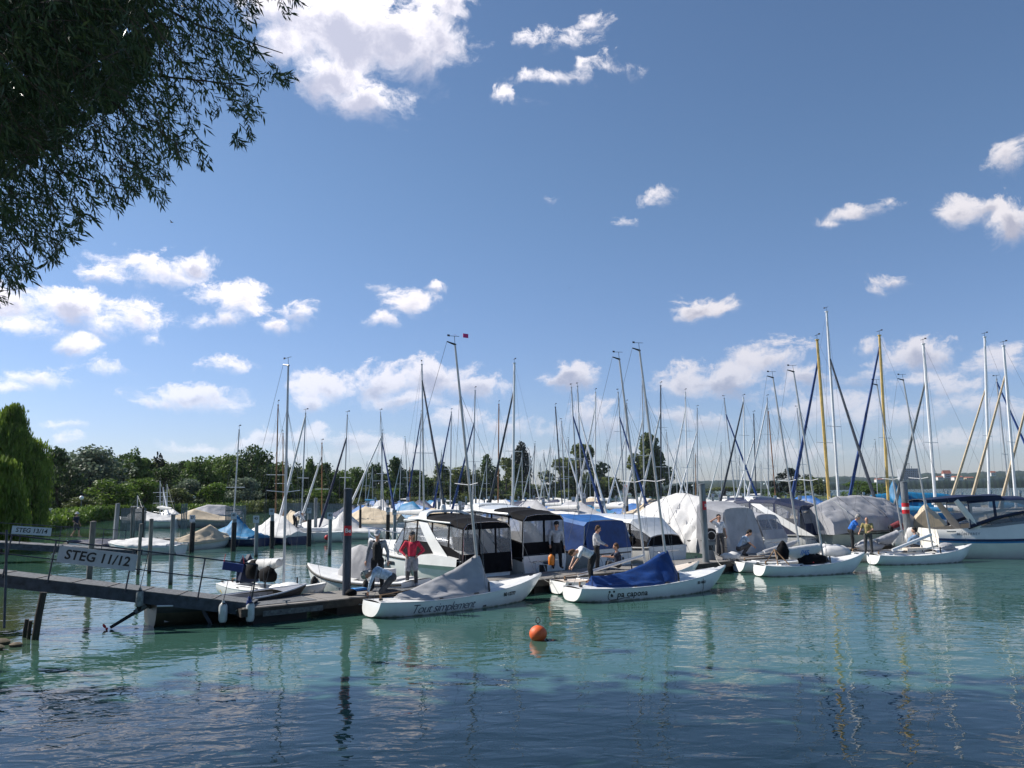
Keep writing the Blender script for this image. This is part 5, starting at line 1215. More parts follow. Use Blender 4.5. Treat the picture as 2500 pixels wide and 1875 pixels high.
PL = [('square grey post with a flat top left of the palisade', 288, 1229, 277, 1350, 10, 'steel', None, None, 1), ('thick weathered post behind the STEG 11/12 sign', 228, 1273, 216, 1424, 13, 'timber', None, None, 0), ('thin twin post right of the square grey post', 328, 1238, 326, 1318, 5, 'timber', None, None, 0), ('second thin twin post beside the palisade', 322, 1239, 320, 1318, 4, 'timber', None, None, 0), ('thin post in front of the left palisade', 350, 1240, 348, 1318, 5, 'timberd', None, None, 0),
 ('short weathered post in front of the white blue boat', 345, 1279, 336, 1403, 8, 'timber', None, None, 0), ('weathered post right of the white blue boat', 370, 1267, 364, 1400, 9, 'timber', None, None, 0), ('taller grey post left of the beige covered dinghy', 423, 1256, 416, 1428, 10, 'steel', None, None, 0),
 ('black sleeved pile in front of the beige covered dinghy', 472, 1262, 467, 1348, 10, 'steel', (-.4, 1.75), .4, 0), ('black sleeved pile in front of the turquoise tent', 573, 1256, 569, 1346, 10, 'steel', (-.4, 1.75), .4, 0), ('grey numbered pile between turquoise and white tents', 627, 1264, 625, 1360, 9, 'steel', None, .4, 0), ('black sleeved pile in front of the white tent', 665, 1246, 664, 1340, 9, 'steel', (-.4, 1.75), .4, 0),
 ('black sleeved pile beside the boat with the bending man', 756, 1244, 754, 1334, 9, 'steel', (-.4, 1.75), .35, 0), ('grey numbered pile left of the big pylon', 807, 1256, 804, 1356, 9, 'steel', None, .38, 0), ('plain square topped pile behind the open sailboat', 771, 1216, 770, 1318, 8, 'steel', None, None, 0), ('dark pile right of the big pylon', 880, 1232, 879, 1316, 5, 'steel', (-.4, 2.2), None, 0),
 ('black sleeved pile behind the vest man', 948, 1242, 946, 1322, 8, 'steel', (-.4, 1.9), .35, 0), ('grey numbered pile left of the first cruiser windscreen', 964, 1248, 963, 1330, 8, 'steel', None, .35, 0), ('numbered pile behind the leaning keelboat mast', 1130, 1230, 1130, 1300, 7, 'steel', None, .4, 0), ('dark pile between the two black canopies', 1190, 1222, 1190, 1300, 5, 'steel', (-.4, 2.4), None, 0),
 ('pile with a plate left of the blue tarp boat', 1424, 1208, 1424, 1290, 7, 'steel', None, .45, 0), ('numbered pile in front of the blue sail cover', 1470, 1226, 1470, 1300, 8, 'steel', None, .4, 0), ('twin pile right of the numbered one', 1476, 1222, 1476, 1298, 5, 'steel', None, None, 0), ('dark pile left of the white cabin boat', 1531, 1212, 1531, 1290, 6, 'steel', (-.4, 2.0), None, 0)]
for (lb, ut, vt, ub, vb, w, mt, sl_, pl, sq) in PL: pile(lb, ut, vt, ub, vb, w, mt, sl_, pl, 'mooring piles in the inner harbour', bool(sq))
rp = random.Random(5)
ORD = ['first', 'second', 'third', 'fourth', 'fifth', 'sixth', 'seventh', 'eighth', 'ninth', 'tenth', 'eleventh', 'twelfth', 'thirteenth', 'fourteenth', 'fifteenth', 'sixteenth', 'seventeenth', 'eighteenth', 'nineteenth', 'twentieth']
def many(u0, u1, n, where, v0=1216, vh=16):
    for i in range(n):
        u = u0 + (u1 - u0) * (i + rp.uniform(.2, .8)) / n; Y = rp.uniform(70, 150); vt = 1208 - (u - 1250) * .012 + rp.uniform(2, 14); b = DP(u, vt, Y); 
        t = thing('mooring_pile', '%s small grey pile from the left %s' % (ORD[i], where), 'mooring pile', (b.x, b.y, 0), 0, 'distant mooring piles'); m = MB(); r = rp.uniform(.12, .17); m.tube([(0, 0, -1), (0, 0, b.z)], r, 8); m.build('shaft', M['steel'], t, True)
        m = MB(); m.box((0, -r - .02, b.z - .18), (.32, .02, .32)); m.build('number_plate', M['signw'], t)
many(890, 1100, 13, 'behind the first cruiser'); many(1100, 1300, 14, 'between the leaning mast and the poplar'); many(1300, 1500, 13, 'behind the blue canopies'); many(1500, 1700, 11, 'left of the middle pylon'); many(1730, 1960, 12, 'right of the middle pylon'); many(2020, 2200, 9, 'behind the grey tarpaulin'); many(2230, 2500, 12, 'at the right edge')

def palisade(label, u0, u1, vt, vb, Y, n):
    a, b = DP(u0, vb, Y), DP(u1, vb, Y); t = thing('palisade', label, 'palisade', (a.x, a.y, 0), math.atan2(b.y - a.y, b.x - a.x), 'steel palisades breaking the waves'); L = (b - a).length; zt = DP(u0, vt, Y).z; m = MB()
    for i in range(n): m.box((L * (i + .5) / n, 0, zt / 2 - .5 + .03 * wr(i, 1)), (L / n * .62, .06, zt + 1))
    m.build('stakes', M['steel'], t); m = MB(); m.box((L / 2, .08, zt * .8), (L, .08, .1)); m.box((L / 2, .08, zt * .3), (L, .08, .1)); m.build('cross_rails', M['steel'], t)
palisade('left steel palisade behind the white covered boat', 294, 356, 1241, 1278, 82, 26); palisade('narrow steel panel between the covered motorboats', 441, 457, 1230, 1270, 84, 4); palisade('steel palisade left of the tall silver mast', 549, 600, 1235, 1272, 82, 16)
palisade('long palisade behind the brown masts', 694, 780, 1228, 1262, 96, 34); palisade('long palisade left of the big pylon', 784, 842, 1230, 1262, 92, 22); palisade('palisade behind the big pylon', 860, 905, 1232, 1258, 98, 18)

# buoy
b = P(1314, 1562); t = thing('mooring_buoy', 'round orange mooring buoy with an iron ring floating alone', 'buoy', (b.x, b.y, 0)); r = 21 / F * b.y
m = MB(); m.ball((0, 0, r * .66), r, 32, (1, 1, .93)); m.build('float', M['orange'], t, 'all'); m = MB(); zt = r * 1.58
m.tube([(0, 0, zt - .01), (0, 0, zt + .05)], .012, 6); m.tube([(.052 * math.sin(a) * (1 if math.cos(a) > -.3 else .8), 0, zt + .115 - .07 * math.cos(a)) for a in [2 * math.pi * k / 20 for k in range(21)]], .010, 6); m.build('ring', M['black'], t, True)
# ================================================================== KEELBOATS
def boom(t, h, L, mt, z0, aft, z1, mtl='alu', r=.05, yo=0.0):
    m = MB(); m.tube([(mt * L - .05, 0, z0), (aft, yo, z1)], r, 8, True, .8); return m.build('boom', M[mtl], t, True)
def ex1(t, h, L):
    h.on_side('lettering', T['tout'], t, 1.92, .17); h.on_side('registration', T['be'], t, 4.35, .32)
    fl = Vector((.6 * L - .95, 0, 8.30)); m = MB(); m.tube([fl, fl + Vector((.12, 0, .0))], .004, 4); m.box(fl + Vector((.46, 0, .02)), (.20, .01, .13)); m.build('masthead_flag', mat('flag_pink', (.75, .02, .20)), t)
    m = MB(); m.box((3.35, -h.y_at(3.35, .06) - .004, .07), (.12, .012, .05)); m.build('drain', M['black'], t)
keelboat('white keelboat lettered Tout simplement under a light grey tent', (-3.98, 22.85), 38.4, 6.2, 'deckw', .60, mastlen=7.55, cover=([(.13, .30, .56), (.20, .72, .64), (.30, .84, .84), (.44, .86, 1.10), (.575, .82, 1.50), (.60, .70, 1.46), (.625, .40, 1.0), (.66, .12, .60)], 'tgrey'), open_=False, extras=ex1)
def ex2(t, h, L):
    h.on_side('lettering', T['pac'], t, 1.75, .20); h.on_side('registration', T['be2'], t, 4.7, .35)
    m = MB()
    # round face emblem with a swoosh under the name
    m.ball((1.02, -h.y_at(1.02, .19) - .004, .19), .055, 10, (1, .12, 1)); m.ball((.93, -h.y_at(.93, .30) - .004, .30), .035, 8, (1.2, .12, 1)); m.ball((1.08, -h.y_at(1.08, .30) - .004, .30), .035, 8, (1.2, .12, 1))
    pts = [(1.02 - .13 * math.cos(a), .17 - .13 * math.sin(a)) for a in [R(-40 + 12 * k) for k in range(11)]] + [(1.25, .05), (1.45, .09), (1.65, .085)]
    m.tube([(x, -h.y_at(x, z) - .006, z) for x, z in pts], .010, 5); m.build('emblem', M['ink'], t)
    place_text('sail_number', T['m69'], t, (-.02 + .07, -.22, .27), (0, -1, 0), (.1, 0, 1))
    m = MB(); m.tube([(4.75, -h.y_at(4.75, .45) - .03, .47), (4.80, -h.y_at(4.8, .2) - .03, .2), (4.78, -h.y_at(4.8, .0) - .05, -.1)], .008, 4); m.build('loose_line', M['black'], t)
keelboat('white keelboat lettered pa capona under a royal blue cover', (1.8, 25.5), 29, 6.4, 'deckw', .60, mastlen=7.7, cover=([(.11, .48, .74), (.20, .66, .72), (.32, .80, .80), (.44, .84, 1.00), (.545, .80, 1.32), (.60, .66, 1.40), (.625, .50, 1.08), (.66, .25, .62)], 'troyal'), open_=False, extras=ex2)
def ex3(t, h, L): boom(t, h, L, .6, 1.10, .9, .55, 'alu', .055, .15)
keelboat('open keelboat with cream deck behind the blue covered one', (1.45, 27.35), 29, 6.2, 'deckc', .60, mastlen=7.7, extras=ex3)
def sailbundle(t, x0, x1, z0, z1, drop, mtl='twhite', w=.16, name='flaked_sail'):
    m = MB(); rows = []; n = 16
    for i in range(n + 1):
        q = i / n; x = x0 + (x1 - x0) * q; z = z0 + (z1 - z0) * q; dr = drop * (.55 + .45 * math.sin(math.pi * min(1, q * 1.2))) * (1 + .12 * wr(q * 6, 1))
        rows.append([(x, w * math.cos(a) * (1 + .25 * wr(q * 9, a)), z - dr * .5 + dr * .55 * math.sin(a)) for a in [2 * math.pi * k / 12 for k in range(12)]])
    m.grid(rows, True); m.poly(rows[0]); m.poly(rows[-1][::-1]); return m.build(name, M[mtl], t, 'all')
def crumple(name, label, cat, loc, s, mtl, parent=None, group=None):
    m = MB(); m.ball((0, 0, 0), 1, 18, s)
    sd_ = hash(label or name) % 7 if False else len(label or name)
    m.v = [(x * (1 + .22 * wr(y * 2 + sd_, z * 3)), y * (1 + .22 * wr(x * 2, z * 2 + sd_)), max(-s[2] * .55, z * (1 + .3 * wr(x * 2.4 + sd_, y * 2)))) for x, y, z in m.v]
    o = m.build(name, mtl, parent, 'all'); o.location = loc
    if not parent: tag(o, label, cat, group)
    return o
def ex4(t, h, L):
    boom(t, h, L, .6, 1.15, .75, .98, 'alu', .05); b = sailbundle(t, L * .56, 1.0, 1.18, 1.02, .55); place_text('sail_number', T['glyph'], b, (1.95, -.225, .86), (1, 0, 0), (0, 0, 1))
    m = MB(); m.tube([(.55, .42, .45), (.72, 0, 1.02)], .022, 6); m.tube([(.55, -.42, .45), (.72, 0, 1.02)], .022, 6); m.tube([(1.0, -.5, .45), (.72, 0, 1.02)], .022, 6); m.build('boom_crutch', M['teak'], t)
    crumple('black_cover', None, None, (1.05, -.05, .85), (.26, .22, .42), M['dark'], t); crumple('dark_sailbag', None, None, (2.4, -.15, .52), (.75, .30, .26), M['dark'], t); crumple('red_line_bundle', None, None, (2.15, -.35, .50), (.14, .09, .08), M['red'], t)
    place_text('name', T['name2'], t, (.05, 0, .25), (0, -1, 0), (.1, 0, 1))
keelboat('open keelboat with a wooden boom crutch and a blue numbered sail', (9.65, 32.1), 17, 5.0, 'deckw', .60, mastlen=7.75, extras=ex4)
def ex5(t, h, L): boom(t, h, L, .6, 1.2, .9, .7, 'alu', .05); sailbundle(t, L * .55, 1.2, 1.22, .85, .30, 'tgrey', .12); crumple('white_sail_heap', None, None, (L * .86, 0, .72), (.75, .32, .26), M['twhite'], t)
keelboat('inner keelboat with a heap of white sail on its bow', (9.3, 33.75), 18, 5.1, 'deckw', .60, mastlen=7.75, extras=ex5)
def ex6(t, h, L): boom(t, h, L, .6, 1.25, 1.0, .60, 'aluw', .075); m = MB(); m.box((L * .42, .1, .62), (.9, .45, .1)); m.build('hatch_board', M['deckc'], t); crumple('grey_sailbag', None, None, (L * .72, -.1, .66), (.42, .25, .2), M['tgrey'], t)
keelboat('outer keelboat at the right with a sloping white boom', (16.0, 36.3), 14, 5.3, 'deckw', .60, mastlen=7.9, extras=ex6)
def ex7(t, h, L): boom(t, h, L, .6, 1.35, .9, .80, 'alu', .055); sailbundle(t, L * .52, 1.6, 1.35, 1.0, .45, 'tgrey', .2); crumple('sail_heap', None, None, (1.3, .2, .62), (.75, .45, .30), M['tgrey'], t)
keelboat('inner keelboat at the right with grey sail heaped aboard', (15.55, 37.95), 15, 5.3, 'deckw', .60, mastlen=7.9, extras=ex7)
def ex8(t, h, L):
    boom(t, h, L, .6, 1.35, 1.2, 1.20, 'alu', .05); sailbundle(t, L * .56, 1.15, 1.36, 1.22, .40, 'twhite', .17)
    m = MB(); tarp(m, [(1.15, .32, .72, 1.42), (1.35, .34, .60, 1.44)], 6, .02, .1, .6, 3); m.build('blue_cover_end', M['tnavy'], t)
    m = MB(); m.tube([(1.3, -.2, 1.3), (1.12, -.28, .95), (1.1, -.3, .5)], [.09, .07, .05], 8); m.build('blue_strap', M['tnavy'], t)
    crumple('dark_cloth', None, None, (1.75, -.1, .88), (.32, .24, .40), M['dark'], t); crumple('dark_sail_cloth', None, None, (2.6, -.1, .80), (.38, .22, .34), M['dark'], t)
    m = MB()
    for x, z, rr, mm in ((.42, .22, .05, 0), (.50, .17, .04, 0)): m.ball((x, -h.y_at(x, z) - .003, z), rr, 8, (1.3, .1, .8))
    m.build('yellow_sticker', mat('sticker_yellow', (.7, .45, .08)), t)
keelboat('small white keelboat with its sail rolled on the boom', (-9.9, 28.3), -41, 5.6, 'deckw', .60, mastlen=7.2, rake=.05, extras=ex8)
# ropes from pylon to boat
def rope(label, pts, r=.012, mtl='rope', name='mooring_rope', sag=.15, group='mooring ropes'):
    P0, P1 = Vector(pts[0]), Vector(pts[-1]); full = []
    for i in range(len(pts) - 1):
        a, b = Vector(pts[i]), Vector(pts[i + 1]); full += [a.lerp(b, k / 8) - Vector((0, 0, sag * math.sin(math.pi * k / 8))) for k in range(8)]
    full.append(P1); m = MB(); m.tube(full, r, 5); o = m.build(name, M[mtl], None, True); tag(o, label, 'rope', group); return o
pyb = P(845, 1491); rope('pale rope looped from the Be pylon to the first keelboat', [(pyb.x - .15, pyb.y - .13, .28), (pyb.x + .14, pyb.y - .13, .25), (-3.95, 22.9, .40)], .014, sag=.06)
rope('thin line from the work boat bow to the pontoon end', [(-7.9, 22.4, .35), (-7.35, 21.75, .4)], .014, sag=.12)

for lb, a, b in [('line from the Tout simplement bow to the pontoon', (.55, 26.55, .72), dk(10.9, .14, .52)), ('stern line of the cream decked keelboat', (1.5, 27.5, .42), dk(10.2, .14, .52)), ('line from the pa capona bow to the middle pylon', (7.25, 28.55, .76), (8.15, 33.2, .9)), ('stern line of the inner keelboat right of the pylon', (9.4, 33.9, .42), dk(20.2, .14, .52)),
      ('bow line of the small keelboat with the rolled sail', (-5.9, 24.8, .72), dk(2.6, 1.9, .52)), ('line drooping from the outer right keelboat stern', (15.9, 36.3, .40), (15.5, 35.7, -.05)), ('long line from open day boat bow towards the left pile', (-7.1, 28.3, .95), (-9.6, 32.5, .9))]: rope(lb, [a, b], .011, sag=.12)
def low_fender(label, p, mtl='fend'):
    t = thing('fender', label, 'fender', p, 0, 'fenders between the keelboats and the pontoon'); m = MB(); m.lathe([(.001, -.22), (.06, -.20), (.075, -.12), (.075, .12), (.06, .20), (.02, .23), (.001, .24)], 12); m.build('body', M[mtl], t, True); m = MB(); m.tube([(0, 0, .22), (.03, -.05, .42)], .007, 4); m.build('rope', M['rope'], t)
low_fender('short fender between pa capona and the cream decked keelboat', (3.3, 27.25, .30)); low_fender('blue fender between pa capona and the cream decked bow', (5.6, 28.75, .30), 'fendb'); low_fender('short fender squeezed beside the squatting man', (11.4, 35.15, .32)); low_fender('black fender at the Tout simplement side', (-2.2, 25.1, .30), 'blk_rub')
# ================================================================== WORK BOAT with tilted outboard
def workboat():
    st = Vector((-9.75, 21.95, 0)); t = thing('work_boat', 'dark aluminium work boat with a red tipped outboard tilted up', 'work boat', st, R(38)); h = Hull(4.4, 1.6, (.55, .52, .72), .12, .82, -.05, .42, 1.2, .8, p=1.7, widest=.4)
    m = MB(); h.skin(m, 20, 8); m.build('hull', mat('olive_aluminium', (.060, .052, .032), .4, .2, 3, metal=.3), t, True)
    m = MB(); rows = []
    for i in range(21):
        q = i / 20 * .95; x = q * 4.4; rows.append([Vector((x, -(h.y_at(x, z) + .005), z)) for z in (h.zs(q) - .02, h.zs(q) - .10, h.zs(q) - .17)])
    m.grid(rows, flip=True); m.build('black_band', M['black'], t)
    m = MB(); h.deck(m, (.05, .80, .78), .01)
    x0, x1 = .22, 3.5; m.poly([(x0, -.6, .12), (x1, -.35, .12), (x1, .35, .12), (x0, .6, .12)])
    for sd in (1, -1): m.poly([(x0, sd * .60, .54), (x1, sd * .32, .56), (x1, sd * .35, .12), (x0, sd * .6, .12)])
    m.box((1.2, 0, .36), (.3, 1.2, .03)); m.box((2.4, 0, .36), (.3, 1.1, .03)); m.build('interior', mat('bare_aluminium', (.38, .38, .40), .4, .15, 4, metal=.5), t)
    m = MB(); h.rail(m, .022); m.build('gunwale', M['aluw'], t)
    h.on_side('name', T['fish'], t, 2.0, .44); place_text('lettering', T['hafen'], t, (2.35, .525, .40), (1, -.06, 0), (0, 0, 1))
    m = MB(); m.slab([(2.0, .50), (3.3, .38), (3.3, .44), (2.0, .56)], .30, .54); 
    # outboard: powerhead tipped forward over the transom, leg pointing back and down
    o = MB(); o.box((.0, .0, .62), (.30, .22, .26), mtx=Matrix.Rotation(R(-40), 3, 'Y')); ob = o.build('outboard_head', M['black'], t)
    o = MB(); o.tube([(.05, 0, .60), (-.38, 0, .36)], [.085, .07], 8); o.build('outboard_bracket', M['steel'], t); o = MB(); o.tube([(-.30, 0, .40), (-.95, 0, .02 + .02)], [.05, .04], 8); o.build('outboard_leg', M['black'], t)
    o = MB(); c = Vector((-1.05, 0, .03)); ax = Vector((-.86, 0, -.5))
    for k in range(3):
        a = 2 * math.pi * k / 3 + .5; u_ = Vector((.5, 0, -.86)); w_ = Vector((0, 1, 0)); d = u_ * math.cos(a) + w_ * math.sin(a); o.ball(c + d * .08, .07, 8, (.5, .5, 1.0), Matrix((ax.cross(d).normalized(), ax.normalized(), d)).transposed())
    o.build('propeller', M['red'], t, True)
    o = MB(); o.ball((.15, -.30, .62), .12, 10, (1, .7, 1.2)); o.build('orange_buoyancy_bag', M['odry'], t, True)
    m = MB(); pts = [(2.5, -.83, .45), (3.0, -.80, .22), (3.5, -.70, .18), (4.1, -.45, .40)]; m.tube(pts, .014, 5); m.build('side_rope', M['rope'], t)
workboat()

# ================================================================== MOTOR BOATS on the far side of the front pontoon
GB = 'motorboats with their sterns to the front pontoon'
def stern(t, off=.55): return (dk(t, 2.05 + off).x, dk(t, 2.05 + off).y)
# open day boat
t, h = motorboat('open white day boat with a grey cover over its console', (-3.15, 26.3), 152, 4.6, 1.95, (.62, .62, 1.0), 'gel', None, 'open_boat', False, None, None, GB, False, False, (), .85, True, 0)
m = MB(); tarp(m, [(1.7, .42, .55, 1.35), (1.85, .44, .55, 1.62), (2.3, .44, .55, 1.72), (2.75, .40, .60, 1.55), (2.95, .36, .62, 1.1)], 8, .03, .1, .35, 4); m.build('console_cover', M['tgrey'], t, 'all')
for fx in (1.2, 3.6):
    m = MB(); y = h.y_at(fx, .4) + .12; m.lathe([(.001, -.36), (.09, -.30), (.12, -.15), (.12, .2), (.06, .32), (.001, .36)], 12, (fx, y, .35)); m.build('black_fender', M['blk_rub'], t, True)
# cruiser 1
t, h = motorboat('white cruiser with a black canopy, nearest the vest man', stern(9.7), 131, 8.2, 2.75, (1.0, 1.0, 1.45), 'gel', None, 'motor_cruiser', True, (.50, .64, .62), (.10, .34, 2.74, .58), GB, True, True, ((3.0, 1), (4.6, 1)), .86)
canopy(t, 'canopy_top', [(-.05, 1.20, .50, 1.10, 2.36), (.7, 1.25, .85, 1.16, 2.48), (1.7, 1.26, 1.0, 1.2, 2.58), (2.7, 1.28, 1.02, 1.18, 2.62), (3.7, 1.26, 1.1, 1.08, 2.52)], 'dark', 'clear', (0, 1, 2, 3), 'clear', side_mid=.40, hard=3)
m = MB(); m.tube([(3.75, y, 2.50 - .12 * abs(y) ** 2) for y in [-1.1 + .1 * k for k in range(23)]], .05, 6); m.tube([(3.7, 1.12, 2.36), (2.6, 1.22, 2.44), (1.6, 1.24, 2.36), (.6, 1.2, 2.32)], .035, 6); m.build('roof_rim', M['gel'], t, True)
m = MB(); m.ball((2.7, 0, 2.80), .13, 10, (1, 1, 1.3)); m.build('radar_dome', M['gel'], t, True)
m = MB(); rows = []
for i in range(9):
    q = i / 8; x = .1 + 2.5 * q; rows.append([(x, h.b(x / 8.2) * .9 + .10, .62 + .50 * math.sin(math.pi * min(.98, .12 + .85 * q)) * 0 + .02), (x, h.b(x / 8.2) + .13, .80), (x, h.b(x / 8.2) + .10, 1.06 + .12 * math.sin(math.pi * q)), (x, h.b(x / 8.2) * .8, 1.10 + .12 * math.sin(math.pi * q))])
m.grid(rows, flip=True); m.build('side_moulding', M['gel'], t, True)
# cruiser 2
t, h = motorboat('white cruiser with a black canopy and grey transom, right of the first', stern(12.45), 131, 8.4, 2.62, (1.0, 1.0, 1.45), 'gel', None, 'motor_cruiser', True, (.50, .64, .66), (.12, .40, 2.95, .58), GB, True, True, (), .86)
canopy(t, 'canopy_top', [(.05, 1.15, .80, 1.06, 2.56), (.8, 1.2, .95, 1.12, 2.70), (1.8, 1.22, 1.0, 1.16, 2.80), (2.8, 1.28, 1.02, 1.2, 2.88), (3.9, 1.26, 1.1, 1.08, 2.76)], 'dark', 'clearb', (0, 1, 2, 3), 'two', hard=2)
m = MB(); m.tube([(3.95, y, 2.74 - .13 * abs(y) ** 2) for y in [-1.1 + .1 * k for k in range(23)]], .06, 6); m.tube([(3.9, 1.12, 2.60), (2.8, 1.24, 2.70), (1.8, 1.26, 2.62), (.8, 1.16, 2.56)], .05, 6); m.build('roof_rim', M['gel'], t, True)
m = MB(); m.box((-.30, .4, .50), (.22, .2, .34)); m.box((-.30, .4, .22), (.12, .1, .4)); m.box((-.30, .4, .60), (.225, .205, .06)); m.build('outboard_motor', M['black'], t)
m = MB(); m.ball((-.01, -.1, .72), .25, 14, (.05, 1, .32)); m.build('oval_badge', M['steeld'], t)
# blue canopy boat
t, h = motorboat('white motorboat under a full royal blue canopy lettered Mewen', stern(15.9), 130, 8.2, 2.95, (1.05, 1.05, 1.5), 'gel', None, 'motor_cruiser', True, None, None, GB, False, True, ((2.2, 1),), .90)
canopy(t, 'canopy_top', [(.25, 1.32, .98, 1.22, 2.22), (1.6, 1.34, .98, 1.25, 2.42), (3.0, 1.34, 1.0, 1.2, 2.42), (4.2, 1.2, 1.1, .9, 2.10)], 'troyal', 'clearb', (2,), 'solid', topm='tblue', flap=-.25)
m = MB(); tarp(m, [(4.1, 1.25, 1.15, 2.05), (5.0, 1.15, 1.2, 2.75), (6.2, .95, 1.3, 2.25), (7.6, .35, 1.45, 1.65)], 8, .05, .3, 1.1, 5); m.build('bow_tarp', M['tblue'], t, 'all')
place_text('name', T['mewen'], t, (-.015, -.15, .62), (0, -1, 0), (0, 0, 1)); m = MB(); m.box((-.01, 0, .86), (.03, 2.5, .045)); m.build('black_trim', M['black'], t); m = MB(); m.ball((-.02, -.75, .62), .06, 10, (.2, 1, 1)); m.build('outlet', M['black'], t)
# white cabin boat
t, h = motorboat('white cabin boat with black mesh canopy behind the keelboat masts', stern(19.4), 129, 8.4, 2.85, (1.0, 1.0, 1.45), 'gel', None, 'motor_cruiser', True, (.44, .56, .75), None, GB, True, True, (), .88)
canopy(t, 'canopy_top', [(.15, 1.25, 1.0, .95, 1.5), (1.1, 1.28, 1.0, 1.18, 2.20), (2.6, 1.28, 1.02, 1.2, 2.32), (4.0, 1.26, 1.1, 1.15, 2.34), (4.6, 1.1, 1.4, .9, 2.22)], 'dark', 'clear', (0, 1, 2), 'solid', topm='gel')
m = MB(); m.tube([(1.2, 1.36, 1.1), (1.0, 1.38, 1.45), (1.2, 1.38, 1.75), (2.3, 1.38, 1.85)], .05, 6); m.build('white_moulding', M['gel'], t, True); crumple('blue_roll', None, None, (1.0, -.2, 1.45), (.22, .9, .18), M['tnavy'], t)
# big tarped boat
t, h = motorboat('big motor yacht wrapped in a light grey tarpaulin', stern(24.0, .5), 129, 7.9, 3.4, (1.15, 1.15, 1.7), 'gel', None, 'motor_cruiser', False, None, None, GB, False, True, (), .9)
m = MB(); tarp(m, [(.9, 1.75, .75, 2.75), (2.0, 1.8, .75, 3.1), (3.4, 1.85, .75, 3.28), (5.0, 1.6, .85, 2.75), (6.8, .9, 1.2, 1.9), (7.7, .25, 1.5, 1.75)], 12, .12, .25, .6, 6); m.build('tarpaulin', M['twhite'], t, 'all'); seams(t, [(.9, 1.75, .75, 2.75), (2.0, 1.8, .75, 3.1), (3.4, 1.85, .75, 3.28), (5.0, 1.6, .85, 2.75), (6.8, .9, 1.2, 1.9)], (1.6, 2.8, 4.1, 5.4), 'tgrey', .6)
canopy(t, 'rear_tent', [(-.25, 1.55, .35, 1.15, 2.55), (.95, 1.72, .5, 1.5, 2.85)], 'tgrey', 'clear', (), 'solid', flap=-.45)
# grey canopy boat
t, h = motorboat('small cruiser with a pale grey canopy and a wide rear window', stern(27.3), 130, 6.6, 2.35, (.95, .95, 1.4), 'gel', None, 'motor_cruiser', True, (.5, .62, .5), None, GB, True, True, (), .88)
canopy(t, 'canopy_top', [(.5, 1.05, .95, .92, 2.15), (1.6, 1.1, .95, 1.0, 2.28), (3.0, 1.1, 1.0, .95, 2.22)], 'tgrey', 'clear', (0, 1), 'two', flap=-.55)
# navy canopy cruiser
t, h = motorboat('white cruiser with navy blue canopy and a swept white arch', stern(31.0), 130, 9.0, 2.95, (1.05, 1.05, 1.5), 'gel', None, 'motor_cruiser', True, (.5, .62, .66), (-.02, .40, 3.0, .62), GB, True, True, (), .88)
canopy(t, 'canopy_top', [(.35, 1.3, 1.0, 1.1, 2.55), (1.7, 1.34, 1.0, 1.25, 2.88), (3.2, 1.34, 1.02, 1.25, 2.92), (4.4, 1.28, 1.1, 1.1, 2.82)], 'tnavy', 'clear', (0, 1, 2), 'two', flap=-.5)
m = MB(); m.ball((-.01, 0, .72), .28, 14, (.05, 1, .34)); m.build('oval_badge', M['steeld'], t)
# grey tarped sailing yacht with green hull
t, h = motorboat('pale green hulled yacht under a huge grey tarpaulin', stern(34.6, .8), 52, 7.4, 2.7, (1.15, 1.1, 1.35), 'greenhull', None, 'covered_yacht', False, None, None, None, False, False, (), .7, True, 0); t.rotation_euler = (0, 0, R(27)); t.location = (15.9, 42.4, 0)
m = MB(); tarp(m, [(-.3, 1.3, 1.6, 2.45), (1.4, 1.6, 1.75, 2.95), (3.4, 1.65, 1.75, 3.0), (5.2, 1.4, 1.7, 2.8), (6.6, .8, 1.6, 2.2), (7.4, .2, 1.5, 1.75)], 10, .08, .55, .75, 6); m.build('tarpaulin', M['tgrey'], t, 'all')
seams(t, [(-.3, 1.3, 1.6, 2.45), (1.4, 1.6, 1.75, 2.95), (3.4, 1.65, 1.75, 3.0), (5.2, 1.4, 1.7, 2.8), (6.6, .8, 1.6, 2.2)], (1.5, 3.3, 5.2), 'dark', .75, r=.008); m = MB(); m.tube([(.6, -1.62, 1.6), (.7, -1.3, 2.2), (.8, -.1, 2.95)], .02, 5); m.build('tarp_pole', M['steel'], t)
# beige tarped small boat and turquoise tarped yacht
t, h = motorboat('small boat under a draped beige tarpaulin right of the banded pylon', (22.5, 44.2), 62, 5.0, 2.3, (.9, .9, 1.2), 'gel', None, 'covered_boat', False, None, None, None, False, False, (), .85, True, 0)
m = MB(); tarp(m, [(-.15, 1.25, .85, 2.2), (1.2, 1.3, .9, 2.5), (3.2, 1.15, .95, 2.1), (5.0, .4, 1.1, 1.5)], 9, .08, .45, .85, 6); m.build('tarpaulin', M['tbeige'], t, 'all')
t, h = motorboat('large dark hulled yacht under a turquoise blue tarpaulin', (21.5, 54.0), 4, 10.5, 3.0, (1.1, 1.05, 1.3), 'stripe', None, 'covered_yacht', False, None, None, None, False, False, (), .7, False, 0)
m = MB(); tarp(m, [(.0, 1.3, 1.4, 2.1), (2.6, 1.6, 1.4, 2.9), (3.7, 1.7, 1.4, 3.05), (4.1, 1.7, 1.4, 3.9), (4.7, 1.7, 1.4, 3.1), (7.5, 1.5, 1.4, 2.95), (10.0, .5, 1.4, 2.5)], 10, .06, .55, .8, 5); m.build('tarpaulin', M['tcyan'], t, 'all')
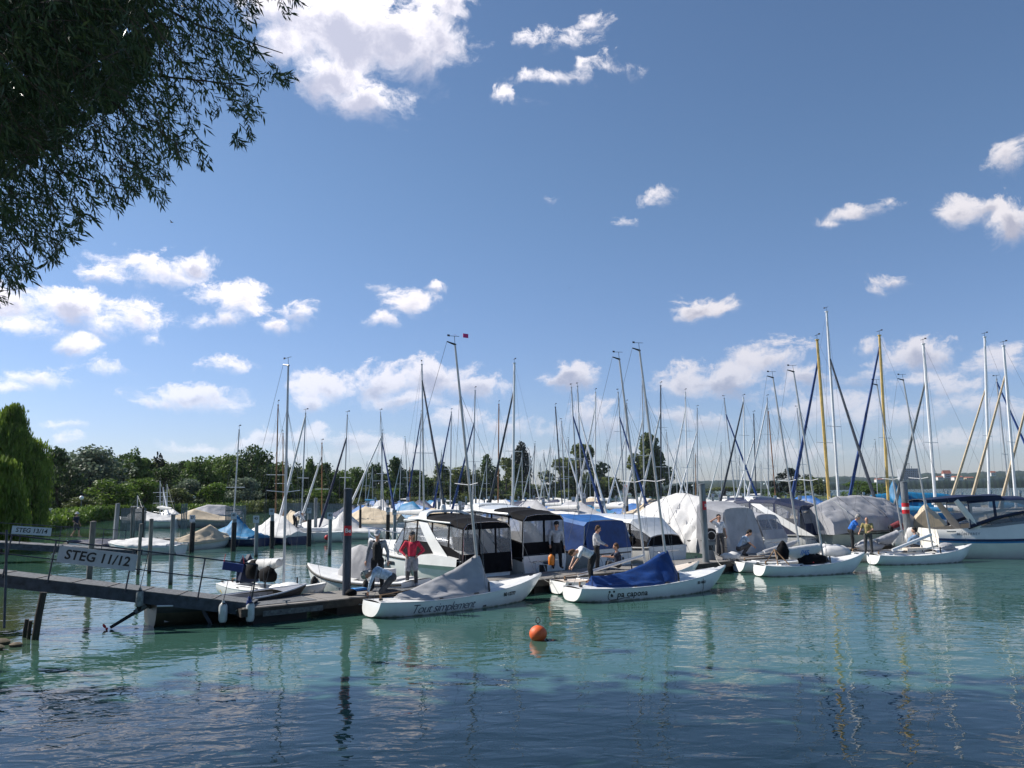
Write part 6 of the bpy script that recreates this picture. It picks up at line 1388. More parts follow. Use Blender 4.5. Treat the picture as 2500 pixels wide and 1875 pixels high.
# big ivory cruiser leaving the picture on the right
t, h = motorboat('long ivory motor cruiser with navy bimini lettered MONTEREY' if False else 'long ivory motor cruiser with blue stripe at the right edge', (20.35, 40.0), -5, 9.6, 2.9, (1.0, 1.0, 1.45), 'gel2', 'lblue', 'motor_cruiser', True, (.40, .56, .80), None, None, True, True, (), .88, True, 1)
m = MB()
for q in (0,):
    rows = []
    for i in range(25):
        s_ = i / 24 * .96; x = s_ * 9.6; rows.append([Vector((x, -(h.y_at(x, z) + .02), z)) for z in (h.zs(s_) - .05, h.zs(s_) - .14)])
    m.grid(rows)
m.build('rub_stripe', M['stripe'], t)
m = MB()
for sd in (1, -1):
    rows = []
    for i in range(25):
        q = i / 24 * .97; x = q * 9.6 + .02; hh = .38 + .42 * sm(min(1, x / 4.5)) * (1 - sm(max(0, (x - 5.2) / 4.2))); rows.append([Vector((x, sd * h.b(q) * 1.0, h.zs(q) - .02)), Vector((x, sd * h.b(q) * .97, h.zs(q) + .12)), Vector((x, sd * h.b(q) * .88, h.zs(q) + hh * .8)), Vector((x, sd * h.b(q) * .82, h.zs(q) + hh))])
    m.grid(rows)
m.poly([Vector((.02, y, z)) for y, z in ((-h.b(0), .98), (h.b(0), .98), (h.b(0) * .82, 1.38), (-h.b(0) * .82, 1.38))]); m.build('topsides', M['gel2'], t, True)
m = MB()
for sd in (1, -1): m.tube([(2.0, sd * 1.15, 1.3), (1.0, sd * 1.12, 2.75)], [.20, .13], 8, True, .5)
m.tube([(1.0, -1.12, 2.75), (1.0, 1.12, 2.75)], .09, 8); m.build('radar_arch', M['gel2'], t, True)
m = MB()
for sd in (1, -1): m.poly([Vector((x, sd * y, z)) for x, y, z in ((1.9, 1.27, 1.45), (2.7, 1.27, 1.84), (4.2, 1.24, 2.16), (5.3, 1.05, 2.22), (6.6, .9, 1.75), (5.0, 1.25, 1.55))])
m.build('side_windows', M['glass'], t); m = MB()
for sd in (1, -1): m.tube([(1.4, sd * 1.28, 1.40), (2.7, sd * 1.28, 1.85), (4.2, sd * 1.25, 2.17), (5.3, sd * 1.06, 2.23), (6.7, sd * .9, 1.74)], .03, 6)
m.build('window_frame', M['black'], t)
canopy(t, 'bimini', [(-.35, 1.1, 2.62, 1.1, 2.82), (1.6, 1.15, 2.70, 1.18, 3.0), (3.1, 1.15, 2.75, 1.12, 3.02)], 'tnavy', 'clear', (), None)
canopy(t, 'side_canopy', [(1.5, 1.24, 1.42, 1.15, 2.85), (2.7, 1.25, 1.86, 1.15, 2.95), (4.2, 1.2, 2.18, 1.05, 2.92), (5.2, 1.0, 2.25, .8, 2.5)], 'tnavy', 'clearb', (0, 1, 2), None, side_mid=.10)
place_text('lettering', T['mont'], t, (1.35, -1.32, 1.16), (1, -.03, 0), (0, .22, 1))
m = MB(); m.box((.62, -1.24, 1.28), (.42, .03, .05)); m.build('vent', M['inkg'], t); m = MB(); m.ball((4.6, -1.30, 1.50), .34, 12, (1.6, .10, .22)); m.build('long_porthole', M['glassd'], t, True)

# ================================================================== SMALL TENTED BOATS across the inner channel
GS = 'small tented boats moored across the inner channel'
def tented(label, u, v, L, B, hd, hullm, cov, secs, name='tented_boat', group=GS, fb=(.5, .48, .7), mast=None):
    c = P(u, v); a = R(hd); st = c - Vector((math.cos(a), math.sin(a), 0)) * L / 2; t = thing(name, label, 'boat', (st.x, st.y, 0), a, group); h = Hull(L, B, fb, .2, .78, -.05, .45, 1.2, .8, p=1.6)
    m = MB(); h.skin(m, 14, 6); m.build('hull', M[hullm], t, True); m = MB(); h.deck(m); m.build('deck', M['deckw'], t); m = MB(); h.rail(m, .025); m.build('gunwale', M['deckw'], t)
    if secs: m = MB(); tarp(m, [(q * L, h.b(min(1, max(0, q))) * 1.06 + .05, e, r_) for q, e, r_ in secs], 8, .06, .14, 1.05, 5); m.build('boat_tent', M[cov], t, 'all')
    if mast:
        ut, vt, ub, vb, col, furl = mast; Y = c.y; tp = DP(ut, vt, Y); bp = DP(ub, vb, Y); ft = bp + (tp - bp) * ((.7 - bp.z) / (tp.z - bp.z)); org = Vector((st.x, st.y, 0)); rig(t, org, a, tp, ft, Y, .9, col, furl, furl[0] if furl else None, 1, Vector((L * .97, 0, fb[2] + .05)), B * .42)
    return t, h
BH = [(.02, .62, .85), (.3, .62, 1.35), (.62, .64, 1.7), (.8, .68, 1.3), (.97, .74, .85)]
tented('dinghy under a peaked beige cover with its outboard tilted', 497, 1338, 4.4, 1.9, 60, 'gel', 'tbeige', [(.02, .45, .7), (.35, .5, 1.1), (.6, .55, 1.5), (.8, .6, 1.0), (.97, .68, .8)])
tented('black hulled boat under a bright turquoise tent', 578, 1331, 4.8, 2.2, 150, 'stripe', 'tcyan', [(.05, .62, .80), (.3, .66, 1.2), (.5, .68, 2.05), (.72, .7, 1.3), (.95, .8, .95)], mast=(584, 1050, 570, 1274, 'alu', None))
tented('black hulled boat under a tall white tent', 668, 1326, 6.0, 2.4, 140, 'stripe', 'twhite', [(.0, .62, .9), (.3, .66, 1.9), (.5, .68, 2.1), (.75, .7, 1.3), (.97, .8, .95)], fb=(.55, .52, .7), mast=(679, 989, 672, 1270, 'wood', None))
tented('boat under a beige tent behind the white one', 710, 1300, 5.6, 2.3, 120, 'gel', 'tbeige', [(.0, .62, 1.2), (.3, .66, 1.9), (.55, .68, 2.0), (.97, .8, 1.1)], mast=(691, 1059, 691, 1267, 'wood', None))
topen, hopen = tented('open white sailboat carrying the bending man in white', 757, 1322, 5.8, 2.2, 165, 'gel', None, None, 'open_sailboat', fb=(.72, .68, .85), mast=(746, 1009, 737, 1240, 'alu', ('aluw', -1, .98)))
m = MB(); m.box((2.6, 0, .86), (2.0, 1.1, .25)); m.build('cabin_top', M['deckw'], topen); crumple('sail_cloth', None, None, (4.2, .1, .95), (.8, .5, .25), M['twhite'], topen); m = MB(); m.box((-.2, .3, .5), (.25, .25, .6)); m.build('outboard_motor', M['black'], topen); m = MB(); m.ball((1.0, 1.0, .35), .2, 10); m.build('red_fender', M['red'], topen, True)
tented('grey white hulled boat with a small white tent left of pylon', 776, 1308, 4.6, 2.0, 150, 'gel', 'twhite', [(.0, .62, 1.0), (.4, .66, 1.5), (.97, .8, 1.0)], mast=(786, 1082, 786, 1279, 'wood', ('aluw', 1, .85)))
tented('white keelboat under a peaked white tent beside the big pylon', 858, 1315, 6.2, 2.2, 160, 'gel', 'twhite', [(.05, .62, .75), (.35, .64, 1.0), (.62, .68, 2.3), (.8, .72, 1.2), (.97, .8, .8)], fb=(.6, .55, .75), mast=(848, 1014, 840, 1240, 'alu', ('tnavy', -1, .8)))
tented('boat under a ridged beige tent behind the vest man', 905, 1300, 6.8, 2.5, 150, 'gel', 'tbeige', [(.0, .95, 1.6), (.35, .95, 2.0), (.6, .98, 2.3), (.97, 1.0, 1.2)], fb=(.9, .85, 1.0), mast=(929, 1008, 937, 1270, 'alu', ('aluw', -1, .78)))
tented('boat under a light blue tent left of the first cruiser arch', 990, 1290, 7.0, 2.7, 128, 'gel', 'tlight', [(.0, 1.0, 2.1), (.35, 1.0, 2.5), (.7, 1.0, 2.5), (.97, 1.1, 1.4)], fb=(1, .95, 1.1))
tented('white and blue boat half hidden by two weathered posts', 352, 1352, 4.6, 2.0, 175, 'gel', 'twhite', [(.1, .55, .7), (.4, .55, .95), (.6, .6, .95), (.97, .75, .8)])
tented('low white boat hidden behind the STEG 11/12 sign', 250, 1348, 4.6, 1.9, 178, 'gel', 'tnavy', [(.1, .5, .6), (.4, .55, .85), (.97, .7, .75)])
# covered motorboats and yacht at the far left
GC = 'covered motorboats moored near the left shore'
tented('white motorboat under a silver cover by the left palisade', 362, 1289, 7.2, 2.6, 168, 'gel', 'twhite', [(.0, .8, 1.0), (.3, .85, 1.4), (.6, .9, 1.9), (.75, .95, 1.3), (.97, 1.1, 1.2)], 'covered_motorboat', GC, (.9, .9, 1.2))
tented('white motorboat under a beige cover by the right palisade', 500, 1287, 7.8, 2.7, 190, 'tgrey', 'tbeige', [(.0, .7, .95), (.3, .75, 1.2), (.65, .9, 2.0), (.8, .95, 1.5), (.97, 1.1, 1.2)], 'covered_motorboat', GC, (.8, .8, 1.2))
tented('second silver covered motorboat behind the beige one', 520, 1277, 7.0, 2.5, 186, 'gel', 'tgrey', [(.0, 1.0, 1.5), (.3, 1.0, 2.2), (.6, 1.1, 2.3), (.97, 1.3, 1.5)], 'covered_motorboat', GC, (1, 1, 1.3))
b = P(168, 1284); t, h = motorboat('white motor yacht with a dark stripe under the weeping willow', (b.x, b.y), 215, 8.5, 2.9, (1.0, 1.0, 1.5), 'gel', 'stripe', 'motor_yacht', True, (.42, .55, .7), None, GC, True, False, ())
m = MB(); m.box((3.2, 0, 2.1), (2.6, 2.2, .12)); m.box((3.2, 0, 1.6), (2.4, 2.1, .9)); m.build('wheelhouse', M['gel'], t); m = MB(); m.box((3.2, 0, 1.7), (2.2, 2.14, .45)); m.build('cabin_windows', M['glassd'], t)
b = P(90, 1280); t, h = motorboat('white motorboat half hidden by willow strands', (b.x, b.y), 200, 6.5, 2.5, (.9, .9, 1.2), 'gel', None, 'motor_yacht', True, (.42, .55, .6), None, GC, False, False, ())

# ================================================================== SAILBOATS with their masts: (top u, v), (foot u, v), mast, furled sail
K = {'w': ('gel', 'twhite', 'open'), 'b': ('gel', 'tnavy', 'open'), 't': ('gel', 'twhite', 'tent'), 'bt': ('gel', 'tblue', 'tent'), 'y': ('gel2', 'tbeige', 'tent'), 'c': ('gel', 'tcyan', 'open'), 'n': ('stripe', 'twhite', 'tent'), 'g': ('gel', 'tgrey', 'tent')}
NB = (('tnavy'), ('troyal'))
S = [(934, 1058, 930, 1240, 'alu', ('troyal', 1, .9), 'w', 72), (896, 1130, 892, 1222, 'alu', ('aluw', -1, .9), 'c', None), (909, 1140, 910, 1222, 'alu', ('aluw', -1, .9), 'bt', None), (989, 1071, 997, 1222, 'alu', None, 'b', None), (980, 1116, 975, 1225, 'alu', ('aluw', -1, .95), 'bt', None), (1000, 1140, 1001, 1222, 'wood', None, 'w', None),
 (1030, 890, 1035, 1246, 'alu', ('steeld', 1, .90), 'w', 56), (1028, 1011, 1024, 1231, 'alu', ('troyal', -1, .97), 'bt', 82), (1078, 1104, 1074, 1225, 'alu', ('steeld', -1, .9), 'w', None), (1102, 1006, 1099, 1234, 'alu', ('fblue', -1, .98), 't', 80), (1160, 954, 1154, 1228, 'alu', ('troyal', -1, .76), 'b', 68), (1160, 1130, 1160, 1222, 'alu', None, 't', None), (1218, 987, 1216, 1231, 'wood', None, 'bt', 78), (1188, 1120, 1188, 1220, 'alu', ('aluw', -1, .9), 't', None),
 (1256, 887, 1252, 1237, 'aluw', ('steeld', -1, .84), 'y', 58), (1274, 1101, 1276, 1240, 'alu', ('aluw', -1, .9), 'w', None), (1292, 1100, 1294, 1213, 'alu', ('aluw', 1, .9), 'g', None), (1306, 1083, 1300, 1213, 'steeld', ('aluw', -1, .9), 't', None), (1319, 1128, 1322, 1204, 'alu', ('aluw', 1, .9), 't', None), (1328, 1104, 1328, 1210, 'alu', ('steeld', 1, .9), 'b', None), (1343, 1086, 1342, 1204, 'alu', ('aluw', -1, .95), 'w', None), (1356, 1113, 1356, 1201, 'alu', ('aluw', -1, .9), 't', None),
 (1356, 994, 1373, 1237, 'steeld', None, 'c', 76), (1371, 1029, 1379, 1231, 'alu', ('aluw', 1, .86), 'w', 84), (1388, 1073, 1388, 1218, 'alu', None, 'w', None), (1395, 946, 1411, 1225, 'alu', ('troyal', 1, .78), 'w', 66), (1410, 943, 1421, 1215, 'alu', ('aluw', 1, .80), 't', 70), (1454, 958, 1453, 1216, 'aluw', ('aluw', -1, .88), 'w', 72), (1482, 1079, 1488, 1213, 'alu', ('aluw', 1, .86), 'w', None), (1430, 1110, 1432, 1210, 'steeld', None, 'b', None), (1440, 1130, 1441, 1208, 'alu', ('aluw', -1, .9), 't', None),
 (1509, 958, 1524, 1210, 'alu', ('troyal', 1, .8), 'w', 72), (1530, 985, 1527, 1213, 'alu', ('aluw', -1, .7), 'n', 80), (1568, 930, 1573, 1210, 'alu', ('aluw', -1, .72), 'b', 70), (1613, 942, 1614, 1216, 'steeld', ('aluw', -1, .8), 'w', 70), (1627, 1055, 1637, 1204, 'alu', ('aluw', 1, .88), 't', None), (1651, 1100, 1653, 1206, 'alu', ('aluw', 1, .9), 'w', None), (1673, 958, 1678, 1201, 'aluw', ('aluw', -1, .86), 'w', 78), (1702, 997, 1703, 1200, 'alu', ('aluw', -1, .78), 'w', 92), (1692, 1090, 1694, 1204, 'alu', None, 't', None), (1698, 1110, 1699, 1204, 'wood', None, 'b', None),
 (1760, 1086, 1762, 1210, 'alu', ('aluw', -1, .9), 'w', None), (1768, 973, 1793, 1201, 'alu', ('troyal', 1, .86), 'w', 80), (1794, 1088, 1801, 1204, 'alu', ('aluw', 1, .86), 't', None), (1815, 972, 1819, 1222, 'aluw', ('steeld', -1, .97), 'b', 72), (1840, 1011, 1846, 1213, 'steeld', ('aluw', -1, .75), 'w', 86), (1873, 972, 1876, 1204, 'alu', ('aluw', -1, .96), 'c', 82), (1876, 1005, 1893, 1210, 'wood', None, 'b', 86), (1805, 1115, 1806, 1206, 'alu', None, 't', None), (1858, 1130, 1858, 1206, 'alu', ('aluw', 1, .9), 'w', None),
 (1946, 998, 1966, 1200, 'alu', None, 'g', 86), (1995, 830, 2025, 1230, 'aluY', ('fblue', -1, .90), 'g', 47), (2018, 761, 2047, 1215, 'aluw', ('steeld', 1, .78), 'y', 54), (2147, 819, 2168, 1210, 'aluY', ('fblue', -1, .95), 'c', 52), (2137, 1077, 2142, 1200, 'alu', None, 't', None), (2254, 840, 2283, 1215, 'aluw', ('steel', -1, .80), 'w', 50), (2404, 823, 2415, 1205, 'aluw', ('tbeige', -1, .72), 'c', 58), (2433, 926, 2463, 1200, 'alu', ('fblue', 1, .98), 'y', 62), (2450, 845, 2479, 1215, 'aluw', ('tbeige', -1, .84), 'y', 52), (2520, 880, 2555, 1215, 'aluw', ('tbeige', -1, .9), 'w', 52),
 (391, 1175, 391, 1262, 'alu', None, 'w', 95), (399, 1190, 399, 1262, 'alu', ('aluw', 1, .9), 'w', 98), (408, 1183, 408, 1262, 'alu', None, 't', 101), (336, 1210, 335, 1262, 'alu', None, 't', 104)]
REG = [(0, 520, 'near the left palisade'), (520, 850, 'left of the big Be pylon'), (850, 1075, 'behind the first cruiser'), (1075, 1300, 'left of the tall poplar'), (1300, 1480, 'behind the royal blue canopy'), (1480, 1705, 'left of the middle pylon'), (1705, 1935, 'behind the navy canopied cruiser'), (1935, 2210, 'behind the grey tarpaulin'), (2210, 2700, 'right of the banded pylon')]
CN = dict(alu='silver', aluw='white', aluY='yellow', wood='brown', steeld='black'); FN = dict(fblue='dark blue', tnavy='dark blue', troyal='blue', aluw='pale', steeld='dark grey', tbeige='tan', steel='grey')
cnt = {}
for (ut, vt, ub, vb, col, furl, kd, Y) in sorted(S, key=lambda s: s[2]):
    reg = [r for r in REG if r[0] <= ub < r[1]][0][2]; key = (col, furl[0] if furl else '', reg); i = cnt.get(key, 0); cnt[key] = i + 1
    lb = '%s %s masted sailboat %s%s' % (ORD[i], CN[col], ('with %s furled jib ' % FN[furl[0]]) if furl else 'without furled jib ', reg)
    far_sailboat(lb, ut, vt, ub, vb, col, (furl[0], furl[1], furl[2]) if furl else None, K[kd], Y, 1.7 if Y and Y < 60 and col in ('aluY', 'aluw') else 1.15, 2 if (Y and Y > 66 and ut % 2) else 1)
# white sail cover on its boom in front of the far water
bc = DP(2330, 1222, 47); t = thing('boom_with_cover', 'white sail cover with a black S on its boom at the right', 'sail cover', bc); m = MB(); rows = []
for i in range(15):
    q = i / 14; x = -1.25 + 2.6 * q; r = .42 * (1 - .45 * q) * (1 + .05 * wr(q * 8, 2)) * (.8 if i in (0, 14) else 1); rows.append([(x, .16 * math.cos(a), .05 - .1 * (1 - q) + r * (.5 + .5 * math.sin(a)) - .2) for a in [2 * math.pi * k / 12 for k in range(12)]])
m.grid(rows, True); m.poly(rows[0]); m.poly(rows[-1][::-1]); m.build('cover', M['twhite'], t, True); m = MB(); m.tube([(-1.3, 0, -.17), (1.5, 0, -.12)], .06, 8); m.build('boom', M['aluw'], t); place_text('letter', T['sail'], t, (-1.0, -.18, -.06), (1, 0, 0), (0, 0, 1))
# motorboats packed between the far rows
rb = random.Random(9)
def packed(u0, u1, n, where, Ys=(58, 120), skip=()):
    cols = [('tblue', 'blue'), ('twhite', 'white'), ('tbeige', 'beige'), ('tgrey', 'grey'), ('twhite', 'white'), ('tcyan', 'turquoise'), ('tnavy', 'navy'), ('twhite', 'white')]; c_ = {}
    for i in range(n):
        u = u0 + (u1 - u0) * (i + rb.uniform(.25, .75)) / n; Y = rb.uniform(*Ys); cm, cn = cols[(i * 5 + int(u0)) % 8]; k = c_.get(cn, 0); c_[cn] = k + 1; p = DP(u, 1200, Y); L = rb.uniform(6.5, 8.5)
        a = R(rb.choice((128, -52)) + rb.uniform(-5, 5)); t = thing('covered_motorboat', '%s %s covered motorboat from the left %s' % (ORD[k], cn, where), 'motorboat', (p.x, p.y, 0), a, 'covered motorboats in the far rows'); h = Hull(L, 2.6, (1.0, .95, 1.3), .3, .85, -.2, .4, 1.2, .8, p=1.7)
        m = MB(); h.skin(m, 10, 4); m.build('hull', M['gel'], t, True); m = MB(); h.deck(m, None, .05, 8); m.build('deck', M['deckw'], t)
        pk = rb.uniform(1.9, 2.6); m = MB(); tarp(m, [(.0, 1.15, 1.0, 1.5), (L * .25, 1.25, 1.0, pk), (L * .5, 1.2, 1.0, pk + rb.uniform(-.2, .3)), (L * .75, .8, 1.2, 1.75), (L * .97, .12, 1.3, 1.4)], 5, .06, .2, rb.choice((.6, .9, 1.1)), 3); m.build('boat_cover', M[cm], t, 'all')
packed(870, 1080, 9, 'behind the first cruiser', (66, 110)); packed(1085, 1300, 9, 'behind the second cruiser', (60, 110)); packed(1310, 1500, 9, 'behind the blue canopies', (62, 115)); packed(1500, 1720, 9, 'left of the middle pylon', (62, 115)); packed(1730, 1950, 8, 'behind the navy canopied cruiser', (64, 120))
# ================================================================== PEOPLE AND LOOSE THINGS
C = lambda n, c: cmat('cloth_' + n, c)
wht, gry, lgr, blk, nvy, blu, lbl, red_, khk, tan_, dkr, dgr = C('white', (.72, .72, .74)), C('grey', (.30, .31, .34)), C('light_grey', (.50, .51, .54)), C('black', (.012, .012, .014)), C('navy', (.02, .025, .05)), C('bright_blue', (.02, .16, .60)), C('pale_blue', (.36, .48, .62)), C('red', (.62, .03, .07)), C('khaki', (.30, .25, .10)), C('sand', (.45, .42, .38)), C('dark_red', (.16, .02, .03)), C('dark_grey', (.07, .07, .075))
def w(u, v, z): return P(u, v, z)
person('man in black bib overalls and grey shirt standing on the pontoon', w(921, 1443, .46), -95, std(face=(.8, .1, -.62), head=(.06, 0, 1.655), elL=(-.02, .30, 1.14), elR=(-.02, -.30, 1.14), haL=(.06, .33, .88), haR=(.06, -.33, .88)), gry, blk, 'black', 'long', 'dark', ('cap', lgr), 1.03, vest=blk)
person('woman in a red top and grey trousers with hands on her waist', w(1005, 1431, .46), -88, std(face=(.9, -.25, -.25), elL=(-.10, .38, 1.16), elR=(-.08, -.38, 1.16), haL=(.10, .20, 1.00), haR=(.10, -.20, 1.00), hipL=(0, .09, .9), hipR=(0, -.09, .9)), red_, dgr, gry, 'long', 'blond', ('cap', dgr), .96,
       extra=lambda t, J: (lambda m: (m.cap((.0, .10, .86), (.02, .12, .56), .118, .105), m.cap((.0, -.10, .86), (.02, -.12, .56), .118, .105), m.cap((0, 0, .93), (0, 0, .90), .145, .14), m.build('grey_overtrousers', gry, t, True)))(MB()))
kneel = dict(pelvis=(-.20, 0, .50), chest=(.22, 0, .66), neck=(.42, 0, .64), head=(.56, 0, .58), face=(.35, 0, -1), shL=(.32, .18, .64), shR=(.32, -.18, .64), elL=(.42, .20, .36), elR=(.42, -.20, .36), haL=(.48, .12, .12), haR=(.48, -.12, .12), hipL=(-.18, .10, .46), hipR=(-.18, -.10, .46), knL=(.12, .12, .09), knR=(.12, -.12, .09), anL=(-.32, .12, .08), anR=(-.32, -.12, .08), toL=(-.48, .12, .05), toR=(-.48, -.12, .05))
person('kneeling man in a pale blue shirt and sun hat working on deck', w(940, 1452, .46), 188, kneel, lbl, dgr, 'black', 'long', 'grey', ('brim', C('green_grey', (.18, .26, .24))), 1.0)
def dry(t, J):
    h_ = J['haR']; m = MB(); c = h_ + Vector((.03, -.03, -.10)); m.lathe([(.001, -.42), (.11, -.42), (.135, -.36), (.14, -.12), (.11, -.02), (.05, .03), (.03, .08), (.001, .09)], 14, c); m.build('handle_side', M['odry'], bag, True)
bag = thing('dry_bag', 'orange dry bag held by the man with the black cap', 'bag', w(1346, 1368, .88))
bag.scale = (.85, .85, .85); m = MB(); m.lathe([(.001, -.20), (.11, -.20), (.135, -.14), (.14, .12), (.115, .20), (.06, .24), (.03, .27)], 16); m.build('bag_body', M['odry'], bag, True); m = MB(); m.tube([(-.06, 0, .24), (-.05, 0, .34), (.05, 0, .34), (.06, 0, .24)], .012, 6); m.build('handle', M['black'], bag)
person('man with black cap and light grey jumper carrying the orange bag', w(1360, 1388, .46), -80, std(face=(.8, -.5, -.5), haR=(.10, -.28, .92), elR=(0, -.28, 1.14)), lgr, blk, 'black', 'long', 'dark', ('cap', blk), 1.0)
bend = dict(pelvis=(-.12, 0, .92), chest=(.26, 0, 1.10), neck=(.45, 0, 1.08), head=(.60, 0, 1.03), face=(.6, 0, -1), shL=(.36, .18, 1.08), shR=(.36, -.18, 1.08), elL=(.50, .20, .82), elR=(.50, -.20, .82), haL=(.64, .12, .60), haR=(.64, -.12, .60), hipL=(-.12, .10, .88), hipR=(-.12, -.10, .88), knL=(0, .12, .50), knR=(-.05, -.12, .50), anL=(-.04, .13, .09), anR=(-.10, -.13, .09), toL=(.12, .15, .045), toR=(.06, -.15, .045))
person('boy in a white shirt bending over the stern of the blue covered boat', w(1440, 1424, .47), 196, bend, wht, blk, mat('shoe_tan', (.30, .14, .08), .8), 'short', 'brown', None, .94)
person('boy in a light grey jumper standing with arms forward', w(1458, 1393, .48), -15, std(face=(.9, 0, -.5), head=(.09, 0, 1.63), neck=(.03, 0, 1.49), elL=(.10, .24, 1.14), elR=(.10, -.24, 1.14), haL=(.34, .14, 1.02), haR=(.34, -.14, 1.02)), lgr, blk, 'black', 'long', 'brown', None, .93)
sit = dict(pelvis=(0, 0, .22), chest=(.03, 0, .56), neck=(.05, 0, .76), head=(.09, 0, .92), face=(1, 0, -.35), shL=(.04, .20, .68), shR=(.04, -.20, .68), elL=(.28, .22, .52), elR=(.28, -.22, .52), haL=(.52, .14, .55), haR=(.52, -.14, .55), hipL=(.03, .10, .20), hipR=(.03, -.10, .20), knL=(.42, .13, .30), knR=(.42, -.13, .30), anL=(.50, .13, -.06), anR=(.50, -.13, -.06), toL=(.64, .14, -.10), toR=(.64, -.14, -.10))
person('boy in a navy shirt sitting in the cream decked boat holding its boom', w(1510, 1392, .42), 188, sit, nvy, dgr, 'black', 'short', 'brown', None, .95)
person('man in a white shirt shading his eyes with one arm', w(1759, 1357, .46), -70, std(face=(.9, .1, -.1), elR=(.04, -.46, 1.50), haR=(.12, -.14, 1.68), elL=(.02, .27, 1.14), haL=(.12, .26, .90)), wht, dgr, 'black', 'short', 'dark', None, 1.02)
squat = dict(pelvis=(-.12, 0, .32), chest=(.14, 0, .70), neck=(.26, 0, .88), head=(.36, 0, .99), face=(.6, 0, -.9), shL=(.20, .19, .80), shR=(.20, -.19, .80), elL=(.34, .22, .56), elR=(.34, -.22, .56), haL=(.50, .10, .42), haR=(.50, -.10, .42), hipL=(-.10, .10, .30), hipR=(-.10, -.10, .30), knL=(.34, .16, .52), knR=(.34, -.16, .50), anL=(.05, .15, .09), anR=(.05, -.15, .09), toL=(.22, .17, .045), toR=(.22, -.17, .045))
person('squatting man in a pale blue shirt on the pontoon', w(1812, 1357, .46), -15, squat, lbl, dgr, 'black', 'short', 'dark', None, 1.02)
lean = std(pelvis=(-.05, 0, .94), chest=(.14, 0, 1.24), neck=(.24, 0, 1.42), head=(.33, 0, 1.54), face=(.6, 0, -.8), shL=(.18, .20, 1.36), shR=(.18, -.20, 1.36), elL=(.30, .25, 1.12), elR=(.30, -.25, 1.12), haL=(.52, .10, 1.14), haR=(.50, -.12, 1.10))
person('man in a bright blue shirt leaning over the grey sail', w(2082, 1344, .47), -25, lean, blu, blk, 'black', 'short', 'grey', None, 1.0)
person('bald man in a khaki shirt holding a line', w(2122, 1352, .45), -120, std(face=(.8, 0, -.6), head=(.06, 0, 1.64), elL=(.12, .26, 1.16), haL=(.32, .12, 1.10), elR=(.10, -.30, 1.16), haR=(.30, -.34, 1.04)), khk, dgr, 'black', 'short', 'dark', None, .92, bald=True)
person('person in dark red bending down behind the banded pylon', w(2172, 1322, .85) if False else (19.6, 41.9, .46), -20, bend, dkr, blk, 'black', 'long', 'dark', None, .98)
person('seated man in a faded blue shirt with his back turned', w(2240, 1344, .50), 160, dict(sit, haL=(.40, .05, .30), haR=(.40, -.05, .30)), cmat('cloth_faded_blue', (.16, .26, .40)), dgr, 'black', 'long', 'dark', None, 1.0)
person('man in white bending down aboard the distant open sailboat', w(722, 1291, .95), -10, bend, wht, blk, 'black', 'long', 'grey', ('cap', wht), 1.0)
person('walking man with a white sun hat on the far gangway', DP(184, 1312, 58), -10, std(face=(1, 0, -.2), anL=(.22, .10, .09), toL=(.38, .10, .045), knL=(.18, .10, .50), anR=(-.25, -.10, .12), toR=(-.12, -.10, .05), haR=(.22, -.24, 1.0), haL=(.12, .26, .9)), nvy, dgr, 'skin', 'short', 'grey', ('brim', wht), 1.0, shorts=True)
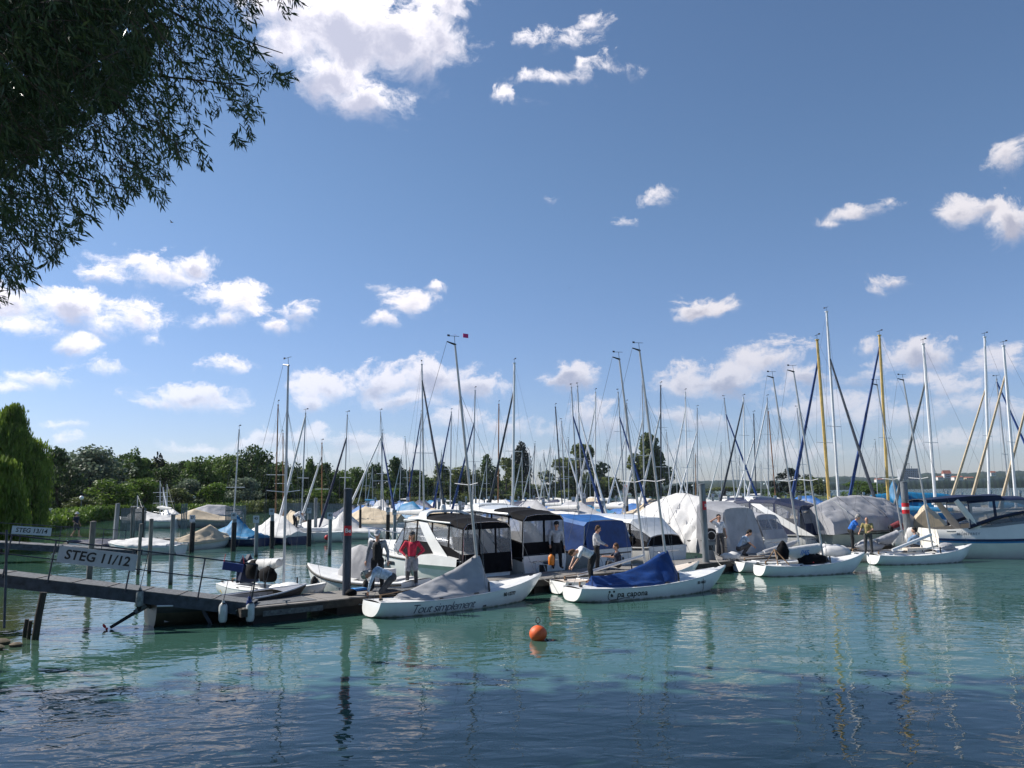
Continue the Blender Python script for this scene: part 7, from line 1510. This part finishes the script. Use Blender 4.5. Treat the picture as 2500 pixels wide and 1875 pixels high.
# small things lying about
t = thing('book_box', 'flat bright blue case lying beside the Be pylon', 'case', w(876, 1441, .46), EA); m = MB(); m.box((0, 0, .035), (.42, .30, .06)); m.build('case', mat('case_blue', (.03, .22, .62), .4), t); m = MB(); m.box((0, 0, .070), (.36, .24, .008)); m.build('lid', mat('case_light_blue', (.10, .35, .70), .4), t)
crumple('black_bag', 'small black bag on the pontoon left of the blue case', 'bag', w(857, 1449, .56), (.16, .12, .12), M['dark'])
crumple('sail_bag', 'white sail bag with red patch beside the squatting man', 'sail bag', w(1784, 1360, .56), (.42, .22, .20), M['twhite'])
crumple('white_sail_heap', 'heap of white sail on the pontoon above the outer keelboat bow', 'sail', w(2040, 1350, .70), (.62, .35, .32), M['twhite'])
crumple('sail_bag', 'white upright sail bag under the bending dark red figure', 'sail bag', (20.2, 41.2, .80), (.40, .25, .55), M['twhite'])
crumple('sail_bag', 'second white sail bag left of the upright one', 'sail bag', (19.2, 40.6, .75), (.35, .25, .50), M['tlight'] if False else M['twhite'])
# life ring on its post beside the middle pylon
t = thing('lifebuoy_stand', 'round black lifebuoy case on a post beside the middle pylon', 'lifebuoy', w(1759, 1380, .0)); m = MB(); m.tube([(0, 0, -.3), (0, 0, 1.15)], .05, 8); m.build('post', M['black'], t)
m = MB(); m.lathe([(.001, -.22), (.30, -.22), (.34, -.15), (.34, .08), (.28, .12), (.001, .12)], 24, (-.42, -.05, 1.32), (0.25, -1, 0)); m.build('case', M['blk_rub'], t, True); m = MB(); q = Vector((.25, -1, 0)).normalized(); x_ = q.cross(Vector((0, 0, 1))); c_ = Vector((-.42, -.05, 1.32)) + q * .125
m.tube([c_ + x_ * .20 * math.cos(a) + Vector((0, 0, .20 * math.sin(a))) for a in [2 * math.pi * k / 24 for k in range(25)]], .018, 6, False); m.build('white_ring', M['gel'], t, True)
t = thing('power_pedestal', 'grey service pedestal beside the middle pylon', 'pedestal', w(1736, 1366, .46)); m = MB(); m.box((0, 0, .38), (.34, .24, .76)); m.build('body', M['steel'], t); m = MB(); m.box((0, 0, .79), (.38, .28, .05)); m.build('lid', M['steeld'], t); m = MB(); m.box((-.02, -.125, .5), (.2, .01, .2)); m.build('socket_panel', M['black'], t)
# birds
for i, (u, v, Y) in enumerate([(419, 543, 60), (1390, 703, 150)]):
    p = DP(u, v, Y); t = thing('bird', ['small dark bird gliding right of the willow', 'tiny bird high above the harbour'][i], 'bird', p); m = MB(); s_ = .22
    m.tube([(-.12, 0, 0), (0, 0, 0), (.14, 0, .02)], [.01, .04, .01], 6); m.poly([(0, 0, .01), (-.05, -.1, .03), (0, -.35, .10), (.06, -.1, .03)]); m.poly([(0, 0, .01), (.06, .1, .03), (0, .35, .10), (-.05, .1, .03)]); m.build('body', M['black'], t)
